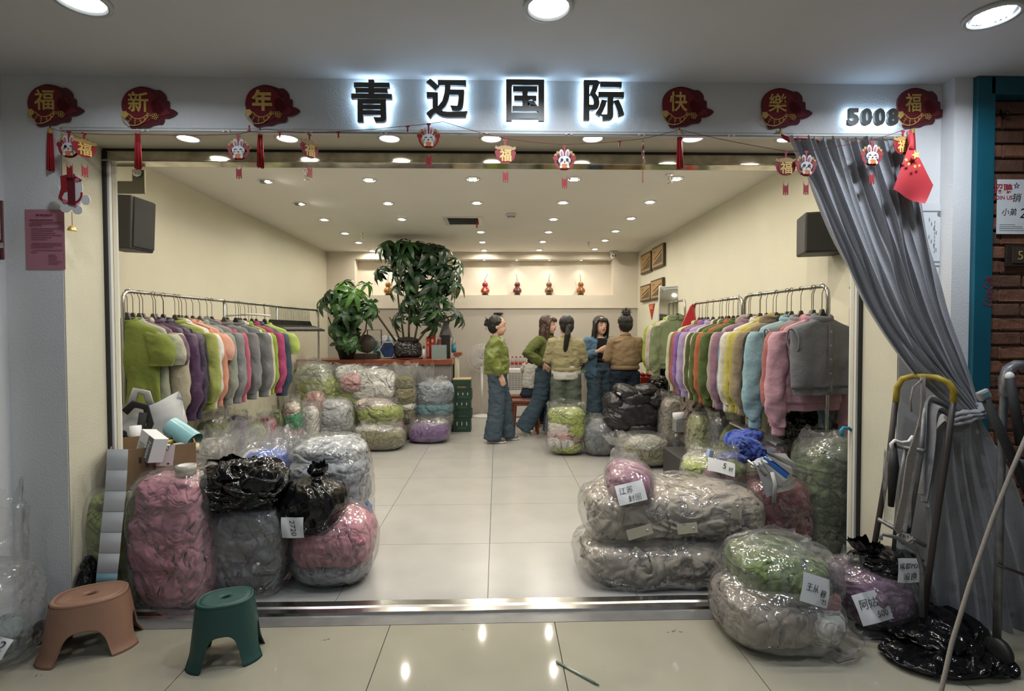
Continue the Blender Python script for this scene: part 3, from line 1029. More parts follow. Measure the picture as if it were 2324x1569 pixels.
for k, (z, x0, x1) in enumerate(((.325, -.38, .2), (.29, -.34, .4), (.262, -.38, .4), (.235, -.38, -.08), (.18, -.33, .36), (.145, -.33, .2), (.108, -.33, .28), (.072, -.33, .42), (.035, -.33, .18), (0, -.33, .06), (-.065, -.32, .43), (-.098, -.35, .43), (-.13, -.35, .2), (-.18, -.3, .44), (-.215, -.35, -.24), (-.26, .08, .26), (-.295, .08, .3), (-.33, .09, .3), (-.37, .09, .42), (-.405, .09, .33))):
    x = x0
    while x < x1:
        w = random.uniform(.02, .07)
        ln.box(((x + w / 2) * W_, -.0058, z * H_), (w * W_ * .85, .0006, .0022 if k else .0034))
        x += w
ln.obj('printed_lines', M_PRINT, t, kind='stuff')
a, b = at(2070, 463, YF), at(2146, 603, YF)
t = thing('certificate', 'framed white licence in a clear sleeve partly behind the curtain', 'certificate', ((a.x + b.x) / 2, YF - .001, (a.z + b.z) / 2))
W_, H_ = b.x - a.x, a.z - b.z
MB().box((0, -.002, 0), (W_, .004, H_)).obj('sheet', M_PAPER, t)
br = MB()
for s in (-1, 1):
    br.box((s * W_ * .40, -.0045, -.01), (.006, .001, H_ * .82)); br.box((0, -.0045, -.01 + s * H_ * .41), (W_ * .82, .001, .006))
br.obj('border', M_GREY, t)
MB().lathe([(.011, 0), (.013, 0), (.013, -.001), (.011, -.001)], 20, (W_ * .28, -.0045, H_ * .33), True, Euler((math.pi / 2, 0, 0)).to_matrix()).obj('emblem', M_GREY, t)
ln = MB()
for k in range(9):
    ln.box((-W_ * .02 + (k % 4) * .012, -.0045, H_ * (.24 - .07 * k)), (.004, .001, H_ * .06)); ln.box((W_ * .14, -.0045, H_ * (.2 - .06 * k)), (.003, .001, H_ * .045))
ln.obj('printed_columns', M_GREY, t, kind='stuff')
a, b = at(-30, 456, 2.455), at(12, 590, 2.455)
t = thing('framed_poster', 'dark red and white poster cut off at the picture edge', 'poster', ((a.x + b.x) / 2, 2.454, (a.z + b.z) / 2))
W_, H_ = b.x - a.x, a.z - b.z
MB().box((0, -.003, 0), (W_, .006, H_)).obj('frame', mat('poster_frame', (.16, .07, .07), .5), t)
MB().box((-.006, -.0065, .045), (W_ - .012, .002, H_ * .66)).obj('poster_upper', M_PAPER, t)
MB().box((-.006, -.0065, -H_ * .33), (W_ - .012, .002, H_ * .3)).obj('poster_lower', mat('maroon_print', (.13, .01, .03), .5), t)
text_obj('lettering', '福', TR(W_ * .35, -.0078, -H_ * .26), M_PAPER, t, .025, None, .0006, .01)
# papers and plate on the brick wall
a, b = at(2262, 408, 2.505), at(2352, 532, 2.505)
t = thing('recruiting_poster', 'white recruiting poster with red print and marker writing on brick', 'poster', ((a.x + b.x) / 2, 2.503, (a.z + b.z) / 2))
W_, H_ = b.x - a.x, a.z - b.z
MB().box((0, -.002, 0), (W_, .003, H_)).obj('sheet', M_PAPER, t)
M_REDP = mat('red_print', (.38, .04, .06), .7)


def pp(name, body, px, py, w, m, bold=0.0, shear=0.0, ry=0.0):
    q = at(px, py, 2.4995)
    text_obj(name, body, TR(q.x - t.location.x, -.0042, q.z - t.location.z, 0, ry, 0), m, t, w * PX, None, .0006, bold, shear)


pp('red_title', '招聘', 2276, 428, 44, M_REDP, .02)
pp('red_subtitle', 'JOIN US', 2276, 450, 44, M_REDP, .015)
pp('marker_star', '☆', 2307, 421, 15, M_INK, -.0)
pp('marker_word', '销', 2308, 449, 21, M_INK, -.005, .2)
pp('marker_line', '小弟', 2290, 481, 34, M_INK, -.005, .15)
pp('marker_number', '2', 2321, 484, 14, M_INK, -.005, .15)
ln = MB()
for k, (x0, x1) in enumerate(((-.44, -.06), (-.44, .12), (-.44, .14), (-.44, .16))):
    ln.box(((x0 + x1) / 2 * W_, -.0042, (-.33 - .035 * k) * H_), ((x1 - x0) * W_, .0006, .002))
ln.obj('small_print', M_GREY, t, kind='stuff')
a, b = at(2280, 556, 2.50), at(2360, 606, 2.50)
t = thing('number_plate', 'dark wooden door number plate starting with a brass 5', 'plate', ((a.x + b.x) / 2, 2.502, (a.z + b.z) / 2))
W_, H_ = b.x - a.x, a.z - b.z
M_DWOOD = mat('dark_plate_wood', (.03, .02, .015), .4, var=.3, vscale=30)
MB().box((0, -.006, 0), (W_, .012, H_), bev=.003).obj('board', M_DWOOD, t)
MB().box((.012, -.014, .002), (W_ * .84, .006, H_ * .74), bev=.002).obj('plaque_plate', mat('plate_face', (.07, .055, .045), .35, .3), t)
text_obj('digit', '5', TR(at(2316, 582, 2.484).x - t.location.x, -.0175, 0), M_GOLD, t, None, 20 * PX, .002, .0)
for sx in (-1, 1):
    for sz in (-1, 1):
        MB().ell((.012 + sx * W_ * .39, -.018, .002 + sz * H_ * .27), (.002, .002, .002), 6, 4).obj('screw', M_INK, t)
q = at(2276, 262, 2.50)
MB().tube([(q.x - .004, 2.512, q.z + .03), (q.x, 2.505, q.z + .005), (q.x - .004, 2.47, q.z - .008), (q.x - .012, 2.465, q.z), (q.x - .014, 2.47, q.z + .008)], [.006, .008, .009, .008, .006], 8).obj('wall_hook', M_BLACK, label='small black hook on the brick beside the teal frame', cat='hook')
text_obj('paint_lettering', 'Coca-Cola', TR(at(2242, 662, 2.449).x, 2.4493, at(2242, 662, 2.449).z, 0, -math.pi / 2, 0), mat('worn_red_print', (.2, .02, .025), .7), None, 66 * PX, 22 * PX, .0006, .01, .35, label='worn red script lettering running up the teal frame', cat='lettering')

# ------------------------------------------------------------------ curtain track, curtain
p0, p1 = at(262, 299, 2.54), at(2036, 303, 2.54)
t = thing('curtain_track', 'white curtain track with small gliders under the fascia', 'curtain track', (0, 2.535, p0.z))
MB().box(((XJL + XJR) / 2 + .03, 0, 0), (XJR - XJL, .022, .016), bev=.003).obj('rail', M_ALU, t)
MB().box(((XJL + XJR) / 2 + .03, -.012, -.002), (XJR - XJL, .002, .004)).obj('groove', M_GREY, t)
for px in (330, 513, 700, 870, 1098, 1291, 1457, 1660):
    q = at(px, 298, 2.52)
    MB().box((q.x - .012, -.014, .0), (.012, .008, .012), bev=.002).box((q.x + .012, -.014, 0), (.012, .008, .012), bev=.002).tube([(q.x - .012, -.016, 0), (q.x + .012, -.016, 0)], .002, 6).obj('glider', M_ALU, t)


def spline(pts, t):
    """catmull-rom through pts at parameter array t in 0..1"""
    P = np.array(pts, float)
    n = len(P) - 1
    t = np.clip(np.asarray(t) * n, 0, n - 1e-6)
    i = t.astype(int)
    f = (t - i)[:, None]
    g = lambda k: P[np.clip(i + k, 0, n)]
    a, b, c, d = g(-1), g(0), g(1), g(2)
    return .5 * ((2 * b) + (c - a) * f + (2 * a - 5 * b + 4 * c - d) * f ** 2 + (3 * b - a - 3 * c + d) * f ** 3)


M_CURT = mat('grey_curtain_fabric', (.30, .30, .315), .85, bump=[('noise', 600, .25, .002)], sheen=.3, var=.1, vscale=120, spec=.2)
LE = [(1788, 318, 2.46), (1832, 420, 2.44), (1900, 570, 2.42), (1965, 700, 2.40), (2040, 810, 2.38), (2115, 890, 2.36), (2168, 938, 2.34)]
RE = [(2062, 322, 2.49), (2088, 440, 2.46), (2112, 570, 2.44), (2142, 700, 2.42), (2182, 810, 2.39), (2204, 880, 2.37), (2214, 935, 2.35)]
LE = [tuple(at(*p)) for p in LE]; RE = [tuple(at(*p)) for p in RE]
nt_, nu_ = 110, 300
tt = np.linspace(0, 1, nt_)
L_, R_ = spline(LE, tt), spline(RE, tt)
u = np.linspace(0, 1, nu_)
P = L_[:, None] * (1 - u)[None, :, None] + R_[:, None] * u[None, :, None]
U, T = np.meshgrid(u, tt)
wob = fbm(np.stack([U.ravel() * 3, T.ravel() * 2, 0 * U.ravel()], 1), 3, 2).reshape(U.shape)
ph = 2 * math.pi * (U * 15 + 1.0 * wob * (T + .2))
amp = .019 * (1 - .45 * T) * (.7 + .5 * fbm(np.stack([U.ravel() * 9, T.ravel() * 3, 0 * U.ravel() + 4], 1), 9, 2).reshape(U.shape))
P[..., 1] -= amp * np.sin(ph) + .012 * np.sin(2 * math.pi * (U * 6 + wob))+ .05 * np.sin(math.pi * U) * T
P[..., 0] += amp * .5 * np.cos(ph)
P[..., 2] += .018 * np.abs(np.sin(ph / 2)) * np.exp(-T * 30) - .03 * np.sin(math.pi * U) * T * (1 - T) * 2
ct = thing('curtain', 'grey fabric curtain gathered to the right and tied in a knot', 'curtain', at(2060, 940, 2.45))
iv = Matrix.Translation(-ct.location)
MB().grid(P - np.array(ct.location)).obj('upper_drape', M_CURT, ct)
LE2 = [(2172, 936, 2.35), (2120, 985, 2.36), (2102, 1080, 2.37), (2104, 1200, 2.38), (2112, 1330, 2.39), (2124, 1425, 2.40)]
RE2 = [(2215, 932, 2.36), (2258, 1000, 2.34), (2300, 1090, 2.32), (2335, 1200, 2.31), (2370, 1330, 2.31), (2395, 1450, 2.31)]
LE2 = [tuple(at(*p)) for p in LE2]; RE2 = [tuple(at(*p)) for p in RE2]
L_, R_ = spline(LE2, tt), spline(RE2, tt)
P = L_[:, None] * (1 - u)[None, :, None] + R_[:, None] * u[None, :, None]
wob = fbm(np.stack([U.ravel() * 3, T.ravel() * 1.3, 0 * U.ravel() + 7], 1), 5, 2).reshape(U.shape)
ph = 2 * math.pi * (U * 6.5 + .7 * wob)
amp = (.012 + .030 * T) * (.75 + .5 * fbm(np.stack([U.ravel() * 7, T.ravel() * 2, 0 * U.ravel() + 4], 1), 19, 2).reshape(U.shape))
P[..., 1] -= amp * np.sin(ph) - .02 * T
P[..., 0] += amp * .35 * np.cos(ph)
P[..., 2] += .02 * np.sin(ph * .5) * T ** 3
MB().grid(P - np.array(ct.location)).obj('lower_drape', M_CURT, ct)
kn = MB()
k0 = at(2190, 942, 2.33)
for j, (dy, rr) in enumerate(((-.012, .02), (.008, .022), (.024, .018))):
    pts = []
    for a in np.linspace(0, 2 * math.pi, 26)[:-1]:
        pts.append(k0 - ct.location + Vector((.062 * math.cos(a), .05 * math.sin(a), dy + .018 * math.cos(a) + .006 * math.sin(3 * a + j))))
    kn.tube(pts, [rr * (.8 + .25 * math.sin(2.3 * k + j)) for k in range(25)], 10, closed=True, flat=.6)
kn.obj('knot', M_CURT, ct)
# loose tail of fabric that hangs left of the knot
LT = [(2165, 935, 2.33), (2118, 900, 2.33), (2096, 905, 2.36), (2090, 960, 2.38), (2088, 1050, 2.39), (2090, 1120, 2.39)]
RT = [(2170, 955, 2.33), (2140, 940, 2.31), (2130, 960, 2.32), (2128, 1010, 2.34), (2118, 1080, 2.36), (2100, 1150, 2.38)]
LT = [tuple(at(*p)) for p in LT]; RT = [tuple(at(*p)) for p in RT]
t2, u2 = np.linspace(0, 1, 50), np.linspace(0, 1, 40)
P = spline(LT, t2)[:, None] * (1 - u2)[None, :, None] + spline(RT, t2)[:, None] * u2[None, :, None]
U2, T2 = np.meshgrid(u2, t2)
P[..., 1] -= .024 * np.sin(2 * math.pi * (U2 * 1.8 + .3 * T2 + .1 * np.sin(T2 * 7)))
MB().grid(P - np.array(ct.location)).obj('loose_tail', M_CURT, ct)
# ------------------------------------------------------------------ clothes rails, hangers and garments
M_CHROME = mat('dull_chrome_tube', (.45, .44, .42), .22, 1.0, var=.1, vscale=20)
M_HANG = mat('black_hanger_plastic', (.018, .017, .015), .3)
M_HANGG = mat('dark_olive_hanger_plastic', (.05, .046, .035), .3)
M_WIRE = mat('hanger_wire', (.10, .09, .075), .3, 1.0)


def rail(name, label, a, b, posts, foot=True):
    """a clothes rail from a to b with round corners, end posts and feet"""
    t = thing(name, label, 'clothes rail', (a.x, a.y, 0))
    o = Vector((a.x, a.y, 0))
    d = (b - a).normalized()
    n = Vector((-d.y, d.x, 0)).normalized()
    pts = [a + Vector((0, 0, -1.66 + .0)) + Vector((0, 0, 0))]
    pts = [Vector((a.x, a.y, .03)), a + Vector((0, 0, -.09))]
    for k in range(1, 5):
        w = k / 4 * math.pi / 2
        pts.append(a + Vector((0, 0, -.06)) + d * .06 * (1 - math.cos(w)) + Vector((0, 0, .06 * math.sin(w))))
    for k in range(0, 5):
        w = k / 4 * math.pi / 2
        pts.append(b + Vector((0, 0, -.06)) - d * .06 * (1 - math.sin(w)) + Vector((0, 0, .06 * math.cos(w))))
    pts += [b + Vector((0, 0, -.09)), Vector((b.x, b.y, .03))]
    MB().tube([p - o for p in pts], .0125, 10).obj('frame_tube', M_CHROME, t)
    for q in (a, b):
        f = Vector((q.x, q.y, .02)) - o
        MB().tube([f - n * .2, f + n * .2], .0125, 8).obj('foot_bar', M_CHROME, t)
    A, B = Vector((a.x, a.y, .06)) - o, Vector((b.x, b.y, .06)) - o
    MB().tube([A, B], .011, 8).obj('lower_bar', M_CHROME, t)
    MB().tube([a - o + d * .06, a - o + d * .06 + Vector((0, 0, .025))], .005, 6).obj('end_pin', M_CHROME, t)
    for q in posts:
        w = a.lerp(b, q) - o
        MB().tube([Vector((w.x, w.y, .05)), Vector((w.x, w.y, a.z - .005))], .0115, 8).obj('middle_post', M_CHROME, t)
    return t


hk = MB()
hp = []
for k in range(11):
    w = math.radians(-35 + k * 23.5)
    hp.append((0, .019 * math.cos(w), .0 + .019 * math.sin(w)))
hp = hp[::1] + [(0, -.006, -.026), (0, 0, -.04), (0, 0, -.165)]
hk.tube(hp, .0022, 6)
me_hook = hk.mesh('wire_hook'); me_hook.materials.append(M_WIRE)
hb = MB()
hb.prism([(-.036, -.165), (-.009, -.095), (.009, -.095), (.036, -.165), (.02, -.178), (-.02, -.178)], .016, (0, -.008, 0))
for s in (-1, 1):
    hb.tube([(s * .0, 0, -.158), (s * .06, 0, -.166), (s * .13, 0, -.188), (s * .19, 0, -.212)], [(.012, .011), (.013, .010), (.013, .009), (.012, .008)], 8, up=(0, 1, 0))
me_bar = hb.mesh('shoulder_bar'); me_bar.materials.append(M_HANG)


def hanger(M, label, group=None, m=M_HANG, name='clothes_hanger'):
    t = thing(name, label, 'hanger', M=M, group=group)
    link('wire_hook', me_hook, M_WIRE, t)
    link('shoulder_bar', me_bar, m, t, loc=(0, 0, -.045))
    return t


def ring_rows(rows, seed, folds=7, amp=.012, n=40, k=2.6, rough=.004):
    """rows: (z, half width, half thickness, centre x); returns array of loops with soft vertical folds"""
    P = []
    Z0, Z1 = rows[0][0], rows[-1][0]
    for z, w, th, cx in rows:
        v = (z - Z0) / (Z1 - Z0)
        a = np.linspace(0, 2 * math.pi, n + 1)[:-1]
        c, s = np.cos(a), np.sin(a)
        x = np.sign(c) * np.abs(c) ** (2 / k) * w
        y = np.sign(s) * np.abs(s) ** (2 / 2.0) * th
        f = np.sin(x / max(w, .01) * folds + seed * 1.7 + 1.5 * v) * amp * (.15 + .85 * v)
        q = np.stack([x * 5, y * 3 + seed * 3.1, np.full_like(x, z * 3.5)], 1)
        f = f + amp * 1.1 * fbm(q * 1.4, seed, 3)
        P.append(np.stack([x + cx + rough * fbm(q * 3, seed + 5, 2), y + f, np.full_like(x, z) + rough * fbm(q * 2.2, seed + 9, 2)], 1))
    return np.array(P)


def lerp_rows(keys, m):
    z = np.linspace(0, 1, m)
    K = np.array(keys, float)
    s = np.linspace(0, 1, len(K))
    return [tuple(np.interp(q, s, K[:, j]) for j in range(K.shape[1])) for q in z]


def torso_mesh(seed, L=.58, sw=.215, hem=.235, th=.045, rib=True, neck=.065, drop=0.0):
    keys = [(-.150, neck, .030, 0), (-.163, neck + .02, .032, 0), (-.182, .15, .036, 0), (-.205, sw - .01, .036, 0), (-.235, sw + .004, .040, 0)]
    zb = -.16 - L
    body = [(-.235 + (zb + .05 + .235) * q, sw + (hem - sw) * q, .040 + (th - .040) * q, 0) for q in (.15, .3, .45, .6, .75, .9, 1.0)]
    end = [(zb + .045, hem - .008, th * .8, 0), (zb, hem - (.02 if rib else -.01), th * (.75 if rib else 1.05), 0)]
    m = MB().grid(ring_rows(lerp_rows(keys + body + end, 34), seed, amp=.015 if rib else .022), wrap=True)
    return m.mesh('torso')


def sleeve_mesh(seed, s, L=.56, w0=.085, w1=.058, sw=.2, splay=.055, short=False):
    n = 26
    P = []
    tt = np.linspace(0, 1, n)
    ctr = spline([(s * (sw - .03), 0, -.222), (s * (sw + .03), .002, -.28), (s * (sw + splay), .004, -.22 - L * .45), (s * (sw + splay + .012), .0, -.22 - L * .75), (s * (sw + splay * .8), 0, -.22 - L)], tt)
    for k, t in enumerate(tt):
        a = np.linspace(0, 2 * math.pi, 25)[:-1]
        w = w0 + (w1 - w0) * t
        if not short and t > .86:
            w *= 1 - .28 * (t - .86) / .14
        if not short and .74 < t < .86:
            w *= 1.06
        thk = (.034 + .012 * math.sin(math.pi * min(1, t * 1.1))) * (1.15 if short else 1)
        if t < .12:
            thk *= .7 + .3 * t / .12
        x, y = np.cos(a) * w, np.sin(a) * thk
        q = np.stack([np.cos(a) * 1.2 + seed, np.sin(a) * 1.2, np.full_like(a, t * L * 14)], 1)
        f = .015 * fbm(q, seed + 3, 3) + .007 * np.sin(t * L * 55 + 2.5 * np.cos(a) + seed) * (t if not short else .3)
        P.append(np.stack([ctr[k, 0] + x * (1 + 3 * f), ctr[k, 1] + y + f, ctr[k, 2] + 0 * x - (s * x * .45 if t < .1 else 0) * (1 - t / .1)], 1))
    return MB().grid(np.array(P), wrap=True).mesh('sleeve')


def cuff_mesh(s, L=.56, w1=.058, sw=.2, splay=.055):
    z = -.22 - L
    P = []
    for k, zz in enumerate((z + .012, z + .004, z - .04, z - .055, z - .056, z - .04)):
        a = np.linspace(0, 2 * math.pi, 25)[:-1]
        r = w1 * (.74 if k < 4 else .6)
        P.append(np.stack([s * (sw + splay * .8) + np.cos(a) * r, np.sin(a) * .024, np.full_like(a, zz)], 1))
    return MB().grid(np.array(P), wrap=True).mesh('cuff')


def collar_mesh(kind, seed):
    b = MB()
    if kind == 'hood':
        P = []
        for k, t in enumerate(np.linspace(0, 1, 20)):
            a = np.linspace(0, 2 * math.pi, 17)[:-1]
            th = math.pi * (1.0 + 1.0 * t) if False else math.pi * (t * 2 - .5)
            R = .085
            c = np.array([R * math.cos(th), .03 * math.sin(th) , -.158 - .018 * math.sin(th)])
            r = .030 + .012 * math.sin(3 * t * 5 + seed)
            P.append(np.stack([c[0] + np.cos(a) * r * math.cos(th), c[1] + np.cos(a) * r * .8 * math.sin(th) + .008 * np.sin(a * 3 + t * 9), c[2] + np.sin(a) * r * 1.1], 1))
        b.grid(np.array(P), wrap=True)
    else:
        pts = [(.068 * math.cos(a), .030 * math.sin(a), -.152 - .012 * math.sin(a) * (-1)) for a in np.linspace(0, 2 * math.pi, 25)[:-1]]
        b.tube(pts, .009 if kind == 'crew' else .014, 8, closed=True, flat=1.8)
    return b.mesh('collar')


ME = {}
_dflt = cloth('#888888')


def ms(key, fn):
    if key not in ME:
        ME[key] = fn(); ME[key].materials.append(_dflt)
    return ME[key]


def garment(M, label, col, kind='sweat', seed=0, group=None, cat='sweatshirt', L=None, name='hanging_sweatshirt', sat=False, sl=None):
    m = cloth(col) if not sat else mat('satin_' + col.strip('#'), col, .38, bump=[('noise', 30, .4, .012)], var=.06)
    v = seed % 4
    t = thing(name, label, cat, M=M @ Matrix.Translation((0, 0, -.045)), group=group)
    if kind in ('sweat', 'hood', 'jacket'):
        LL = L or .58
        link('torso', ms(('t', v, LL), lambda: torso_mesh(v + 1, LL)), m, t)
        SL = sl or (.56 if kind != 'jacket' else .60)
        for s in (-1, 1):
            w0, w1 = (.085, .060) if kind != 'jacket' else (.095, .078)
            k = link('sleeve', ms(('s', v, s, SL, w0), lambda: sleeve_mesh(v * 2 + (s > 0) + 3, s, SL, w0, w1)), m, t)
            link('cuff', ms(('c', s, SL, w1), lambda: cuff_mesh(s, SL, w1)), m, k)
        link('collar', ms(('col', kind == 'hood', v), lambda: collar_mesh('hood' if kind == 'hood' else ('crew' if kind == 'sweat' else 'stand'), v)), m, t)
    elif kind == 'tee':
        LL = L or .62
        link('torso', ms(('tt', v, LL), lambda: torso_mesh(v + 1, LL, .225, .26, .055, False, .085)), m, t)
        for s in (-1, 1):
            link('sleeve', ms(('ts', v, s), lambda: sleeve_mesh(v * 2 + (s > 0), s, .24, .10, .095, .20, .05, True)), m, t)
        link('collar', ms(('col', False, 9), lambda: collar_mesh('crew', 0)), m, t)
    elif kind == 'vest':
        link('torso', ms(('v', v), lambda: torso_mesh(v + 1, .47, .235, .25, .05, True, .07)), m, t)
        link('collar', ms(('col', False, 8), lambda: collar_mesh('stand', 0)), m, t)
        for s in (-1, 1):
            k = MB().tube([(s * (.225 + .012 * math.cos(a)), .045 * math.sin(a), -.29 + .075 * math.cos(a)) for a in np.linspace(0, 2 * math.pi, 19)[:-1]], .006, 6, closed=True).obj('arm_hole', m, t)
        MB().box((.016, -.052, -.40), (.034, .004, .42), bev=.002).obj('placket', m, t)
        for q in range(5):
            MB().lathe([(.004, 0), (.010, -.001), (.011, -.003), (.008, -.005), (.0, -.004)], 14, (.016, -.0545, -.235 - q * .086), True, Euler((math.pi / 2, 0, 0)).to_matrix()).obj('button', mat('pink_button', (.42, .22, .26), .35), t)
    elif kind == 'pants':
        for s in (-1, 1):
            P = []
            for q in np.linspace(0, 1, 22):
                a = np.linspace(0, 2 * math.pi, 21)[:-1]
                w = .085 - .02 * q
                z = -.20 - q * (L or .62)
                f = .010 * np.sin(a * 3 + q * 6 + seed)
                P.append(np.stack([s * (.065 + .02 * q) + np.cos(a) * w, np.sin(a) * .035 + f, np.full_like(a, z)], 1))
            MB().grid(np.array(P), wrap=True).obj('trouser_leg', m, t)
        MB().tube([(.125 * math.cos(a), .036 * math.sin(a), -.195) for a in np.linspace(0, 2 * math.pi, 25)[:-1]], .014, 8, closed=True, flat=1.6).obj('waistband', m, t)
    return t


# ---- left rail
LA, LB = at(278, 660, 3.63), at(722, 705, 6.9)
rail('clothes_rail', 'long chrome clothes rail along the left wall', LA, LB, (.36, .66))


def on_rail(a, b, px):
    """parameter along the rail whose projection falls at image column px"""
    R = CAM_R.transposed()
    lo, hi = -.2, 1.2
    def colx(q):
        v = R @ (a.lerp(b, q) - CAM_P)
        return 1162 + F_PX * v.x / -v.z
    inc = colx(1) > colx(0)
    for _ in range(40):
        mid = (lo + hi) / 2
        if (colx(mid) < px) == inc: lo = mid
        else: hi = mid
    return lo


def hang_M(a, b, px, rz=0.0, dx=0.0, flip=False):
    q = a.lerp(b, on_rail(a, b, px))
    d = (b - a)
    ang = math.atan2(d.y, d.x) - math.pi / 2 + rz + (math.pi if flip else 0)
    return Matrix.Translation((q.x, q.y, q.z + .0)) @ Matrix.Rotation(ang, 4, 'Z') @ Matrix.Translation((dx, 0, -.007))


def zl(x): return 200 + x * .2932
random.seed(11)
LEFT = [(300, '#76842c', 'tee', .82, 'lime green long T-shirt hanging first on the left rail', 'T-shirt'),
        (340, '#a9ac94', 'tee', .72, 'pale sage T-shirt behind the lime one on the left rail', 'T-shirt'),
        (385, '#6f5566', 'tee', .74, 'mauve ribbed T-shirt on the left rail', 'T-shirt'),
        (415, '#a29a86', 'jacket', .80, 'beige satin jacket with long sleeve beside the mauve T-shirt', 'jacket'),
        (480, '#4a3350', 'jacket', .62, 'dark purple satin jacket with balloon sleeve on the left rail', 'jacket'),
        (525, '#241d26', 'jacket', .66, 'near-black jacket between the two purple ones', 'jacket'),
        (560, '#3d3446', 'jacket', .60, 'dusky violet jacket with gathered cuff on the left rail', 'jacket'),
        (600, '#23202c', 'sweat', .6, 'black sweatshirt behind the dusky violet jacket', 'sweatshirt'),
        (640, '#9aa34f', 'sweat', .6, 'yellow-green sweatshirt beside the white ones on the left rail', 'sweatshirt'),
        (690, '#c9c8c2', 'sweat', .58, 'white sweatshirt on the left rail before the peach one', 'sweatshirt'),
        (740, '#d6d5d0', 'tee', .55, 'white T-shirt over the peach sweatshirt on the left rail', 'T-shirt'),
        (775, '#d58f76', 'sweat', .58, 'peach orange sweatshirt on the left rail', 'sweatshirt'),
        (815, '#d9a08c', 'tee', .5, 'pale peach T-shirt beside the peach sweatshirt', 'T-shirt'),
        (860, '#93998f', 'sweat', .58, 'grey-green hooded top on the left rail', 'sweatshirt'),
        (900, '#82858a', 'hood', .56, 'grey zip hoodie at the middle of the left rail', 'hoodie'),
        (945, '#b45a72', 'sweat', .62, 'rose pink sweatshirt peeping out behind the grey hoodie', 'sweatshirt'),
        (1040, '#7d8084', 'sweat', .6, 'mid grey sweatshirt past the middle post', 'sweatshirt'),
        (1080, '#9a9c9e', 'pants', .6, 'light grey sweatpants on the left rail', 'trousers'),
        (1115, '#77797d', 'sweat', .62, 'grey sweatshirt beside the light sweatpants', 'sweatshirt'),
        (1150, '#cfc6b2', 'sweat', .6, 'cream sweatshirt beside the striped top', 'sweatshirt'),
        (1185, '#3a3a3c', 'sweat', .62, 'black and white striped top on the left rail', 'sweatshirt'),
        (1225, '#8fae2e', 'sweat', .55, 'bright lime sweatshirt beside the striped top', 'sweatshirt'),
        (1265, '#b03a72', 'sweat', .5, 'hot pink sweatshirt on the left rail', 'sweatshirt'),
        (1300, '#344254', 'jacket', .58, 'blue denim jacket near the empty hangers', 'jacket'),
        (1345, '#a9c05a', 'tee', .5, 'pale lime T-shirt next to the denim jacket', 'T-shirt'),
        (1375, '#d0d0c8', 'tee', .55, 'white T-shirt last before the empty hangers', 'T-shirt')]
nm_of = {'tee': 'hanging_tshirt', 'jacket': 'hanging_jacket', 'sweat': 'hanging_sweatshirt', 'hood': 'hanging_hoodie', 'vest': 'hanging_vest', 'pants': 'hanging_trousers'}
for k, (x, c, kind, L, lab, cat) in enumerate(LEFT):
    M = hang_M(LA, LB, zl(x), random.uniform(-.12, .10), random.uniform(-.02, .03))
    if k == 0: M = hang_M(LA, LB, zl(x), -.12, 0)
    hanger(M, 'black hanger holding the ' + ' '.join(lab.split()[:7]), 'hangers on the left rail', M_HANGG if k % 3 else M_HANG)
    g = garment(M, lab, c, kind, k, 'clothes on the left rail', cat, L, nm_of[kind], kind == 'jacket')
    if c == '#3a3a3c':
        b = [ch for ch in g.children]
        sm = mat('striped_knit', '#3a3a3c', .9)
        nt = sm.node_tree
        w = nt.nodes.new('ShaderNodeTexWave'); w.bands_direction = 'X'; w.inputs['Scale'].default_value = 22
        tc = nt.nodes.new('ShaderNodeTexCoord'); nt.links.new(tc.outputs['Object'], w.inputs['Vector'])
        rp = nt.nodes.new('ShaderNodeValToRGB'); rp.color_ramp.interpolation = 'CONSTANT'
        rp.color_ramp.elements[0].color = (.012, .012, .014, 1); rp.color_ramp.elements[1].color = (.55, .55, .53, 1); rp.color_ramp.elements[1].position = .62
        nt.links.new(w.outputs[0], rp.inputs[0]); nt.links.new(rp.outputs[0], nt.nodes['Principled BSDF'].inputs['Base Color'])
        for ch in b + [c2 for c1 in b for c2 in c1.children]:
            ch.material_slots[0].link = 'OBJECT'; ch.material_slots[0].material = sm
for k, x in enumerate(np.linspace(1408, 1712, 36)):
    hanger(hang_M(LA, LB, zl(x), random.uniform(-.06, .06)), 'empty black hanger crowded at the far end of the left rail', 'empty hangers on the left rail')
# a white padded hanger among them
M = hang_M(LA, LB, zl(1240), .25)
t = thing('padded_hanger', 'white padded hanger above the clothes on the left rail', 'hanger', M=M)
link('wire_hook', me_hook, M_WIRE, t)
MB().tube([(-.2, 0, -.115), (-.1, 0, -.105), (0, 0, -.10), (.1, 0, -.105), (.2, 0, -.115)], [(.016, .010)] * 5, 8).obj('padded_bar', M_WHITE, t)

# ---- right rails
RA, RB = at(1880, 648, 3.2), at(1690, 672, 4.15)
RC, RD = at(1685, 675, 4.22), at(1576, 689, 5.3)
RE_, RF = at(1555, 681, 5.86), at(1518, 688, 6.6)
rail('clothes_rail', 'nearest chrome clothes rail on the right, with the grey vest', RA, RB, ())
rail('clothes_rail', 'middle chrome clothes rail on the right with olive and cream tops', RC, RD, ())
rail('clothes_rail', 'small far clothes rail on the right before the standing mirror', RE_, RF, ())


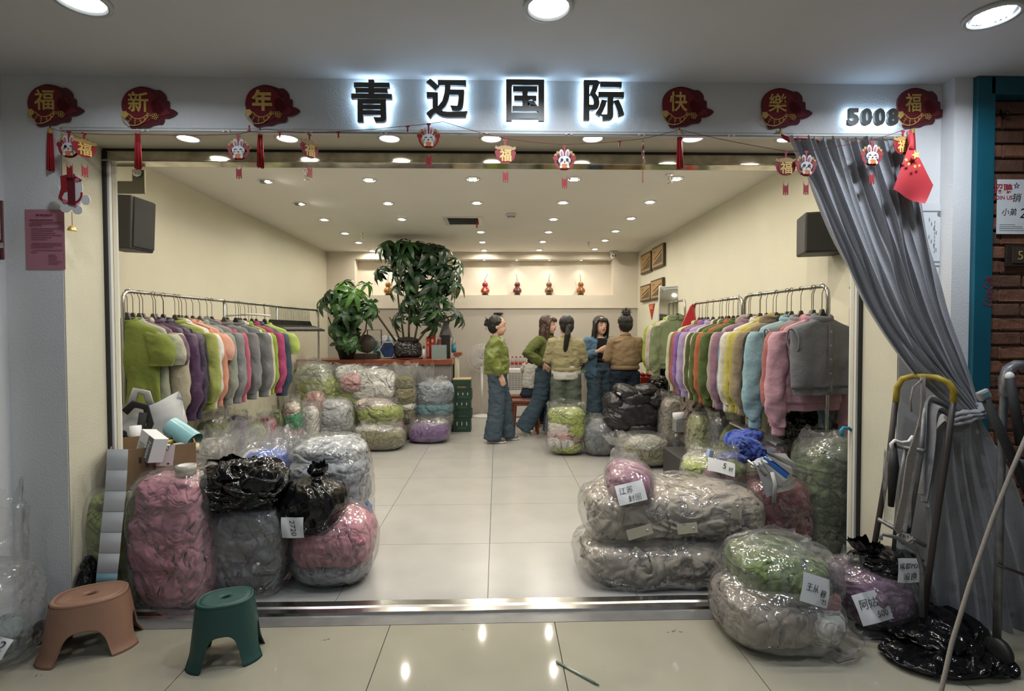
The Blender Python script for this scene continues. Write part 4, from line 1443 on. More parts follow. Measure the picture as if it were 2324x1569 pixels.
def zr(x): return 1440 + x * .2804
RIGHT = [(RA, RB, 1545, '#6f7073', 'vest', 'grey cropped vest with pink buttons, nearest on the right'),
         (RA, RB, 1470, '#b98a98', 'sweat', 'dusty pink sweatshirt with long sleeve behind the grey vest'),
         (RA, RB, 1425, '#a8625e', 'sweat', 'salmon pink sweatshirt hanging low behind the grey vest'),
         (RA, RB, 1365, '#85888c', 'vest', 'lighter grey vest second on the right rail'),
         (RA, RB, 1300, '#86aab4', 'sweat', 'pale blue sweatshirt behind the lighter grey vest'),
         (RA, RB, 1255, '#1d1a1a', 'sweat', 'black sweatshirt between khaki and pale blue ones'),
         (RA, RB, 1160, '#8d7c64', 'hood', 'khaki brown hoodie on the nearest right rail'),
         (RA, RB, 1105, '#a59a2f', 'hood', 'mustard yellow hoodie on the nearest right rail'),
         (RA, RB, 1070, '#b9ae55', 'sweat', 'yellow sweatshirt beside the mustard hoodie'),
         (RA, RB, 1035, '#c9c3b4', 'sweat', 'off-white sweatshirt between yellow and blue ones'),
         (RA, RB, 1005, '#6d93ad', 'sweat', 'sky blue sweatshirt on the nearest right rail'),
         (RA, RB, 955, '#8a6478', 'sweat', 'mauve sweatshirt peeping out behind the sky blue one'),
         (RA, RB, 920, '#a0968a', 'hood', 'beige grey hoodie last on the nearest right rail'),
         (RC, RD, 855, '#4d5e2c', 'sweat', 'forest green sweatshirt first on the middle right rail'),
         (RC, RD, 832, '#c2b9a0', 'sweat', 'cream sweatshirt behind the forest green one'),
         (RC, RD, 808, '#a8582c', 'sweat', 'burnt orange sweatshirt peeping out on the middle rail'),
         (RC, RD, 790, '#55602f', 'sweat', 'olive sweatshirt beside the burnt orange one'),
         (RC, RD, 760, '#bcb196', 'sweat', 'beige sweatshirt between two olive ones'),
         (RC, RD, 725, '#4a5128', 'sweat', 'dark olive sweatshirt at the middle of the middle rail'),
         (RC, RD, 690, '#c6bda8', 'sweat', 'cream sweatshirt beside the lilac one'),
         (RC, RD, 655, '#a493bd', 'sweat', 'pale lilac sweatshirt on the middle right rail'),
         (RC, RD, 615, '#7c5a9c', 'sweat', 'violet sweatshirt beside the pink one'),
         (RC, RD, 580, '#a9486c', 'sweat', 'raspberry pink sweatshirt on the middle right rail'),
         (RC, RD, 548, '#7d6330', 'sweat', 'mustard brown sweatshirt near the far end of the middle rail'),
         (RC, RD, 512, '#c8bfa6', 'sweat', 'cream sweatshirt last on the middle right rail'),
         (RE_, RF, 372, '#7e8a63', 'hood', 'sage green hoodie on the small far rail'),
         (RE_, RF, 348, '#cfccc6', 'hood', 'white hoodie on the small far rail'),
         (RE_, RF, 330, '#c7a7a6', 'sweat', 'pale pink sweatshirt on the small far rail'),
         (RE_, RF, 312, '#8fb4bf', 'sweat', 'light blue sweatshirt on the small far rail'),
         (RE_, RF, 292, '#9fb63a', 'sweat', 'lime sweatshirt last on the small far rail')]
for k, (a, b, x, c, kind, lab) in enumerate(RIGHT):
    M = hang_M(a, b, zr(x), (.2 if k == 0 else random.uniform(-.08, .08)), random.uniform(-.03, .02))
    hanger(M, 'dark hanger holding the ' + ' '.join(lab.split()[:9]), 'hangers on the right rails', M_HANGG)
    garment(M, lab, c, kind, k + 1, 'clothes on the right rails', {'vest': 'vest', 'hood': 'hoodie'}.get(kind, 'sweatshirt'), None, nm_of[kind], sl=.62 if k in (1, 4) else None)
# ------------------------------------------------------------------ bags of clothes
_cs = {}


def cube_sphere(n):
    if n in _cs:
        return _cs[n]
    key, vs, fs = {}, [], []
    g = np.tan(np.linspace(-math.pi / 4, math.pi / 4, n + 1))
    for ax in range(3):
        for sg in (-1, 1):
            idx = {}
            for i in range(n + 1):
                for j in range(n + 1):
                    v = [0, 0, 0]
                    v[ax] = sg; v[(ax + 1) % 3] = g[i] * sg; v[(ax + 2) % 3] = g[j]
                    k = tuple(np.round(v, 5))
                    if k not in key:
                        key[k] = len(vs); vs.append(v)
                    idx[i, j] = key[k]
            for i in range(n):
                for j in range(n):
                    fs.append((idx[i, j], idx[i + 1, j], idx[i + 1, j + 1], idx[i, j + 1]))
    V = np.array(vs, float)
    V /= np.linalg.norm(V, axis=1)[:, None]
    _cs[n] = (V, fs)
    return _cs[n]


def lump(c, r, seed, n=30, k=3.2, amp=.02, freq=8.0, lean=(0, 0), taper=0.0, flat=True, z0=0.0, ry=0.0):
    """crumpled rounded-box lump of cloth; returns vertices, faces"""
    V, fs = cube_sphere(n)
    s = (np.abs(V) ** k).sum(1) ** (-1 / k)
    P = V * s[:, None] * np.array(r)
    P[:, :2] *= (1 - taper * (P[:, 2:3] / r[2]))
    N = V / np.array(r); N /= np.linalg.norm(N, axis=1)[:, None]
    Q = P + np.array(c)
    h = crumple(Q, seed, freq)
    low = fbm(Q * 3.2 / max(.25, max(r)) * .3, seed + 77, 2)
    P = P + N * (h * amp + low * amp * 1.3)[:, None]
    P[:, 0] += lean[0] * (P[:, 2] / r[2] + 1) * .5
    P[:, 1] += lean[1] * (P[:, 2] / r[2] + 1) * .5
    if ry:
        cs, sn = math.cos(ry), math.sin(ry)
        P = np.stack([P[:, 0] * cs + P[:, 2] * sn, P[:, 1], -P[:, 0] * sn + P[:, 2] * cs], 1)
    P = P + np.array(c)
    if flat:
        P[:, 2] = np.maximum(P[:, 2], z0 + .004)
    return P, fs


def bagcloth(col):
    return mat('bagged_cloth_' + col.strip('#'), soft(col, .16, 1.12), .85, bump=[('fold', 2.6, .6, .04), ('crease', 3.4, .75, .03), ('crease', 6.5, .5, .015), ('noise', 320, .15, .002)], sheen=.2, spec=.25, var=.1, vscale=7)


FILM = film('clear_polythene', haze=.09, gloss=.45, scale=12)
FILM2 = film('milky_polythene', haze=.17, gloss=.5, scale=13)
FILM3 = film('crumpled_milky_polythene', haze=.27, gloss=.5, scale=16)
M_BIN = mat('black_bin_liner', (.004, .004, .0045), .11, bump=[('fold', 3.5, .5, .03), ('ridge', 9, .35, .02)], spec=.5)


def film_skin(r, cz, seed, n=26, k=3.0, grow=.012, amp=.010, lean=(0, 0), taper=0.0):
    V, fs = cube_sphere(n)
    s = (np.abs(V) ** k).sum(1) ** (-1 / k)
    R = np.array(r) + grow
    P = V * s[:, None] * R
    P[:, :2] *= (1 - taper * (P[:, 2:3] / R[2]))
    N = V / R; N /= np.linalg.norm(N, axis=1)[:, None]
    a = fbm(P * 11, seed, 3)
    b = 1 - np.abs(fbm(P * 7, seed + 4, 2)) * 3
    P = P + N * (amp * (.8 * a + .5 * np.clip(b, -1, 1)))[:, None]
    P[:, 0] += lean[0] * (P[:, 2] / R[2] + 1) * .5
    P[:, 1] += lean[1] * (P[:, 2] / R[2] + 1) * .5
    P[:, 2] = np.maximum(P[:, 2] + cz, .002)
    return P, fs


def ruffle(r0, h, seed, flare=.4, pinch=0.0, lean=(0, 0), rows=16, n=84, amp=.35, squash=1.0):
    """crumpled open neck of a bag: ring rows rising from z=0"""
    th = np.linspace(0, 2 * math.pi, n + 1)[:-1]
    P = []
    top = .62 + .5 * fbm(np.stack([np.cos(th) * 1.6, np.sin(th) * 1.6, th * 0 + seed], 1), seed, 3)
    for t in np.linspace(0, 1, rows):
        w = fbm(np.stack([np.cos(th) * 2.6, np.sin(th) * 2.6, th * 0 + t * 1.6 + seed], 1), seed + 2, 3)
        w2 = fbm(np.stack([np.cos(th) * 7, np.sin(th) * 7, th * 0 + t * 2 + seed], 1), seed + 8, 2)
        r = r0 * (1 + flare * t - pinch * math.exp(-((t - .3) / .16) ** 2)) * (1 + amp * (.2 + t) * w + .16 * t * w2)
        z = h * (t * (.55 + .6 * top)) + .03 * w * t
        P.append(np.stack([r * np.cos(th) + lean[0] * t * t, r * np.sin(th) * squash + lean[1] * t * t, z], 1))
    return np.array(P)


def note(parent, c, W, H, tilt, text_lines, face=(0, -1, .15), mt=None, seed=1):
    """slightly curled paper label lying on a bag, with marker strokes"""
    f = Vector(face).normalized()
    x = Vector((math.cos(tilt), 0, math.sin(tilt)))
    x = (x - f * x.dot(f)).normalized()
    z = x.cross(f) * -1
    z = f.cross(x) * -1
    if z.z < 0: z = -z
    M = basis(c, x, z)
    rows = []
    for v in np.linspace(-.5, .5, 9):
        rows.append([(u * W, -.004 + .010 * (u * u + .6 * (v - .1) ** 2) + .003 * math.sin(seed + u * 7 + v * 4), v * H) for u in np.linspace(-.5, .5, 9)])
    o = MB().grid(rows).obj('paper_label', M_PAPER, parent, M=M)
    o.data.materials.clear(); o.data.materials.append(M_PAPER)
    for body, ux, uz, w, sh in text_lines:
        text_obj('marker_writing', body, TR(ux * W, -.0065, uz * H), M_INK, o, w * W * 1.15, None, .0012, -.008, sh)
    return o


def bag(label, box, Yf=None, depth=None, lumps=None, col=None, z0=None, seed=0, neck=None, fm=FILM, k=3.2, n=None, amp=.02, freq=8.0, taper=0.0, lean=(0, 0), name='clothes_bag', cat='bag', group='bagged clothes', black=False, fgrow=.012, skin=True, hfrac=None):
    x0, y0, x1, y1 = box
    xc = (x0 + x1) / 2
    if Yf is None:
        Yf = onz(xc, y1, 0).y
    if z0 is None:
        z0 = 0.0
    elif z0 == 'px':
        z0 = max(0, at(xc, y1, Yf).z)
    w = (x1 - x0) / F_PX * Yf
    depth = depth or w * .8
    Yc = Yf + depth / 2
    a = (x1 - x0) / 2 / F_PX * (Yf + depth * .35)
    top = at(xc, y0, Yf + depth * .4).z
    h = max(.06, top - z0)
    if hfrac: h *= hfrac
    base = at(xc, y1, Yc)
    t = thing(name, label, cat, (base.x, Yc, z0), group=group)
    big = (x1 - x0) > 130
    n = n or (40 if big else 26)
    r = (a - fgrow, depth / 2 - fgrow, h / 2 - fgrow * .5)
    if black:
        P, fs = lump((0, 0, h / 2), r, seed, n, k, amp, freq, lean, taper)
        MB().add(P, fs, True).obj('bag_skin', M_BIN, t)
    else:
        for q, L in enumerate(lumps or [((0, 0, 0), (1, 1, 1), col)]):
            (cx, cy, cz), (sx, sy, sz), cc = L[:3]
            c = (cx * r[0], cy * r[1], h / 2 + cz * r[2])
            rr = (r[0] * sx, r[1] * sy, r[2] * sz)
            m_ = max(12, int(n * max(sx, sz)))
            P, fs = lump(c, rr, seed * 7 + q * 3, m_, L[3] if len(L) > 3 else k, amp * (1 if len(lumps or []) < 2 else .8), freq, lean if not lumps else (0, 0), taper if not lumps else 0)
            MB().add(P, fs, True).obj('folded_garments', bagcloth(cc), t)
        if skin:
            P, fs = film_skin(r, h / 2, seed + 13, max(14, int(n * .8)), k, max(fgrow, amp * .8), .012 if big else .008, lean, taper)
            MB().add(P, fs, True).obj('plastic_film', fm, t)
    if neck:
        for q, nk in enumerate(neck if isinstance(neck, list) else [neck]):
            P = ruffle(nk.get('r', .6) * min(r[0], r[1] * 1.3), nk.get('h', .12), seed + q * 5, nk.get('flare', .4), nk.get('pinch', 0), nk.get('lean', (0, 0)), amp=nk.get('amp', .35), squash=nk.get('sq', .9))
            zz = nk.get('z', None)
            MB().grid(P + np.array((nk.get('x', 0) * r[0], nk.get('y', 0) * r[1], h * nk.get('zf', .93))), wrap=True).obj('crumpled_neck', M_BIN if black else nk.get('fm', FILM2), t)
    t['h'] = h
    t['r'] = r
    return t


PINK, GREEN, LIME, GREY, BEIGE = '#a8586e', '#6d7d34', '#8a9a3c', '#6f7173', '#8f8577'
# ---- left front row
bl1 = bag('tall bag of lime green clothes by the left jamb', (228, 1106, 344, 1386), Yf=2.63, depth=.28, col='#7a8438', seed=1, k=5.0, amp=.032, fm=FILM2, freq=5.5)
bl2 = bag('tall bag of pink clothes on the shop threshold', (338, 1072, 492, 1388), Yf=2.60, depth=.36, col='#b87684', seed=2, k=5.5, amp=.032, freq=5.5, fm=FILM2, taper=-.0, neck={'r': .75, 'h': .07, 'flare': .1, 'zf': .9, 'fm': FILM2})
MB().grid([[tuple(at(350 + 130 * u + 20 * v, 1385 + v * 26 * (1 - abs(u - .45)), 2.60 - .05 * v) - bl2.location) for u in np.linspace(0, 1, 8)] for v in np.linspace(0, 1, 6)]).obj('film_corner', FILM2, bl2)
bl3 = bag('bag of grey clothes under the open black bag', (492, 1140, 668, 1366), depth=.40, col='#7e7f82', seed=3, k=5.0, amp=.030, freq=5.5, fm=FILM2, taper=-.05)
bl4 = bag('round bag of pink and grey clothes at the left front', (664, 1150, 856, 1356), depth=.42, seed=4, k=2.6, amp=.022, lumps=[((0, 0, -.6), (.92, .9, .42), '#6a6c70'), ((.02, 0, .12), (1, .98, .82), '#b9717f')], fm=FILM2)
bl5 = bag('open clear bag of folded grey clothes over blue ones', (655, 992, 845, 1196), Yf=3.15, depth=.5, z0=.0, seed=5, k=3.0, lumps=[((0, 0, -.72), (.97, .95, .3), '#a85a70'), ((.1, 0, -.42), (.92, .95, .26), '#2a58a8'), ((-.1, -.1, -.2), (.8, .95, .25), '#a05468'), ((0, 0, .1), (.98, .96, .36), '#7a7f86'), ((0, 0, .42), (.95, .95, .3), '#8d939a'), ((.0, 0, .72), (.85, .85, .25), '#9aa0a6')], neck={'r': .95, 'h': .10, 'flare': -.25, 'zf': .88, 'fm': FILM2}, fm=FILM)
bl6 = bag('clear bag of bright blue clothes behind the open black bag', (545, 1005, 668, 1110), Yf=3.2, depth=.36, seed=6, z0=.35, lumps=[((0, 0, -.1), (.9, .9, .8), '#1f55b4'), ((-.3, 0, .4), (.5, .7, .4), '#b8bcc0')], neck={'r': .9, 'h': .15, 'flare': -.2, 'zf': .8, 'fm': FILM3}, fm=FILM2)
# black bags on top
bk1 = bag('open black bin bag lying on the bag of grey clothes', (435, 1052, 668, 1196), Yf=2.66, depth=.44, z0='px', seed=21, black=True, k=2.5, amp=.035, freq=5.5, group='black bin bags', name='bin_bag', neck=[{'r': .75, 'h': .06, 'flare': -.35, 'zf': .82, 'amp': .3, 'x': -.1}])
bk2 = bag('tied black bin bag with a white label on the pink bag', (632, 1084, 796, 1242), Yf=2.74, depth=.38, z0='px', seed=22, black=True, k=2.5, amp=.016, freq=4.0, group='black bin bags', name='bin_bag', neck={'r': .30, 'h': .085, 'flare': -.1, 'pinch': .35, 'zf': .94, 'amp': .25, 'x': .12})
note(bk2, at(664, 1198, 2.725) - bk2.location, .13, .105, .05, [('2720', .05, 0, .55, .2)], (-.25, -1, .1))
wr = bk2.children[-1]
for ch in list(wr.children):
    ch.rotation_euler = (0, math.radians(80), 0)
bk3 = bag('crumpled black bag on the floor behind the tan stool', (140, 1262, 212, 1400), Yf=2.50, depth=.2, seed=23, black=True, k=2.4, amp=.03, freq=7, group='black bin bags', name='bin_bag', taper=.35)
bk3.location.x += .06
# ---- bags below and beyond the left rail
row = [('purple knit clothes under the left rail', (505, 932, 572, 1038), 4.9, '#6a5484', None),
       ('lime clothes beside the purple bag', (562, 948, 598, 1030), 5.0, '#8f9c4a', None),
       ('rose pink clothes under the left rail', (578, 938, 628, 1018), 5.3, '#b7667a', None),
       ('pale green clothes behind the rose pink bag', (612, 922, 652, 1010), 5.6, '#8c9a62', None)]
for k, (lb, bx, Y, c, _) in enumerate(row):
    bag('clear bag of ' + lb, bx, Yf=Y, depth=.26, col=c, seed=30 + k, z0=0 if k != 1 else 0, k=3.6, n=24, amp=.016, neck={'r': .8, 'h': .10, 'flare': -.1, 'zf': .93, 'fm': FILM2}, hfrac=.93)
bag('clear bag of mixed coloured scraps under the left rail', (640, 908, 690, 1012), Yf=5.6, depth=.3, seed=35, n=24, lumps=[((-.1, 0, -.7), (.9, .9, .3), '#b79a80'), ((.1, 0, -.35), (.85, .9, .3), '#7c8fb0'), ((-.1, 0, 0), (.9, .9, .3), '#b08a9a'), ((.1, 0, .3), (.8, .9, .3), '#2f8a5a'), ((-.1, 0, .62), (.7, .8, .3), '#c8b8a8')], neck={'r': .7, 'h': .12, 'flare': 0, 'zf': .92, 'fm': FILM3}, fm=FILM)
bag('clear bag of white and green clothes beside the scraps bag', (682, 915, 728, 1008), Yf=5.8, depth=.28, seed=36, n=24, lumps=[((0, 0, -.5), (.9, .9, .5), '#8a9a58'), ((0, 0, .3), (.9, .9, .6), '#c6c4be')], neck={'r': .8, 'h': .1, 'flare': .1, 'zf': .9, 'fm': FILM3}, fm=FILM2)
bag('small clear bag of salmon clothes on the floor pile', (692, 890, 740, 955), Yf=6.0, depth=.26, z0=.28, seed=37, n=22, col='#b98a80', neck={'r': .7, 'h': .12, 'flare': .2, 'zf': .9, 'fm': FILM2})
bag('small teal bundle at the foot of the left pile', (700, 955, 740, 1000), Yf=6.1, depth=.25, seed=38, n=20, col='#5a97a0')
bag('clear bag of white and charcoal knitwear left of the olive bag', (712, 905, 802, 1005), Yf=6.0, depth=.45, seed=39, n=30, lumps=[((0, 0, -.55), (.98, .95, .45), '#4a4a4c'), ((0, 0, .1), (1, .95, .35), '#8c8f92'), ((0, 0, .5), (.9, .9, .45), '#a6abb0')], neck={'r': .9, 'h': .08, 'flare': -.2, 'zf': .85, 'fm': FILM2}, fm=FILM2)
bag('clear bag of olive clothes with a loose white neck', (795, 962, 922, 1028), depth=.5, seed=40, n=30, lumps=[((0, 0, -.2), (1, 1, .8), '#767552'), ((-.1, -.1, .5), (.7, .7, .4), '#a3a394')], neck=[{'r': .8, 'h': .12, 'flare': -.2, 'zf': .75, 'fm': FILM3}, {'r': .4, 'h': .1, 'flare': .5, 'zf': .6, 'x': -.85, 'y': -.3, 'fm': FILM3}], fm=FILM)
bag('bag heaped with lime green and pale pink clothes', (808, 905, 918, 1015), Yf=6.55, depth=.5, seed=41, n=30, lumps=[((.1, 0, -.4), (.95, .95, .6), '#b89aa0'), ((.05, -.05, .25), (.95, .95, .5), '#93a040'), ((-.2, 0, .6), (.8, .85, .4), '#b7a9a2')], fm=FILM, neck={'r': .85, 'h': .06, 'flare': -.3, 'zf': .9})
bag('clear bag of purple clothes at the end of the left pile', (928, 948, 1024, 1010), depth=.5, seed=42, n=30, lumps=[((0, 0, -.25), (1, 1, .75), '#6c4a84')], neck={'r': 1.0, 'h': .14, 'flare': -.15, 'zf': .62, 'fm': FILM2, 'amp': .25}, fm=FILM)
bag('stacked bag of grey-blue and teal clothes behind the purple bag', (940, 862, 1032, 985), Yf=7.05, depth=.5, seed=43, n=30, lumps=[((0, 0, -.75), (.9, .9, .28), '#77765a'), ((0, 0, -.45), (.98, .95, .25), '#7d7b62'), ((0, 0, -.05), (1, .95, .28), '#5f98a0'), ((0, 0, .5), (1, 1, .5), '#7c8792')], neck=[{'r': .75, 'h': .1, 'flare': -.3, 'zf': .93, 'fm': FILM2}, {'r': .4, 'h': .28, 'flare': .2, 'zf': .9, 'x': -.45, 'fm': FILM3}], fm=FILM2)
bag('narrow stack of khaki clothes in clear plastic by the counter', (898, 850, 948, 1000), Yf=6.85, depth=.4, seed=44, n=26, lumps=[((0, 0, -.75), (1, 1, .25), '#7a7656'), ((0, 0, -.3), (.98, .95, .28), '#77704e'), ((0, 0, 0), (.95, .95, .12), '#c2c0b8'), ((0, 0, .35), (1, .95, .3), '#847c58'), ((0, 0, .75), (.9, .9, .25), '#6d6a4c')], neck={'r': .9, 'h': .25, 'flare': .3, 'zf': .9, 'fm': FILM3})
bag('big clear bag of white, lime and pink clothes before the counter', (752, 832, 908, 1000), Yf=6.85, depth=.5, seed=45, n=36, lumps=[((0, 0, -.4), (1, 1, .6), '#9aa64a'), ((-.55, 0, .3), (.4, .8, .35), '#8c9c36'), ((-.25, -.2, .55), (.45, .8, .3), '#b98f92'), ((.3, -.1, .45), (.68, .9, .5), '#cfcfcb'), ((-.45, 0, .8), (.4, .7, .25), '#c8c9c4')], neck=[{'r': .85, 'h': .16, 'flare': .1, 'zf': .88, 'x': .35, 'fm': FILM3}, {'r': .5, 'h': .14, 'flare': .2, 'zf': .9, 'x': -.6, 'fm': FILM3}], fm=FILM2)
bag('clear bag of lime clothes at the far end of the left rail', (672, 822, 762, 960), Yf=6.7, depth=.5, seed=46, n=30, lumps=[((0, 0, -.35), (.95, 1, .65), '#8f9c3e'), ((.1, 0, .3), (1, .95, .4), '#98a455'), ((0, 0, .65), (.9, .9, .3), '#a9b09a')], neck=[{'r': .9, 'h': .16, 'flare': -.1, 'zf': .85, 'fm': FILM3}, {'r': .5, 'h': .2, 'flare': .1, 'zf': .85, 'x': -.3, 'fm': FILM3}], fm=FILM2)
bag('clear bag of lime and olive clothes below the big white bag', (745, 905, 800, 960), Yf=6.5, depth=.35, z0=.1, seed=47, n=22, col='#7f8f3a')
# heap of empty clear plastic behind the carton
eb = thing('loose_plastic_bags', 'heap of loose empty clear plastic bags behind the carton', 'plastic bag', at(512, 1010, 3.9))
for k, (px, py, Y, r, h) in enumerate(((500, 1035, 3.7, .20, .28), (545, 1015, 3.9, .17, .25), (470, 1030, 3.8, .16, .2), (600, 1035, 3.7, .15, .2), (640, 1030, 3.6, .16, .22))):
    P = ruffle(r, h, 60 + k, -.1, 0, (.05, .02), 14, 70, .5)
    q = at(px, py, Y)
    MB().grid(P + np.array((q - eb.location)) - np.array((0, 0, h * .3)), wrap=True).obj('crumpled_film', FILM3 if k % 2 else FILM2, eb)
bag('clear bag of lime green folded tops behind the carton', (452, 940, 520, 1010), Yf=4.35, depth=.35, z0=.25, seed=48, n=24, lumps=[((0, 0, -.4), (1, 1, .5), '#7f8f34'), ((0, 0, .4), (.9, .9, .4), '#5f6e2a')], neck={'r': .9, 'h': .2, 'flare': .1, 'zf': .8, 'fm': FILM2}, fm=FILM)
bag('cream bundle in clear plastic behind the carton', (450, 1000, 530, 1060), Yf=3.75, depth=.3, z0=.3, seed=49, n=24, col='#a8a595', fm=FILM2)

# ---- right front
br1 = bag('big clear bag of beige clothes lying at the bottom', (1302, 1218, 1655, 1348), depth=.52, col='#988d7d', seed=51, k=3.8, n=60, amp=.036, freq=5.5, fm=FILM2)
br2 = bag('big clear bag of beige clothes lying on top of another', (1314, 1100, 1720, 1250), Yf=2.80, depth=.56, z0=br1['h'] - .03, seed=52, col='#9b9081', k=3.2, n=60, amp=.038, freq=5.5, fm=FILM2)
M_TAG = mat('beige_hang_tag', (.40, .36, .27), .7)
for par, px, py, Y, tl, w in ((br2, 1452, 1208, 2.775, .28, .14), (br2, 1672, 1160, 2.80, 1.45, .09), (br2, 1560, 1200, 2.775, .1, .11), (br1, 1608, 1322, 2.79, -.2, .13), (br1, 1440, 1262, 2.785, .9, .09)):
    q = at(px, py, Y) - par.location
    tg = MB().box((0, 0, 0), (w, .003, .055), bev=.001).obj('hang_tag', M_TAG, par, M=TR(q.x, q.y, q.z, -.1, -tl, 0))
    MB().lathe([(0, -.001), (.006, -.001), (.006, .001)], 10, (w * .3, -.003, 0), True, Euler((math.pi / 2, 0, 0)).to_matrix()).obj('eyelet', M_PAPER, tg)
br3 = bag('rolled pink clothes in clear plastic with a handwritten label', (1372, 1052, 1482, 1168), Yf=2.78, depth=.42, z0='px', col='#8e5570', seed=53, k=2.5, n=36, amp=.012, freq=5, fm=FILM2, neck={'r': .8, 'h': .09, 'flare': -.4, 'zf': .8, 'y': .5, 'fm': FILM3})
note(br3, at(1432, 1119, 2.772) - br3.location, .155, .105, .22, [('江苏', -.15, .18, .42, .1), ('封回', .08, -.25, .4, .1)], (-.05, -1, .35))
br4 = bag('small clear bag of pink and lime clothes with a torn label', (1543, 1028, 1690, 1136), Yf=3.15, depth=.34, z0='px', seed=54, n=34, k=2.5, lumps=[((.3, 0, .1), (.7, .9, .8), '#77863a'), ((-.6, -.1, .3), (.4, .8, .5), '#93a04a'), ((-.1, -.25, -.05), (.75, .85, .6), '#b6949a'), ((-.2, -.1, -.55), (.8, .85, .4), '#c4c2bc')], neck={'r': .9, 'h': .08, 'flare': -.3, 'zf': .88, 'fm': FILM2}, fm=FILM2, amp=.02)
note(br4, at(1637, 1060, 3.15) - br4.location, .17, .085, -.28, [('5', .1, .1, .12, .2), ('好', .33, -.05, .16, .2)], (.1, -1, .6))
br5 = bag('clear bag of dark red clothes behind the beige bags', (1668, 1085, 1830, 1262), Yf=3.0, depth=.4, seed=55, n=40, k=3.6, amp=.02, col='#6d1a26', fm=FILM2)
br6 = bag('tall open clear bag of olive green clothes by the right jamb', (1803, 985, 1985, 1255), Yf=2.96, depth=.40, seed=56, n=46, k=3.2, amp=.024, lumps=[((0, 0, -.62), (1, 1, .40), '#3f4a26'), ((0, 0, -.05), (1, .98, .38), '#4a5a2c'), ((0, 0, .5), (.98, .98, .42), '#56653a')], neck={'r': 1.0, 'h': .15, 'flare': -.3, 'zf': .84, 'fm': FILM3, 'amp': .28}, fm=FILM2)
br7b = bag('bag of beige clothes lying across the threshold', (1616, 1320, 1886, 1505), Yf=2.13, depth=.50, seed=57, n=46, k=2.8, amp=.024, lumps=[((-.15, 0, -.1), (.85, .95, .9), '#7d7163'), ((.62, -.25, -.25), (.36, .7, .72), '#b9b7b0'), ((.75, .0, .45), (.3, .6, .4), '#9a5a52')], fm=FILM2, neck={'r': .5, 'h': .06, 'flare': .2, 'zf': .06, 'x': .7, 'y': -.5, 'fm': FILM3})
br7 = bag('clear bag of moss green clothes with a handwritten label', (1644, 1238, 1888, 1415), Yf=2.22, depth=.48, z0='px', seed=58, n=50, k=2.7, amp=.024, freq=7, lumps=[((0, 0, -.25), (.95, .92, .7), '#23242a'), ((-.1, -.06, .12), (.93, .98, .85), '#55682c')], neck={'r': .7, 'h': .05, 'flare': -.3, 'zf': .93, 'fm': FILM3}, fm=FILM2)
note(br7, at(1850, 1340, 2.19) - br7.location, .155, .12, -.30, [('王从', -.15, .05, .38, .15), ('穆', .26, -.05, .18, .15), ('25', .3, -.32, .14, .1)], (.35, -1, .25))
br8 = bag('clear bag of purple clothes with a label beside the trolley', (1882, 1285, 2055, 1482), Yf=2.30, depth=.40, seed=59, n=42, k=2.6, amp=.02, col='#6a3e62', neck=[{'r': .6, 'h': .10, 'flare': -.3, 'zf': .85, 'x': -.3, 'fm': FILM3}], fm=FILM2)
note(br8, at(1980, 1378, 2.33) - br8.location, .155, .13, .22, [('阿姑', -.1, .15, .5, .1), ('500', .2, -.25, .3, .2)], (.0, -1, .45))
bk5 = bag('tied black bin bag with a white label on the trolley', (1930, 1255, 2095, 1340), Yf=2.33, depth=.30, z0='px', seed=24, black=True, k=2.4, amp=.03, freq=6, group='black bin bags', name='bin_bag', neck={'r': .4, 'h': .10, 'flare': .1, 'pinch': .3, 'zf': .75, 'amp': .25, 'x': -.6, 'lean': (-.05, -.03)})
note(bk5, at(2063, 1295, 2.325) - bk5.location, .115, .11, -.03, [('成都PDS', 0, .2, .8, .1), ('没换', 0, -.22, .5, .1)], (.1, -1, .1))
bk6 = bag('black bin bag slumped on the floor before the curtain', (1985, 1405, 2235, 1500), Yf=2.12, depth=.42, seed=25, black=True, k=2.3, amp=.035, freq=6, group='black bin bags', name='bin_bag', taper=.15)
bk7 = bag('flat black bin bag at the lower right of the floor', (1995, 1480, 2290, 1590), Yf=1.98, depth=.34, seed=26, black=True, k=2.2, amp=.04, freq=7, group='black bin bags', name='bin_bag', taper=.2)
# ---- right, further back
bag('clear bag of lime, white and pink clothes on the open floor', (1238, 922, 1332, 1038), depth=.40, seed=71, n=34, k=3.2, lumps=[((0, 0, -.72), (.8, .9, .26), '#8f9c3e'), ((-.25, 0, -.45), (.7, .95, .3), '#c2bfba'), ((-.05, -.05, -.25), (.88, .9, .3), '#bb8f8c'), ((.4, 0, .0), (.55, .98, .42), '#93a23c'), ((-.35, -.05, .1), (.62, .95, .38), '#c0b5b0'), ((0, 0, .55), (.95, .95, .4), '#98a646')], neck={'r': 1.0, 'h': .12, 'flare': -.05, 'zf': .9, 'fm': FILM2, 'amp': .2}, fm=FILM)
bag('clear bag of blue-grey clothes beside the lime bag', (1318, 950, 1405, 1040), depth=.40, seed=72, n=30, k=2.8, col='#5f666e', neck={'r': .7, 'h': .12, 'flare': .2, 'zf': .88, 'fm': FILM2, 'lean': (.05, -.1)}, fm=FILM2)
bag('clear bag of olive clothes with a big milky neck', (1395, 985, 1525, 1068), depth=.5, seed=73, n=36, k=2.8, lumps=[((.1, 0, -.25), (.9, 1, .75), '#777650'), ((.15, -.1, .4), (.7, .8, .45), '#aaa998')], neck=[{'r': .95, 'h': .14, 'flare': -.15, 'zf': .62, 'fm': FILM3}, {'r': .6, 'h': .10, 'flare': .3, 'zf': .7, 'x': -.75, 'y': -.2, 'fm': FILM3}], fm=FILM2)
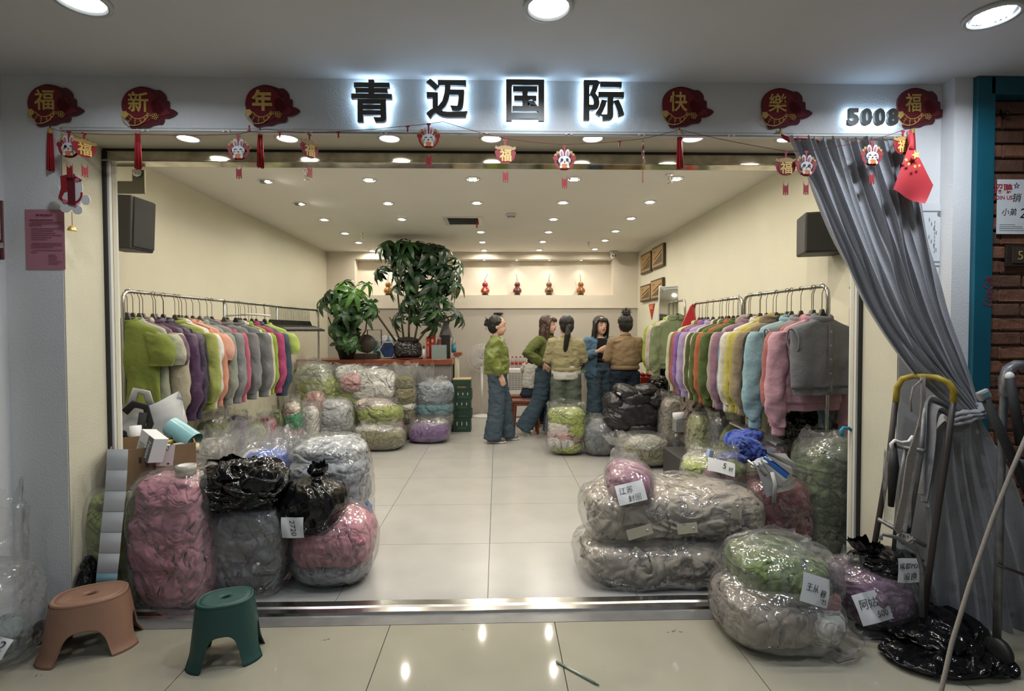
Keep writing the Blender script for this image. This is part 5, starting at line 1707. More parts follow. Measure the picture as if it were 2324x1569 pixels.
bag('tall clear bag of beige clothes beside the puffer jacket', (1494, 905, 1545, 1062), Yf=5.5, depth=.36, seed=74, n=28, k=3.4, col='#8d8577', neck={'r': .8, 'h': .14, 'flare': 0, 'zf': .93, 'fm': FILM2}, fm=FILM2)
bag('tall clear bag of pale lime clothes below the middle rail', (1560, 940, 1618, 1040), Yf=4.5, depth=.34, seed=75, n=28, k=3.0, col='#8b9058', neck={'r': .7, 'h': .12, 'flare': .1, 'zf': .9, 'fm': FILM2}, fm=FILM2)
bag('clear bag of yellow-green clothes below the middle rail', (1602, 935, 1685, 1045), Yf=4.3, depth=.42, seed=76, n=32, k=3.0, lumps=[((0, 0, -.3), (.98, 1, .7), '#83882e'), ((.1, -.1, .35), (.85, .9, .45), '#959a36'), ((-.4, 0, .5), (.4, .7, .4), '#3f4a58')], neck={'r': .9, 'h': .13, 'flare': .05, 'zf': .85, 'fm': FILM2}, fm=FILM2)
bag('brown clothes bundle on the floor below the middle rail', (1540, 905, 1640, 975), Yf=5.1, depth=.5, seed=77, n=24, col='#5d4c42', skin=False, name='clothes_bundle', z0=.1)
bag('black bin bag under the nearest right rail', (1780, 930, 1880, 1010), Yf=3.5, depth=.5, seed=78, black=True, k=2.5, amp=.03, group='black bin bags', name='bin_bag', z0=.3)
bag('black bin bag behind the puffer jacket', (1470, 855, 1530, 905), Yf=6.6, depth=.4, z0=.55, seed=79, black=True, k=2.4, amp=.03, n=22, group='black bin bags', name='bin_bag')
# dark low board and boxes that carry the clothes below the right rail
wbox('stock_box', 1.60, 1.92, 3.75, 5.0, 0, .30, mat('dark_stock_box', (.03, .028, .028), .6), label='low dark stock box below the right rail', cat='box', bev=.01)
# puffer jacket: quilted lobes
pj = thing('puffer_jacket', 'black quilted puffer jacket slumped on a bag', 'jacket', at(1438, 985, 5.75))
M_PUFF = mat('black_puffer_nylon', (.016, .015, .018), .32, bump=[('ridge', 14, .4, .01)], spec=.6)
pj0 = pj.location.z
for k, (px, py, rx, rz, s) in enumerate(((1438, 938, .31, .19, .0), (1405, 955, .19, .12, .5), (1395, 915, .13, .11, .6), (1440, 905, .20, .10, -.1), (1430, 945, .22, .10, .15), (1470, 940, .17, .15, -.4), (1485, 905, .12, .13, -.6), (1450, 970, .24, .09, 0), (1420, 890, .15, .08, .3), (1462, 884, .13, .07, -.2))):
    P, fs = lump((0, 0, 0), (rx, .17 + .02 * (k % 3), rz), 90 + k, 20, 2.4, .018, 9, flat=False, ry=s)
    q = at(px, py, 5.86 + .03 * (k % 3)) - pj.location
    MB().add(P + np.array(q), fs, True).obj('quilted_panel', M_PUFF, pj)
em = at(1404, 893, 5.66) - pj.location
text_obj('logo_patch', '◖', TR(em.x, em.y, em.z, 0, .4, 0), M_WHITE, pj, .05, .028, .004)
bag('grey bag that carries the black puffer jacket', (1375, 960, 1500, 1030), Yf=5.85, depth=.4, seed=80, n=24, col='#4c5056')
# ------------------------------------------------------------------ people
def fuse(b, voxel=.009, smooth=4):
    me = b.mesh('fuse')
    o = bpy.data.objects.new('fuse', me)
    COL.objects.link(o)
    m = o.modifiers.new('r', 'REMESH'); m.mode = 'VOXEL'; m.voxel_size = voxel; m.use_smooth_shade = True
    if smooth:
        s = o.modifiers.new('s', 'SMOOTH'); s.iterations = smooth; s.factor = .5
    dg = bpy.context.evaluated_depsgraph_get()
    out = bpy.data.meshes.new_from_object(o.evaluated_get(dg))
    bpy.data.objects.remove(o)
    bpy.data.meshes.remove(me)
    out.materials.clear()
    return out


def verts(me):
    co = np.empty(len(me.vertices) * 3); me.vertices.foreach_get('co', co)
    return co.reshape(-1, 3)


def normals(me):
    co = np.empty(len(me.vertices) * 3); me.vertices.foreach_get('normal', co)
    return co.reshape(-1, 3)


def folds(me, amp, seed, sc=(7, 7, 14)):
    """soft cloth folds pushed along the normals"""
    P, N = verts(me), normals(me)
    q = P * np.array(sc)
    w = np.stack([fbm(q * .5, seed + 1, 2), fbm(q * .5, seed + 2, 2), fbm(q * .5, seed + 3, 2)], 1)
    r = 1 - 2.4 * np.abs(fbm(q + w, seed, 2))
    P = P + N * (amp * r + amp * .7 * fbm(q * 2, seed + 7, 2))[:, None]
    me.vertices.foreach_set('co', P.ravel())
    me.update()


SKIN = mat('skin', (.60, .37, .28), .5, spec=.35)
HAIR = mat('black_hair', (.010, .008, .007), .35, bump=[('wave', 40, .5, .006), ('noise', 90, .3, .004)], spec=.5)
HAIRB = mat('brown_hair', (.045, .018, .011), .4, bump=[('wave', 40, .5, .006), ('noise', 90, .3, .004)], spec=.5)
LIPS = mat('lip_red', (.30, .045, .04), .4)
EYEW = mat('eye_white', (.6, .58, .55), .3)
SHOE = mat('white_leather', (.55, .53, .50), .5)
DENIM = [('noise', 300, .3, .002), ('ridge', 6, .25, .015)]


def hand(b, wrist, d, palm_n, curl=.6, s=1.0):
    """palm and five separate fingers; d: pointing direction, palm_n: normal of the palm"""
    d = Vector(d).normalized(); n = Vector(palm_n); n = (n - d * n.dot(d)).normalized()
    x = d.cross(n)
    w = Vector(wrist)
    b.tube([w - d * .02, w + d * .02, w + d * .05, w + d * .085], [(.024 * s, .017 * s), (.030 * s, .016 * s), (.039 * s, .015 * s), (.037 * s, .013 * s)], 10, up=n)
    for k, (o, L) in enumerate(((-.028, .058), (-.0095, .068), (.0095, .064), (.028, .050))):
        p = w + d * .078 + x * o * s
        c1, c2 = curl * .7, curl * 1.6
        q1 = p + (d * math.cos(c1 * .5) + n * math.sin(c1 * .5)) * L * .45
        q2 = q1 + (d * math.cos(c1) + n * math.sin(c1)) * L * .35
        q3 = q2 + (d * math.cos(c2) + n * math.sin(c2)) * L * .25
        b.tube([p, q1, q2, q3], [.0092 * s, .0088 * s, .0082 * s, .007 * s], 8)
    p = w + d * .025 + x * -.026 * s
    b.tube([p, p + d * .02 - x * .022 + n * .012, p + d * .05 - x * .026 + n * .022, p + d * .066 - x * .02 + n * .026], [.012 * s, .0105 * s, .0095 * s, .008 * s], 8)


def person(label, px, Y, yaw, h=1.62, pose=None, top=None, bottom=None, hair=None, head=(0, 0, 0), shoes=SHOE, skin=SKIN, seat=False, fold_seed=1):
    g = at(px, 900, Y); k = h / 1.62
    J = dict(pel=(0, 0, .90), waist=(0, 0, 1.02), chest=(0, .0, 1.19), neck=(0, .01, 1.345), head=(0, -.015, 1.495),
             shR=(-.16, .01, 1.295), elR=(-.205, .03, 1.06), wrR=(-.20, -.04, .86), shL=(.16, .01, 1.295), elL=(.205, .03, 1.06), wrL=(.20, -.04, .86),
             hipR=(-.085, 0, .87), knR=(-.095, -.015, .47), anR=(-.10, .02, .085), hipL=(.085, 0, .87), knL=(.095, -.015, .47), anL=(.10, .02, .085),
             hdR=(0, -.2, -1), hdL=(0, -.2, -1), hnR=(1, 0, 0), hnL=(-1, 0, 0), curl=.5)
    J.update(pose or {})
    V = {a: (Vector(b) if isinstance(b, (tuple, list)) else b) for a, b in J.items()}
    t = thing('person', label, 'person', (g.x, Y, 0), yaw)
    t.scale = (k, k, k)
    # body
    b = MB()
    b.tube([V['pel'] + Vector((0, 0, -.06)), V['pel'], V['waist'], V['chest'], V['neck'] + Vector((0, 0, -.05)), V['neck'] + Vector((0, 0, 0))], [(.10, .08), (.145, .095), (.115, .08), (.14, .09), (.13, .065), (.05, .05)], 16, up=(0, 1, 0))
    b.tube([V['neck'] + Vector((0, .01, -.05)), V['neck'] + Vector((0, .005, .02)), V['head'] + Vector((0, .01, -.03))], [.052, .045, .047], 12)
    Rh = Euler(head).to_matrix()
    hc = V['head']
    hp = lambda x, y, z: hc + Rh @ Vector((x, y, z)) * 1.15
    b.ell(hp(0, .008, .02), (.083, .103, .106), 20, 14, Rh)
    b.ell(hp(0, -.018, -.035), (.063, .076, .086), 18, 12, Rh)
    b.ell(hp(0, -.045, -.085), (.028, .032, .025), 12, 8, Rh)
    b.tube([hp(0, -.080, .012), hp(0, -.094, -.018), hp(0, -.084, -.030)], [.008, .012, .010], 8)
    for s in (-1, 1):
        b.ell(hp(s * .070, .012, -.012), (.010, .020, .030), 8, 6, Rh)
    for a in 'RL':
        s = -1 if a == 'R' else 1
        b.tube([V['sh' + a] - Vector((s * .03, 0, 0)), V['sh' + a], V['sh' + a].lerp(V['el' + a], .5), V['el' + a], V['el' + a].lerp(V['wr' + a], .4), V['wr' + a]], [.045, .046, .040, .034, .034, .023], 10)
        hand(b, V['wr' + a], V['hd' + a], V['hn' + a], V['curl'])
        b.tube([V['hip' + a] + Vector((0, 0, .04)), V['hip' + a].lerp(V['kn' + a], .35), V['kn' + a], V['kn' + a].lerp(V['an' + a], .35), V['an' + a]], [.085, .078, .052, .052, .034], 12)
        fd = (V['kn' + a] - V['an' + a])
        b.tube([V['an' + a] + Vector((0, .03, -.04)), V['an' + a] + Vector((0, -.04, -.045)), V['an' + a] + Vector((0, -.13, -.055))], [.034, .036, .024], 10, flat=.8)
    body = fuse(b, .0075, 3)
    link('body', body, skin, t)
    # face
    for s in (-1, 1):
        MB().ell(hp(s * .031, -.0745, .006), (.0135, .007, .0065), 10, 6, Rh).obj('eye', EYEW, t)
        MB().ell(hp(s * .031, -.0795, .006), (.0065, .004, .0066), 8, 6, Rh).obj('iris', HAIR, t)
        MB().tube([hp(s * .014, -.0845, .026), hp(s * .032, -.083, .031), hp(s * .049, -.071, .025)], [.0025, .0035, .002], 6).obj('eyebrow', HAIR, t)
    MB().tube([hp(-.021, -.0745, -.052), hp(-.008, -.083, -.050), hp(.008, -.083, -.050), hp(.021, -.0745, -.052)], [.003, .0062, .0062, .003], 8).obj('lips', LIPS, t)
    # trousers
    bt = bottom or {}
    b = MB()
    w0 = bt.get('w', .105)
    flare = bt.get('flare', .115)
    b.tube([V['pel'] + Vector((0, .01, -.10)), V['pel'] + Vector((0, .008, -.02)), V['waist'] + Vector((0, 0, -.03)), V['waist'] + Vector((0, 0, .03))], [(.14, .10), (.172, .122), (.135, .098), (.128, .092)], 20, up=(0, 1, 0))
    for a in 'RL':
        hem = V['an' + a] + (V['an' + a] - V['kn' + a]).normalized() * (.045)
        b.tube([V['hip' + a] + Vector((0, .005, .02)), V['hip' + a].lerp(V['kn' + a], .3), V['kn' + a], V['kn' + a].lerp(hem, .5), hem], [(.108, .115), (w0, w0 + .008), (w0 * .92, w0 * .95), (flare * .97, flare), (flare, flare * 1.08)], 16)
    pm = fuse(b, .012, 3)
    folds(pm, .0075, fold_seed + 40, (8, 8, 13))
    tr = link('trousers', pm, mat('denim_' + bt['col'].strip('#') , bt['col'], .85, bump=DENIM, var=.16, vscale=5, spec=.2), t)
    # shoes
    for a in 'RL':
        an = V['an' + a]
        if seat: pass
        s_ = MB()
        z0 = an.z - .085
        dirv = Vector(J.get('ft' + a, (0, -1, 0))).normalized()
        up = Vector((0, 0, 1)) if abs(dirv.z) < .5 else Vector((0, -1, 0)).normalized()
        up = (up - dirv * up.dot(dirv)).normalized()
        o0 = Vector((an.x, an.y, z0)) if abs(dirv.z) < .3 else an - up * .07
        f_ = lambda u, v: o0 + dirv * u + up * v
        s_.tube([f_(-.075, .045), f_(-.05, .055), f_(.0, .062), f_(.06, .050), (f_(.12, .038)), f_(.155, .030)], [(.034, .038), (.040, .050), (.042, .058), (.044, .046), (.042, .034), (.024, .022)], 14, up=up)
        sm = fuse(s_, .008, 2)
        so = link('shoe', sm, shoes, t)
        s_ = MB()
        s_.tube([f_(-.08, .012), f_(-.05, .012), f_(.05, .012), (f_(.12, .012)), f_(.165, .014)], [(.030, .014), (.044, .014), (.046, .014), (.045, .014), (.022, .012)], 14, up=up)
        s_.obj('sole', mat('white_sole', (.6, .58, .54), .6), so)
    # top
    for q, tp in enumerate(top):
        b = MB()
        zt, zb = tp.get('top', 1.335), tp['hem']
        W, D = tp.get('w', .185), tp.get('d', .125)
        lean = V['chest'] - V['waist']
        ax = lambda z: V['waist'].lerp(V['chest'], (z - V['waist'].z) / (V['chest'].z - V['waist'].z)) if z > V['waist'].z else V['pel'].lerp(V['waist'], (z - V['pel'].z) / (V['waist'].z - V['pel'].z))
        zs = [(zb, W * tp.get('hemw', .92), D * tp.get('hemw', .95)), (zb + .04, W * tp.get('hemw', .95), D * .98), (zb + .10, W * 1.03, D * 1.05), ((zb + 1.17) / 2, W * 1.02, D * 1.02), (1.17, W * 1.0, D * .98), (1.25, W * .98, D * .86), (1.295, W * .90, D * .70), (1.325, W * .62, D * .62), (zt + .012, .072, .066)]
        if tp.get('skirt'):
            zs = [(zb, W * .98, D), (zb + .05, W, D * 1.02), (.95, W * .97, D * .98), (1.0, W * .85, D * .88)]
        b.tube([Vector((ax(z).x, ax(z).y + .006, z)) for z, _, _ in zs], [(w_, d_) for _, w_, d_ in zs], 22, up=(0, 1, 0))
        if tp.get('sleeve', True):
            for a in 'RL':
                s = -1 if a == 'R' else 1
                r0 = tp.get('sr', .075)
                sh, el, wr = V['sh' + a], V['el' + a], V['wr' + a]
                wr2 = el.lerp(wr, tp.get('sl', .93))
                b.tube([sh - Vector((s * .05, 0, .02)), sh + Vector((s * .01, 0, -.01)), sh.lerp(el, .5), el, el.lerp(wr2, .45), el.lerp(wr2, .85), wr2], [(r0 * .9, r0 * .9), (r0, r0), (r0, r0 * .98), (r0 * .95, r0 * .95), (r0 * .9, r0 * .9), (r0 * .82, r0 * .82), (r0 * .52, r0 * .52)], 16)
        jm = fuse(b, .011, 3)
        folds(jm, tp.get('f', .008), fold_seed + q * 9, (9, 9, 12))
        mm = mat('satin_jacket_' + tp['col'].strip('#'), tp['col'], tp.get('rough', .8), bump=[('noise', 250, .2, .002), ('ridge', 7, .25, .015)], var=.08, sheen=.1) if tp.get('rough', .8) < .6 else cloth(tp['col'], b=.2)
        jo = link(tp.get('name', 'jacket'), jm, mm, t)
        if tp.get('rib', True):
            for nm, z, w_, d_ in (('hem_rib', zb + .012, W * tp.get('hemw', .93), D * tp.get('hemw', .96)),):
                c = ax(z)
                MB().tube([(c.x + (w_ + .004) * math.cos(a), c.y + .006 + (d_ + .004) * math.sin(a), z) for a in np.linspace(0, 2 * math.pi, 33)[:-1]], .012, 8, closed=True, flat=2.2).obj(nm, mm, jo)
            MB().tube([(V['neck'].x + .062 * math.cos(a), V['neck'].y + .004 + .058 * math.sin(a), zt + .012 + .012 * math.sin(a)) for a in np.linspace(0, 2 * math.pi, 25)[:-1]], .013, 8, closed=True, flat=1.6).obj('collar', mm, jo)
    # hair
    hm = hair.get('mat', HAIR)
    b = MB()
    b.ell(hp(0, .026, .038), (.095, .104, .097), 22, 16, Rh)
    b.ell(hp(0, .045, -.005), (.090, .080, .098), 20, 14, Rh)
    hk_ = hair['kind']
    if hk_ in ('bob', 'long'):
        L = .17 if hk_ == 'bob' else .40
        for s in (-1, 1):
            b.tube([hp(s * .045, -.045, .075), hp(s * .078, -.025, .02), hp(s * .080, -.012, -.07), hp(s * .078, -.005, -L * .75), hp(s * .072, 0, -L)], [(.022, .03), (.020, .034), (.020, .036), (.020, .034), (.010, .02)], 10, up=(0, 1, 0))
            b.tube([hp(s * .05, .04, .0), hp(s * .062, .05, -.08), hp(s * .066, .055, -L * .8), hp(s * .06, .05, -L * 1.02)], [(.03, .05), (.034, .044), (.036, .036), (.02, .02)], 10, up=(0, 1, 0))
        b.tube([hp(0, .07, .0), hp(0, .085, -.08), hp(0, .085, -L * .8), hp(0, .08, -L * 1.03)], [(.05, .03), (.06, .028), (.058, .026), (.03, .016)], 12, up=(0, 1, 0))
        for s in (-.6, -.2, .2, .6):
            b.tube([hp(s * .06, -.055, .085), hp(s * .075, -.083, .058), hp(s * .08, -.086, .034)], [.016, .015, .009], 8)
    hme = fuse(b, .009, 2)
    folds(hme, .003, 5, (30, 30, 12))
    ho = link('hair', hme, hm, t)
    if hk_ == 'bun' or hk_ == 'clip':
        bz, by = (.115, .055) if hk_ == 'bun' else (.03, .115)
        P, fs = lump((0, 0, 0), (.048, .045, .048), 3, 16, 2.2, .02, 20, flat=False)
        MB().add(P + np.array(hp(0, by, bz)), fs, True).obj('hair_bun', hm, t)
        sp_ = MB()
        random.seed(8)
        for q in range(16):
            a = random.uniform(0, 6.28)
            p0 = hp(.03 * math.cos(a), by, bz + .03 * math.sin(a))
            d_ = Rh @ Vector((math.cos(a) * .5, random.uniform(-.1, .5), math.sin(a) * .5 + .35))
            sp_.tube([p0, p0 + d_ * .04, p0 + d_ * .075 + Vector((0, 0, -.012))], [.006, .004, .001], 5)
        sp_.obj('loose_strands', hm, t, kind='stuff')
    if hk_ == 'clip':
        MB().tube([hp(.03, .115, .0), hp(0, .15, .03), hp(-.03, .12, .0), hp(0, .14, -.04)], [.006, .009, .006, .004], 8).obj('hair_claw', mat('pale_plastic', (.5, .45, .4), .4), t)
    if hk_ == 'pony':
        b = MB()
        b.tube([hp(0, .085, .02), hp(.015, .125, -.01), hp(.03, .135, -.10), hp(.045, .125, -.22), hp(.055, .115, -.33)], [.022, .030, .038, .034, .010], 12)
        pmh = fuse(b, .009, 2); folds(pmh, .004, 6, (40, 40, 8))
        link('ponytail', pmh, hm, t)
    return t


JEAN = '#44515d'
p1 = person('person in a shiny olive jacket and wide jeans standing in profile', 1128, 6.75, math.radians(88), 1.62,
            dict(wrR=(-.19, -.06, .87), elR=(-.225, .06, 1.09), anR=(-.10, .05, .085), knR=(-.095, .0, .47), anL=(.10, -.12, .085), knL=(.09, -.09, .47), hdR=(0, -.25, -1)),
            [dict(col='#6b7634', hem=.89, w=.195, d=.155, sr=.085, rough=.36, f=.012)], dict(col=JEAN, flare=.108), dict(kind='clip'), shoes=mat('black_white_shoe', (.16, .15, .14), .5, var=.6, vscale=8), fold_seed=3)
MB().tube([(.02, -.105, 1.465), (.022, -.150, 1.462)], .004, 6).obj('lollipop_stick', M_WHITE, p1)
lp = MB().tube([(.0, .05, 1.62), (.0, .03, 1.66), (.0, .04, 1.70)], [.012, .014, .016], 8)
p2 = person('person with long brown hair in a green cropped jacket, hand on hip', 1243, 7.22, math.radians(52), 1.64,
            dict(elR=(-.36, .10, 1.12), wrR=(-.20, -.06, .97), shR=(-.165, .02, 1.29), hdR=(.5, -.5, -.7), hnR=(.6, .6, 0), knR=(-.14, .05, .47), anR=(-.26, .20, .12), hipR=(-.09, 0, .87), anL=(.02, -.05, .085), knL=(.06, -.05, .47), pel=(-.02, 0, .90), ftR=(.1, -.6, -.8)),
            [dict(col='#5c662a', hem=.985, w=.175, d=.12, sr=.072)], dict(col='#42525f', flare=.110), dict(kind='long', mat=HAIRB), head=(0, .06, .25), fold_seed=5)
p3 = person('person seen from behind in a beige jacket with a long ponytail', 1284, 6.70, math.radians(176), 1.62,
            dict(elR=(-.225, .0, 1.06), wrR=(-.12, -.21, 1.05), elL=(.225, .0, 1.06), wrL=(.12, -.21, 1.05), hdR=(.6, -.8, .2), hdL=(-.6, -.8, .2), hnR=(0, 0, 1), hnL=(0, 0, 1)),
            [dict(col='#c0bfba', hem=.81, w=.188, d=.142, skirt=True, sleeve=False, name='shirt', rib=False, top=1.26, f=.006), dict(col='#9a9068', hem=.925, w=.185, d=.14, sr=.070, f=.010)], dict(col='#586058', flare=.12, w=.11), dict(kind='pony'), head=(0, 0, .3), fold_seed=7)
p4 = person('person with a black bob in a blue jacket over a black top', 1362, 7.25, math.radians(14), 1.63,
            dict(elR=(-.26, .02, 1.04), wrR=(-.115, -.19, 1.15), elL=(.26, .02, 1.04), wrL=(.10, -.19, 1.15), hdR=(.8, -.3, .4), hdL=(-.8, -.3, .4), hnR=(0, 1, 0), hnL=(0, 1, 0), curl=1.0),
            [dict(col='#0c0c0d', hem=.985, w=.150, d=.115, sleeve=False, name='black_top', rib=False, top=1.27, f=.004)], dict(col='#4a5c6a', flare=.110), dict(kind='bob'), head=(0, 0, .05), fold_seed=9)
# her open jacket: two front panels, a back and sleeves
b = MB()
for s in (-1, 1):
    P = []
    for z, r in ((1.32, .10), (1.28, .16), (1.17, .19), (1.05, .205), (.92, .215), (.80, .215), (.77, .20)):
        a0, a1 = math.radians(-58), math.radians(92)
        P.append([(s * r * math.cos(a), .012 + r * .78 * math.sin(a), z) for a in np.linspace(a0, a1, 18)])
    Q = np.array(P); Q2 = Q * np.array((.90, .90, 1)); 
    full = np.concatenate([Q, Q2[:, ::-1]], 1)
    if s < 0: full = full[:, ::-1]
    m = MB().grid(full, wrap=True)
    n = full.shape[1]
    b.add(m.v, m.f + [tuple(reversed(range(n))), tuple(range((len(P) - 1) * n, len(P) * n))], True)
    sh, el, wr = Vector((s * .16, .01, 1.295)), Vector((s * .26, .02, 1.04)), Vector((s * .11, -.19, 1.15))
    b.tube([sh - Vector((s * .04, 0, .02)), sh, sh.lerp(el, .5), el, el.lerp(wr, .45), el.lerp(wr, .86)], [.065, .07, .07, .068, .062, .043], 14)
jm = fuse(b, .011, 3); folds(jm, .009, 33)
jk = link('jacket', jm, cloth('#4a6c86', b=.2), p4)
MB().tube([(.085 * math.cos(a), .012 + .07 * math.sin(a), 1.335 + .012 * math.sin(a)) for a in np.linspace(-.7, math.pi + .7, 20)], .016, 8, flat=2.0).obj('collar', cloth('#4a6c86', b=.2), jk)
MB().tube([(.140 * math.cos(a), .098 * math.sin(a), 1.03) for a in np.linspace(0, 2 * math.pi, 33)[:-1]], .010, 8, closed=True, flat=2).obj('belt', M_BLACK, p4)
MB().tube([(.022 * math.cos(a), -.108, 1.03 + .016 * math.sin(a)) for a in np.linspace(.6, 5.7, 12)], .005, 6).obj('belt_buckle', M_CHROME, p4)
p5 = person('person seen from behind in a tan sweatshirt with a messy bun', 1418, 6.75, math.radians(184), 1.64,
            dict(elR=(-.225, .0, 1.06), wrR=(-.13, -.20, 1.02), elL=(.225, .0, 1.06), wrL=(.13, -.20, 1.02), hdR=(.6, -.8, .2), hdL=(-.6, -.8, .2), hnR=(0, 0, 1), hnL=(0, 0, 1)),
            [dict(col='#8a7150', hem=.93, w=.185, d=.14, sr=.068, f=.008)], dict(col='#1d2733', flare=.12), dict(kind='bun'), fold_seed=11)
p6 = person('person in a white top seated on the wooden bench', 1208, 7.75, math.radians(140), 1.60,
            dict(pel=(0, .05, .50), waist=(0, .03, .62), chest=(0, -.02, .82), neck=(0, -.05, .98), head=(0, -.10, 1.11), shR=(-.165, -.04, .935), shL=(.165, -.04, .935), elR=(-.21, -.10, .70), wrR=(-.15, -.30, .68), elL=(.21, -.10, .70), wrL=(.15, -.30, .68),
                 hipR=(-.09, .02, .48), hipL=(.09, .02, .48), knR=(-.11, -.38, .47), knL=(.11, -.38, .47), anR=(-.11, -.36, .085), anL=(.11, -.36, .085), hdR=(.3, -1, 0), hdL=(-.3, -1, 0), hnR=(0, 0, -1), hnL=(0, 0, -1)),
            [], dict(col='#252f3d', flare=.10), dict(kind='long'), seat=True, fold_seed=13)
b = MB()
b.tube([(0, .05, .58), (0, .03, .66), (0, .0, .76), (0, -.03, .88), (0, -.045, .945), (0, -.05, .975)], [(.14, .10), (.145, .105), (.155, .105), (.155, .09), (.12, .07), (.06, .05)], 18, up=(0, 1, 0))
for s in (-1, 1):
    b.tube([(s * .13, -.04, .93), (s * .19, -.05, .88), (s * .21, -.10, .70), (s * .17, -.24, .68)], [.055, .058, .052, .04], 12)
jm = fuse(b, .011, 3); folds(jm, .006, 44)
link('white_top', jm, cloth('#b8b4ae', b=.2), p6)
# ------------------------------------------------------------------ back of the shop: niche, counter, plants
for k, (px, c1, c2, nm) in enumerate(((881, (.42, .22, .06), (.3, .14, .04), 'golden gourd half hidden behind the tall plant'),
                                      (1030, (.33, .06, .05), (.35, .04, .04), 'red gourd at the edge of the plant leaves'),
                                      (1101, (.36, .05, .05), (.33, .03, .03), 'bright red gourd with a gold medallion'),
                                      (1174, (.16, .04, .035), (.13, .025, .025), 'dark maroon gourd in the middle of the niche'),
                                      (1246, (.20, .11, .05), (.18, .085, .035), 'brown gourd with a dark carved medallion'),
                                      (1318, (.24, .085, .035), (.26, .09, .02), 'amber brown gourd last in the niche'))):
    p = at(px, 668, YW + .08)
    t = thing('gourd', nm, 'gourd', (p.x, YW + .08, NZ0), group='gourds in the wall niche')
    MB().lathe([(.055, 0), (.058, .008), (.05, .022), (.04, .026), (0, .026)], 20).obj('stand', M_DWOOD, t)
    MB().lathe([(.02, .022), (.055, .032), (.075, .06), (.078, .085), (.066, .115), (.045, .135), (.036, .145), (.045, .160), (.052, .185), (.046, .210), (.028, .228), (.012, .238), (.010, .248)], 24).obj('gourd_body', mat('gourd_skin_%d' % k, c2, .22, var=.35, vscale=14, coat=.4), t)
    s = (-1) ** k * .02 if k != 2 else .05
    MB().tube([(0, 0, .245), (-.004, 0, .28), (s * .4, 0, .33), (s, 0, .365)], [.007, .005, .0045, .006], 8).obj('stalk', mat('dry_stalk', (.25, .19, .12), .7), t)
    if k in (2, 4):
        MB().ell((0, -.073, .078), (.030, .01, .022), 14, 8).obj('medallion', M_GOLD if k == 2 else M_DWOOD, t)
for k, px in enumerate((881, 955, 1028, 1099, 1173, 1247, 1319)):
    p = at(px, 594, YW + .08)
    t = thing('niche_spotlight', 'tiny spotlight in the niche top, %s from the plant side' % ords[k], 'ceiling light', (p.x, YW + .08, NZ1), group='niche spotlights')
    MB().lathe([(.03, 0), (.029, -.006), (.02, -.007)], 16).obj('trim_ring', M_TRIM, t)
    MB().lathe([(.0001, -.008), (.017, -.007), (.02, -.005)], 14).obj('lens', E_LENS, t)
    area('niche_beam', (0, 0, -.012), W_NICHE, .03, (1, .94, .85), (0, 0, 0), math.radians(95), t)

M_REDWOOD = mat('red_brown_wood', (.20, .052, .022), .3, var=.25, vscale=10, bump=[('noise', 40, .1, .002)], coat=.3)
M_CORR = mat('grey_ribbed_cladding', (.20, .19, .185), .55)
c0, c1 = at(672, 825, 7.45), at(1027, 825, 7.45)
t = thing('shop_counter', 'counter with a red-brown wooden top and grey ribbed front', 'counter', ((c0.x + c1.x) / 2, 7.75, 0))
CW = c1.x - c0.x
CZ = at(900, 816, 7.45).z
MB().box((0, 0, CZ - .04), (CW, .62, .08), bev=.006).obj('counter_top', M_REDWOOD, t)
P = []
for x in np.linspace(-CW / 2 + .02, CW / 2 - .02, 240):
    y = -.26 - .012 * abs(math.sin(x * 75))
    P.append([(x, y, .0), (x, y, CZ - .08)])
MB().grid(P).obj('ribbed_front', M_CORR, t)
MB().box((0, .02, (CZ - .08) / 2), (CW - .04, .54, CZ - .08)).obj('carcass', mat('counter_carcass', (.12, .10, .09), .7), t)
MB().box((CW / 2 + .05, .12, CZ + .06), (.12, .3, .05), bev=.004).obj('raised_ledge', M_REDWOOD, t)
MB().box((CW / 2 + .03, .14, (CZ + .03) / 2), (.05, .26, CZ + .03)).obj('side_panel', M_WALL, t)

# ---- money tree
M_LEAF = [mat('leaf_green_%d' % k, c, .38, bump=[('noise', 30, .2, .004)], spec=.5, var=.25, vscale=6) for k, c in enumerate(((.012, .045, .010), (.018, .07, .012), (.008, .030, .010), (.05, .14, .015)))]  # last green is brightened, for leaves lit by the spotlight
M_TRUNK = mat('plant_stem', (.09, .065, .03), .7, var=.3, vscale=30)


def leaflet(b, L, W, az, el, droop):
    """one lance-shaped leaflet starting at the origin"""
    P = []
    ca, sa = math.cos(az), math.sin(az)
    for u in np.linspace(0, 1, 8):
        w = W * math.sin(math.pi * (u * .93 + .05)) ** .75 * (1 - .25 * u)
        r = L * u
        x = r * math.cos(el - droop * u * .6)
        z = r * math.sin(el - droop * u) - .0
        row = []
        for v in (-1, -.5, 0, .5, 1):
            row.append((x * ca - v * w * sa, x * sa + v * w * ca, z + abs(v) * w * .28 + .006 * math.sin(u * 9 + v * 3)))
        P.append(row)
    b.grid(P)


LEAFM = []
random.seed(21)
for k in range(5):
    b = MB()
    n = 6 + k % 2
    for q in range(n):
        leaflet(b, random.uniform(.20, .29), random.uniform(.044, .058), q * 2 * math.pi / n + random.uniform(-.2, .2), random.uniform(-.25, .25), random.uniform(.45, 1.1))
    m = b.mesh('compound_leaf'); m.materials.append(M_LEAF[0]); LEAFM.append(m)


def leaf_at(par, q, up, s, m, spin):
    z = Vector(up).normalized()
    x = z.orthogonal().normalized()
    M = basis(q, x, z) @ Matrix.Rotation(spin, 4, 'Z') @ Matrix.Scale(s, 4)
    return link('compound_leaf', random.choice(LEAFM), m, par, M=M)


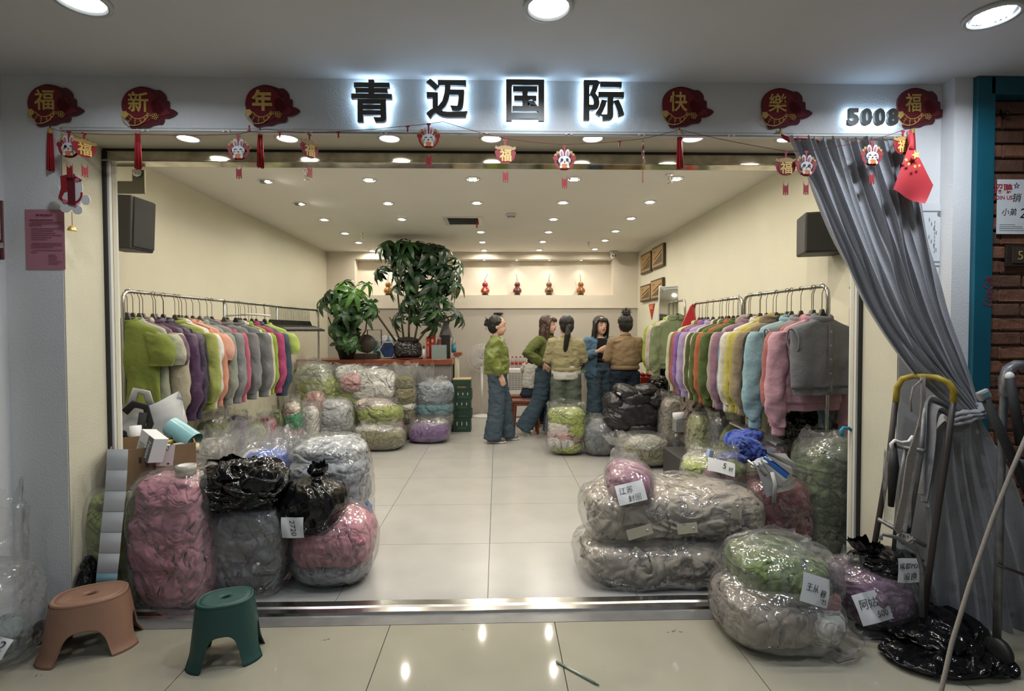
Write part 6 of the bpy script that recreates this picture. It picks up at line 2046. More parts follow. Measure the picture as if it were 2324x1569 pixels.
random.seed(5)
pb = at(926, 818, 7.62)
pt = thing('money_tree', 'tall money tree in a black wrapped pot on the counter', 'plant', (pb.x, 7.62, CZ), group=None)
P, fs = lump((0, 0, .13), (.20, .17, .125), 66, 30, 3.6, .016, 14)
MB().add(P, fs, True).obj('wrapped_pot', mat('black_glossy_wrap', (.010, .009, .009), .18, bump=[('ridge', 30, .9, .02)], spec=.8), pt)
MB().lathe([(.0, .0), (.24, .0), (.26, .018), (.25, .020), (.22, .012)], 28, sy=.8).obj('saucer', mat('red_saucer', (.12, .02, .015), .35), pt)
P, fs = lump((0, 0, .27), (.15, .11, .05), 67, 16, 2.4, .02, 12)
MB().add(P, fs, True).obj('soil_and_stones', mat('dark_soil', (.02, .016, .012), .9), pt)
trunks = [((898, 775), (870, 735), (845, 700), (820, 665)), ((908, 775), (895, 740), (884, 720)), ((917, 775), (912, 735), (905, 690), (900, 640), (900, 590)), ((928, 775), (928, 730), (932, 670), (938, 600), (930, 545)), ((940, 775), (948, 735), (958, 690), (975, 640), (1000, 600)), ((948, 775), (975, 740), (1010, 722), (1035, 715))]
for k, tr_ in enumerate(trunks):
    pts = [at(x, y, 7.62 + (.06 * (k % 3) - .06) * (j > 0)) - pt.location for j, (x, y) in enumerate(tr_)]
    MB().tube(pts, [.016 - .002 * j for j in range(len(pts))], 8).obj('stem', M_TRUNK, pt)
clus = [(905, 555, 45, 28, 12), (955, 575, 60, 35, 16), (1015, 590, 38, 30, 12), (900, 615, 45, 45, 14), (960, 640, 55, 45, 16), (1010, 665, 32, 55, 12), (945, 700, 60, 25, 8), (930, 530, 30, 15, 4), (1035, 715, 25, 12, 3), (985, 720, 25, 20, 3), (890, 720, 20, 15, 3)]
ctr = at(950, 640, 7.62) - pt.location
for cx, cy, rx, ry, n in clus:
    for _ in range(n):
        a, r = random.uniform(0, 6.28), math.sqrt(random.random())
        q = at(cx + rx * r * math.cos(a), cy + ry * r * math.sin(a), 7.62 + random.uniform(-.35, .30)) - pt.location
        if q.z + pt.location.z > ZC - .12: q.z = ZC - .12 - pt.location.z
        out = (q - ctr); out.z *= .4
        leaf_at(pt, q, out.normalized() * .9 + Vector((0, -.3, .8)), random.uniform(.62, .95), M_LEAF[random.choice((0, 0, 1, 2, 2))], random.uniform(0, 6))
pb = at(785, 825, 7.5)
p2t = thing('umbrella_plant', 'bushy green pot plant at the left end of the counter', 'plant', (pb.x, 7.55, CZ))
MB().lathe([(.0, .0), (.10, .0), (.14, .16), (.15, .17), (.13, .165), (.0, .15)], 24).obj('pot', mat('dark_pot', (.02, .018, .016), .4), p2t)
for k, tr_ in enumerate((((790, 800), (780, 740), (770, 690)), ((795, 800), (800, 740), (810, 670)), ((788, 800), (760, 760), (745, 720)), ((800, 800), (830, 750), (835, 700)))):
    pts = [at(x, y, 7.5) - p2t.location for x, y in tr_]
    MB().tube(pts, [.014, .011, .008], 8).obj('stem', M_TRUNK, p2t)
ctr = at(785, 720, 7.5) - p2t.location
for cx, cy, rx, ry, n in ((800, 655, 45, 18, 9), (760, 690, 40, 30, 9), (815, 700, 40, 35, 9), (775, 740, 45, 30, 9), (790, 785, 35, 20, 7), (840, 690, 20, 20, 4)):
    for _ in range(n):
        a, r = random.uniform(0, 6.28), math.sqrt(random.random())
        q = at(cx + rx * r * math.cos(a), cy + ry * r * math.sin(a), 7.45 + random.uniform(-.3, .25)) - p2t.location
        out = (q - ctr); out.z *= .5
        leaf_at(p2t, q, out.normalized() + Vector((0, -.45, .75)), random.uniform(.6, .9), M_LEAF[3 if cy < 670 else random.choice((0, 1, 2, 1))], random.uniform(0, 6))  # spotlight on the top leaves is put into a brighter green
pb = at(1352, 800, 8.5)
p3t = thing('broad_leaf_plant', 'leafy green plant behind the group of people', 'plant', (pb.x, 8.5, 0))
MB().lathe([(0, 0), (.16, 0), (.2, .7), (.22, .75), (.19, .74), (0, .7)], 24).obj('planter', mat('white_planter', (.5, .48, .44), .4), p3t)
BL = []
for k in range(3):
    b = MB(); leaflet(b, .34, .055, 0, .9 - .25 * k, 1.2); m = b.mesh('leaf'); m.materials.append(M_LEAF[1]); BL.append(m)
for k in range(46):
    a = k * 2.4; r = .02 + .10 * (k / 46)
    link('leaf', BL[k % 3], M_LEAF[k % 3], p3t, M=TR(r * math.cos(a), r * math.sin(a), .78 + .55 * random.random() * (1 - k / 80), 0, 0, a, random.uniform(.8, 1.15)))

# ---- things on the counter
def cz(px, dy=0.0): return at(px, 815, 7.6 + dy)
def prop(name, label, cat, px, Y=7.6, z=None):
    p = at(px, 815, Y)
    return thing(name, label, cat, (p.x, Y, CZ if z is None else z))


t = prop('hexagon_ornament', 'dark blue hexagonal ornament with a pale rim', 'ornament', 881, 7.52)
hx = [(.125 * math.cos(a), .13 + .125 * math.sin(a)) for a in np.arange(6) * math.pi / 3]
MB().prism(hx, .05).obj('body', mat('deep_blue_glaze', (.012, .03, .10), .25, var=.5, vscale=9), t)
MB().tube([(x, -.004, z) for x, z in hx], .007, 6, closed=True).obj('rim', mat('pale_rim', (.45, .42, .34), .4), t)
MB().lathe([(.03, .255), (.012, .30), (.010, .34)], 12, (0, .02, 0)).obj('finial', mat('blue_grey_glaze', (.12, .25, .3), .3), t)
t = prop('round_screen_frame', 'dark round table screen in a thin metal frame', 'ornament', 832, 7.6)
MB().lathe([(0, -.012), (.13, -.012), (.135, 0), (.13, .012), (0, .012)], 32, (0, 0, .22), True, Euler((math.pi / 2, 0, 0)).to_matrix()).obj('round_panel', mat('dark_brown_panel', (.06, .045, .035), .5), t)
MB().box((0, 0, .04), (.34, .14, .08), bev=.01).obj('plinth', M_DWOOD, t)
MB().tube([(.0, .06, .06), (.0, .06, .42), (.20, .06, .42), (.20, .06, .06)], .008, 6, smooth=False).obj('metal_frame', M_DWOOD, t)
M_REDBOX = mat('red_carton', (.33, .02, .012), .45)
for k, (px, h, w, nm) in enumerate(((982, .36, .085, 'tall red carton with gold print on the counter'), (972, .32, .05, 'slim red carton beside the tall red one'))):
    t = prop('red_carton', nm, 'box', px, 7.72 - .06 * k)
    MB().box((0, 0, h / 2), (w, w * .8, h), bev=.003).obj('carton', M_REDBOX, t)
    MB().box((0, 0, h + .006), (w * .98, w * .78, .012)).obj('lid', M_WHITE, t)
    MB().ell((0, -w * .41, h * .72), (w * .22, .003, w * .3), 12, 6).obj('emblem', M_GOLDP, t)
    for q in range(5):
        MB().box((0, -w * .41, h * (.52 - q * .09)), (w * .3, .002, h * .05)).obj('print_mark', M_WHITE, t)
t = prop('white_bottle', 'small white bottle with a red cap on the counter', 'bottle', 962, 7.55)
MB().lathe([(0, 0), (.026, 0), (.027, .10), (.022, .13), (.010, .145), (.010, .155)], 16).obj('bottle', M_WHITE, t)
MB().lathe([(.014, .150), (.014, .19), (0, .195)], 14).obj('cap', mat('dark_red_cap', (.16, .01, .02), .4), t)
t = prop('clear_tub', 'clear plastic tub with a red bundle inside', 'tub', 997, 7.55)
tub = MB()
for s in (-1, 1):
    tub.box((s * .10, 0, .10), (.003, .14, .20)); tub.box((0, s * .07, .10), (.2, .003, .20))
tub.obj('tub_wall', mat('clear_tub_plastic', (.42, .50, .50), .2, trans=.5), t)
P, fs = lump((0, 0, .045), (.09, .055, .035), 5, 14, 2.5, .01, 16)
MB().add(P, fs, True).obj('red_bundle', mat('red_bundle', (.55, .02, .015), .5), t)
t = prop('tent_card', 'blue and white folded tent card on the counter', 'card', 995, 7.78)
MB().prism([(-.06, 0), (.07, 0), (.01, .36)], .004).obj('card', M_WHITE, t)
MB().prism([(-.058, .1), (-.01, .1), (-.005, .30)], -.003).obj('blue_side', mat('blue_print', (.02, .10, .35), .5), t)
MB().box((.02, -.004, .22), (.05, .003, .12)).obj('red_frame', mat('red_frame_print', (.4, .08, .05), .5), t)
t = prop('grey_sail_box', 'dark box with a pointed grey card behind', 'box', 1012, 7.9)
MB().box((0, 0, .17), (.13, .1, .34), bev=.004).obj('box', mat('black_card_box', (.015, .013, .013), .5), t)
MB().prism([(-.11, .30), (.10, .30), (.0, .66)], .006, (0, .02, 0)).obj('pointed_card', mat('grey_card', (.30, .29, .29), .6), t)
t = prop('blue_bottle', 'clear bottle half full of blue liquid at the counter end', 'bottle', 1030, 7.85)
MB().lathe([(0, .08), (.035, .08), (.036, .20)], 16).obj('liquid', mat('blue_liquid', (.03, .22, .35), .2), t)
MB().lathe([(.036, .20), (.034, .24), (.014, .28), (.014, .31)], 16).obj('bottle', mat('clear_bottle', (.6, .62, .62), .15, trans=.6), t)
t = prop('silver_paper', 'crumpled pale paper behind the hexagon ornament', 'paper', 885, 7.85)
P, fs = lump((0, 0, .16), (.20, .09, .16), 8, 16, 2.3, .05, 10)
MB().add(P, fs, True).obj('paper', M_PAPER, t)
t = prop('gift_box', 'small turquoise gift bag behind the round screen', 'bag', 856, 7.9)
MB().box((0, 0, .13), (.10, .08, .26), bev=.006).obj('bag_body', mat('turquoise_card', (.05, .40, .32), .5), t)
MB().tube([(-.03, 0, .26), (-.02, 0, .31), (.02, 0, .31), (.03, 0, .26)], .004, 6).obj('handle', M_WHITE, t)

# ---- crates, fan, cooler, bottles, benches
M_CRATE = mat('dark_green_crate', (.012, .045, .028), .45)
yy = [862, 886, 908, 932, 950, 982]
for k in range(5):
    z1, z0 = at(1050, yy[k], 7.4).z, max(0, at(1050, yy[k + 1], 7.4).z)
    w = 40 / F_PX * 7.4
    p = at(1050 + (1.5 if k % 2 else -1), 900, 7.5)
    t = thing('plastic_crate', 'dark green plastic crate, %s from the top of its stack' % ords[k], 'crate', (p.x, 7.55, z0), group='stacked green crates')
    h = z1 - z0 - .004
    b = MB()
    b.box((0, -.14, h / 2), (w, .012, h), bev=.003).box((0, .14, h / 2), (w, .012, h), bev=.003)
    for s in (-1, 1): b.box((s * (w / 2 - .006), 0, h / 2), (.012, .28, h), bev=.003)
    b.box((0, 0, .008), (w, .28, .016))
    b.obj('crate_shell', M_CRATE, t)
    for q in range(3):
        MB().box(((q - 1) * w * .27, -.149, h * .62), (w * .05, .008, h * .28), bev=.002).obj('rib', M_TRIM if k in (1, 2, 4) else M_CRATE, t)
    MB().box((0, -.148, h * .28), (w * .5, .006, h * .18), bev=.002).obj('label_plate', mat('crate_label', (.03, .075, .05), .5) if k else mat('crate_label_gold', (.20, .10, .05), .5), t)
    if k == 0:
        MB().box((0, 0, h + .006), (w * 1.02, .3, .014), bev=.002).obj('plywood_lid', mat('pale_plywood', (.42, .32, .17), .6), t)
p = at(1094, 945, 8.75)
t = thing('standing_fan', 'white pedestal fan against the back wall', 'fan', (p.x, 8.75, 0))
MB().lathe([(0, 0), (.17, 0), (.17, .015), (.10, .035), (.03, .05), (.0, .05)], 28).obj('base', M_WHITE, t)
MB().tube([(0, 0, .03), (0, 0, .85)], .02, 12).obj('pole', M_WHITE, t)
hz = at(1094, 812, 8.75).z
MB().ell((0, .06, hz), (.06, .09, .06), 14, 10).obj('motor', M_WHITE, t)
MB().tube([(0, 0, .85), (0, .04, hz)], .018, 10).obj('neck', M_WHITE, t)
g = MB()
for a in np.arange(36) * math.pi / 18:
    g.tube([(.03 * math.cos(a), -.075, hz + .03 * math.sin(a)), (.15 * math.cos(a), -.085, hz + .15 * math.sin(a)), (.23 * math.cos(a), -.04, hz + .23 * math.sin(a))], .0022, 4)
for r, y in ((.23, -.04), (.16, -.083), (.08, -.08)):
    g.tube([(r * math.cos(a), y, hz + r * math.sin(a)) for a in np.linspace(0, 2 * math.pi, 37)[:-1]], .004 if r > .2 else .0025, 5, closed=True)
g.obj('wire_guard', M_WHITE, t)
for q in range(5):
    a = q * 2 * math.pi / 5
    MB().prism([(.02 * math.cos(a), .02 * math.sin(a)), (.19 * math.cos(a - .25), .19 * math.sin(a - .25)), (.20 * math.cos(a + .2), .20 * math.sin(a + .2)), (.1 * math.cos(a + .5), .1 * math.sin(a + .5))], .004, (0, -.045, hz)).obj('blade', mat('translucent_blade', (.55, .56, .58), .3), t)
p0, p1 = at(1152, 945, 8.7), at(1196, 945, 8.7)
t = thing('air_cooler', 'white evaporative air cooler with a grille by the back wall', 'cooler', ((p0.x + p1.x) / 2, 8.78, 0))
w = p1.x - p0.x; h = at(1170, 836, 8.7).z
MB().box((0, 0, h / 2), (w, .3, h), bev=.02).obj('body', M_WHITE, t)
for r in range(10):
    for q in range(6):
        MB().box(((q - 2.5) * w / 6.6, -.152, h * (.58 + r * .036)), (w / 7.6, .006, h * .018)).obj('grille_slot', M_HOUSE, t)
for k in range(5):
    p = at(1154 + k * 9, 834, 8.7)
    b = thing('water_bottle', 'red-capped water bottle on the air cooler, %s from the fan' % ords[k], 'bottle', (p.x, 8.74 - .03 * (k % 2), h), group='bottles on the air cooler')
    MB().lathe([(0, 0), (.026, 0), (.028, .02), (.025, .06), (.028, .11), (.024, .15), (.011, .175), (.011, .18)], 14).obj('bottle', mat('clear_bottle', (.6, .62, .62), .15, trans=.6), b)
    MB().lathe([(.0265, .055), (.0275, .06), (.0275, .10), (.0265, .105)], 14).obj('red_label', mat('red_label', (.45, .02, .02), .4), b)
    MB().lathe([(.013, .175), (.013, .20), (0, .20)], 12).obj('cap', mat('red_label', '', .4), b)
for k, (px, Y, w, nm) in enumerate(((1192, 7.3, .36, 'nearer red-brown wooden bench with splayed legs'), (1190, 7.82, .45, 'further red-brown wooden bench under the seated person'))):
    p = at(px, 900, Y)
    t = thing('wooden_bench', nm, 'bench', (p.x, Y, 0), group='wooden benches')
    MB().box((0, 0, .455), (w, .24, .035), bev=.006).obj('seat', M_REDWOOD, t)
    MB().box((0, -.09, .42), (w * .86, .02, .05)).box((0, .09, .42), (w * .86, .02, .05)).obj('apron', M_REDWOOD, t)
    for sx in (-1, 1):
        for sy in (-1, 1):
            MB().tube([(sx * w * .38, sy * .08, .44), (sx * w * .47, sy * .11, 0)], .02, 4, smooth=False).obj('leg', M_REDWOOD, t)
    MB().tube([(-w * .43, -.1, .16), (w * .43, -.1, .16)], .012, 4, smooth=False).obj('stretcher', M_REDWOOD, t)
p = at(1468, 853, 7.2)
t = thing('gift_basket', 'red and white gift basket beside the tan sweatshirt', 'basket', (p.x, 7.2, p.z - .1))
MB().box((0, 0, .02), (.22, .18, .14), bev=.01).obj('basket', M_REDBOX, t)
for k in range(5):
    MB().ell((-.07 + .04 * k, -.03 + .05 * (k % 2), .12), (.035, .035, .03), 10, 8).obj('wrapped_ball', M_REDBOX if k % 2 == 0 else M_WHITE, t)
MB().box((0, .0, -.28), (.26, .22, .45), bev=.01).obj('stand_box', M_DWOOD, t)
p = at(1131, 722, 8.97)
t = thing('wall_lamp', 'black mushroom-shaped wall fitting above the profile person', 'wall fitting', p)
MB().lathe([(0, .10), (.08, .09), (.085, .07), (.03, .05), (.02, .0), (.028, -.06)], 18).obj('fitting', M_BLACK, t)

# ---- right wall: pictures, pennant, mirror
M_PF = mat('dark_picture_frame', (.045, .025, .012), .4)
M_ART = mat('golden_print', (.38, .235, .085), .45, var=.08, vscale=4)
M_ART2 = mat('brown_print', (.10, .07, .035), .6)
for k, (x0, x1, ya, yb, nm) in enumerate(((1459, 1482, 568, 627, 'upper far'), (1485, 1511, 551, 615, 'upper near'), (1458, 1481, 640, 691, 'lower far'), (1482, 1509, 627, 686, 'lower near'))):
    A, B = onx(x0, ya + 4, XR), onx(x1, yb - 2, XR)
    C = onx((x0 + x1) / 2, (ya + yb) / 2 , XR)
    wd_ = A.y - B.y
    hh = (at(x0, ya + 8, (A.y + B.y) / 2).z - at(x0, yb - 6, (A.y + B.y) / 2).z)
    t = thing('framed_picture', 'framed golden print on the right wall, %s of four' % nm, 'picture', M=basis((XR - .001, C.y, C.z), (0, -1, 0), (0, 0, 1)), group='golden prints on the right wall')
    MB().box((0, -.02, 0), (wd_, .04, hh), bev=.004).obj('frame', M_PF, t)
    MB().box((0, -.041, 0), (wd_ - .05, .004, hh - .05)).obj('print', M_ART, t)
    MB().prism([(-wd_ * .4, -hh * .32), (wd_ * .4, -hh * .32), (wd_ * .4, hh * .12), (wd_ * .05, -hh * .08), (-wd_ * .2, -hh * .2)], -.002, (0, -.0435, 0)).obj('printed_building', M_ART2, t)
    MB().tube([(-wd_ * .25, -.045, -hh * .08), (wd_ * .4, -.045, hh * .22)], .006, 5).obj('printed_roof_line', M_ART2, t)
    MB().box((-wd_ * .22, -.0435, hh * .25), (wd_ * .16, .002, .014)).obj('printed_caption', M_ART2, t)
C = onx(1480, 690, XR)
t = thing('pennant', 'small red pennant with yellow lettering below the prints', 'pennant', M=basis((XR - .004, C.y, C.z), (0, -1, 0), (0, 0, 1)))
MB().prism([(-.16, 0), (.16, 0), (0, -.25)], -.004).obj('cloth', mat('red_pennant', (.42, .015, .02), .6), t)
text_obj('lettering', 'NO', TR(0, -.006, -.05), M_GOLDP, t, .15, .07, .002, .02)
p = at(1524, 730, 6.95)
t = thing('standing_mirror', 'tall standing mirror with rounded white frame behind the small rail', 'mirror', M=basis((p.x, 6.95, .0), (.80, -.60, 0), (0, .06, 1)))
mw, mh = .40, at(1524, 650, 6.95).z
o = smooth_outline([(-mw / 2, .02), (mw / 2, .02), (mw / 2, mh * .5), (mw / 2, mh - .06), (mw / 2 - .05, mh), (-mw / 2 + .05, mh), (-mw / 2, mh - .06), (-mw / 2, mh * .5)], 3)
MB().prism([(x, z) for x, z in o], .025).obj('backing', M_TRIM, t)
MB().prism([(x * .94, .03 + z * .97) for x, z in o], -.003).obj('glass', mat('mirror_glass', (.75, .76, .74), .03, 1.0), t)
MB().tube([(x, -.002, z) for x, z in o], .012, 8, closed=True).obj('frame', M_TRIM, t)

# ---- loudspeakers and the shutter motor bracket
M_SPK = mat('dark_speaker_cabinet', (.022, .021, .021), .55, bump=[('noise', 300, .2, .002)])
M_GRL = mat('speaker_grille', (.02, .02, .02), .5, bump=[('voronoi', 180, 1.0, .004)])
Y0 = 3.75
a, b = at(225, 440, Y0), at(301, 563, Y0)
t = thing('loudspeaker', 'dark grey loudspeaker on the left wall near the opening', 'speaker', ((a.x + b.x) / 2, Y0 + .12, (a.z + b.z) / 2))
w, h = b.x - a.x, a.z - b.z
MB().box((0, 0, 0), (w, .24, h), (0, .05, -.05), bev=.012).obj('cabinet', M_SPK, t)
MB().box((w / 2 + .004, 0, 0), (.012, .21, h * .92), (0, .05, -.05), bev=.004).obj('grille', M_GRL, t)
MB().box((-w / 2 - .06, .03, .05), (.14, .05, .05)).obj('wall_bracket', M_HOUSE, t)
Y0 = 3.55
a, b = at(1846, 478, Y0), at(1935, 572, Y0)
t = thing('loudspeaker', 'black mesh-fronted loudspeaker on the right wall beside the curtain', 'speaker', ((a.x + b.x) / 2, Y0 + .12, (a.z + b.z) / 2))
w, h = b.x - a.x, a.z - b.z
R_ = Euler((0, 0, -.30)).to_matrix()
MB().box((0, 0, 0), (w, .24, h), R_, bev=.012).obj('cabinet', M_SPK, t)
MB().box(R_ @ Vector((0, -.125, 0)), (w * .94, .012, h * .92), R_, bev=.004).obj('grille', M_GRL, t)
MB().box((w / 2 + .02, .1, .0), (.10, .05, .05)).obj('wall_bracket', M_HOUSE, t)
t = thing('shutter_bracket', 'steel shutter motor bracket behind the left end of the header', 'bracket', at(290, 410, 3.1))
o_ = t.location
a, b = at(250, 386, 3.1), at(330, 440, 3.1)
c = at(302, 412, 3.1)
MB().box((((c.x + b.x) / 2) - o_.x, 0, (a.z + b.z) / 2 - o_.z), (b.x - c.x, .012, a.z - b.z)).box(((a.x + c.x) / 2 - o_.x, 0, (c.z + b.z) / 2 - o_.z), (c.x - a.x, .012, c.z - b.z)).obj('plate', mat('olive_steel_plate', (.20, .185, .13), .35, .6), t)
e = at(313, 393, 3.09)
MB().lathe([(.022, 0), (.024, .01), (.014, .014), (0, .014)], 18, e - o_, True, Euler((math.pi / 2, 0, 0)).to_matrix()).obj('bolt_plate', M_STEEL, t)
p = at(1946, 740, 3.9)
t = thing('fire_extinguisher', 'red fire extinguisher on the right wall at the jamb', 'extinguisher', (XR - .05, 3.40, 1.2))
MB().lathe([(0, 0), (.042, 0), (.045, .03), (.045, .36), (.03, .42), (.02, .44)], 20).obj('cylinder', mat('red_enamel', (.35, .01, .012), .3), t)
MB().lathe([(.025, .44), (.02, .48), (0, .48)], 12).obj('valve', M_CHROME, t)
MB().tube([(-.05, 0, .50), (0, 0, .50), (.06, 0, .53)], .01, 6).obj('lever', M_BLACK, t)
MB().tube([(-.046, -.01, .1), (-.047, -.01, .3)], .008, 6).obj('strap', mat('brass_strap', (.3, .22, .08), .4, .6), t)
# ------------------------------------------------------------------ stools in the hall
def stool(label, px, py, a, b, H, rz, col, name):
    p = onz(px, py, 0)
    t = thing('plastic_stool', label, 'stool', (p.x, p.y, 0), rz, group='plastic step stools')
    m = mat(name, col, .5, bump=[('noise', 260, .12, .002)], var=.05, vscale=6)
    th = np.linspace(0, 2 * math.pi, 145)[:-1]
    k = 2.5
    se = lambda s: (np.sign(np.cos(th)) * np.abs(np.cos(th)) ** (2 / k) * a * s, np.sign(np.sin(th)) * np.abs(np.sin(th)) ** (2 / k) * b * s)
    # height of the lower edge: arches at the four sides
    def zb():
        z = np.zeros_like(th)
        for c, hw, hh in ((math.pi / 2, .48, .52), (3 * math.pi / 2, .48, .52), (0, .28, .52), (math.pi, .28, .52)):
            d = (th - c + math.pi) % (2 * math.pi) - math.pi
            u = np.clip(np.abs(d) / hw, 0, 1)
            z = np.maximum(z, hh * H * np.sqrt(np.clip(1 - u ** 2.6, 0, 1)))
        return z
    zl_ = zb()
    outer, inner = [], []
    for v in np.linspace(0, 1, 22):
        z = H - .012 - (H - .012 - zl_) * v
        f = (H - z) / H
        s = .93 + .26 * f + .10 * np.clip((f - .82) / .18, 0, 1) ** 2
        x, y = se(1.0)
        outer.append(np.stack([x * s, y * s, z], 1))
        inner.append(np.stack([x * (s - .045), y * (s - .06), z], 1))
    P = np.array(outer + inner[::-1])
    b_ = MB().grid(P, wrap=True)
    b_.obj('skirt', m, t)
    # top with an oval hole
    rows = []
    hx, hy = a * .15, b * .16
    for s, dz in ((.93, -.012), (.925, -.004), (.90, 0), (.86, .0), (.855, -.0015), (.80, -.0015), (.795, 0)):
        x, y = se(s); rows.append(np.stack([x, y, np.full_like(x, H + dz)], 1))
    x, y = se(.795)
    for v in np.linspace(.2, 1, 6):
        rows.append(np.stack([x * (1 - v) + hx * np.cos(th) * v, y * (1 - v) + hy * np.sin(th) * v, np.full_like(x, H - .001 * v)], 1))
    rows.append(np.stack([hx * np.cos(th), hy * np.sin(th), np.full_like(x, H - .012)], 1))
    MB().grid(np.array(rows), wrap=True).obj('seat', m, t)
    return t


stool('tan brown plastic step stool at the lower left', 208, 1468, .150, .115, .245, .42, (.27, .145, .095), 'tan_plastic')
stool('dark green plastic step stool on the hall floor', 514, 1490, .120, .095, .265, .30, (.012, .055, .048), 'green_plastic')

# ------------------------------------------------------------------ carton with stationery on the lime bag
M_CARD = mat('brown_corrugated_card', (.20, .125, .065), .8, var=.18, vscale=6, bump=[('noise', 30, .15, .004)])
cz0 = at(352, 1108, 2.74).z
cp = at(345, 1060, 2.93)
ct_ = thing('carton', 'worn open brown carton standing on the lime bag', 'box', (cp.x, 2.95, cz0), math.radians(33))
cw, cd, chh = .37, .40, .205
b = MB()
for nm, c, s in (('panel', (0, -cd / 2, chh / 2), (cw, .006, chh)), ('panel', (0, cd / 2, chh / 2), (cw, .006, chh)), ('panel', (-cw / 2, 0, chh / 2), (.006, cd, chh)), ('panel', (cw / 2, 0, chh / 2), (.006, cd, chh)), ('carton_floor', (0, 0, .004), (cw, cd, .006))):
    MB().box(c, s).obj(nm, M_CARD, ct_)
ln = MB()
random.seed(3)
for r in range(3):
    for q in range(9):
        ln.box((-cw / 2 - .0035, .06 - q * .021 + (.06 if r == 2 else 0), chh * (.82 - .09 * r)), (.001, .014, .012))
ln.obj('printed_text', M_INK, ct_, kind='stuff')
ln = MB()
for q in range(5):
    ln.box((-.06 + .03 * q, -cd / 2 - .0035, chh * (.7 - .12 * (q % 3))), (.012, .001, .03))
ln.obj('scuff_marks', M_DWOOD, ct_, kind='stuff')
MB().box((.05, -cd / 2 - .005, chh * .75), (.075, .002, .11), (.05, .12, 0)).obj('taped_slip', mat('pink_slip', (.55, .47, .48), .7), ct_)
text_obj('marker_writing', 'EX', TR(.06, -cd / 2 - .0075, chh * .95, 0, -.9, 0), M_INK, ct_, .03, None, .001, .0)
top = cz0 + chh
# contents
t = thing('notes_box', 'grey and white note pad box leaning in the carton', 'box', M=basis(at(345, 1012, 2.80) , (.78, -.58, -.22), (.15, .1, 1)))
MB().box((0, 0, 0), (.16, .07, .13), bev=.002).obj('box_body', M_PAPER, t)
MB().box((.050, -.036, 0), (.056, .002, .128)).obj('grey_end', mat('mid_grey_print', (.13, .13, .135), .6), t)
text_obj('lettering', 'Notes', TR(.050, -.0375, -.005, 0, math.pi / 2, 0), M_PAPER, t, .09, .032, .0006, .01)
MB().box((-.03, -.036, -.01), (.06, .001, .04)).obj('printed_drawing', mat('pale_grey_print', (.4, .4, .4), .7), t)
for k, (px, py, Y, w, d_, h, m, nm, lab) in enumerate(((388, 1022, 2.92, .13, .09, .05, M_PAPER, 'white_box', 'small white box lying in the carton'), (408, 1018, 2.96, .06, .05, .05, mat('grey_card', '', .6), 'grey_box', 'tiny grey box beside the marker pens'))):
    MB().box(at(px, py, Y), (w, d_, h), (0, .15, .5 - k), bev=.003).obj(nm, m, label=lab, cat='box')
for k, (px, py, m, lab) in enumerate(((382, 1024, M_INK, 'short black marker pen in the carton'), (392, 1026, mat('red_marker', (.5, .03, .05), .4), 'red-capped marker pen in the carton'))):
    p = at(px, py, 2.86)
    t = thing('marker_pen', lab, 'pen', p, group='marker pens')
    MB().tube([Vector((-.012, 0, -.03)), Vector((.012, 0, .02))], .009, 10).obj('barrel', m, t)
    MB().tube([Vector((.012, 0, .02)), Vector((.020, 0, .036))], .0075, 10).obj('cap', m, t)
p = at(378, 1002, 3.02)
t = thing('tape_measure', 'black and yellow tape roll on top of the carton', 'tape', p, .3)
MB().lathe([(.03, -.028), (.042, -.028), (.043, -.018), (.043, .02), (.042, .028), (.03, .028)], 24).obj('roll', mat('black_roll', (.02, .02, .02), .4), t)
MB().lathe([(.0445, -.014), (.0445, .014), (.043, .014)], 24).obj('yellow_band', mat('yellow_band', (.5, .40, .06), .4), t)
p = at(415, 985, 3.05)
t = thing('blue_tube', 'translucent pale blue plastic tube leaning in the carton', 'tube', M=basis(p, (.80, -.2, -.45), (.45, 0, .8)))
rows = []
for x in np.linspace(-.09, .09, 8):
    rows.append([(x, .055 * math.cos(a), .055 * math.sin(a)) for a in np.linspace(0, 2 * math.pi, 25)[:-1]])
MB().grid(rows, wrap=True).obj('tube_wall', mat('pale_blue_plastic', (.22, .45, .50), .25, trans=.25), t)
for k, (px, py, Y, m, lab) in enumerate(((430, 1018, 2.98, mat('beige_tape', (.42, .36, .22), .4), 'roll of beige packing tape in the carton'), (422, 1066, 2.72, mat('clear_tape', (.5, .47, .40), .2, trans=.35), 'roll of clear packing tape on the pink bag'))):
    p = at(px, py, Y)
    t = thing('packing_tape', lab, 'tape', p, group='packing tape rolls')
    MB().lathe([(.036, -.024), (.048, -.024), (.049, .0), (.048, .024), (.036, .024), (.036, -.024)], 28).obj('tape_roll', m, t)
    MB().lathe([(.034, -.024), (.0365, -.024), (.0365, .024), (.034, .024), (.034, -.024)], 28).obj('core', M_WHITE, t)
# fan-folded label strip
t = thing('label_strip', 'strip of blank white labels hanging from the carton', 'label strip', at(262, 1024, 2.70))
ys_ = [1020, 1068, 1116, 1163, 1210, 1257, 1302, 1330]
xl_ = [243, 241, 238, 233, 228, 224, 219, 217]
for k in range(7):
    P = []
    for v in np.linspace(0, 1, 7):
        yy_ = ys_[k] + (ys_[k + 1] - ys_[k]) * v
        x0 = xl_[k] + (xl_[k + 1] - xl_[k]) * v
        Y = 2.585 - .008 * math.sin(math.pi * v) - .006 * k
        P.append([tuple(at(x0, yy_, Y) - t.location), tuple(at(x0 + 25, yy_, Y - .006) - t.location), tuple(at(x0 + 48, yy_, Y) - t.location)])
    MB().grid(P).obj('label', M_PAPER if k < 6 else mat('pale_blue_label', (.25, .42, .48), .6), t)
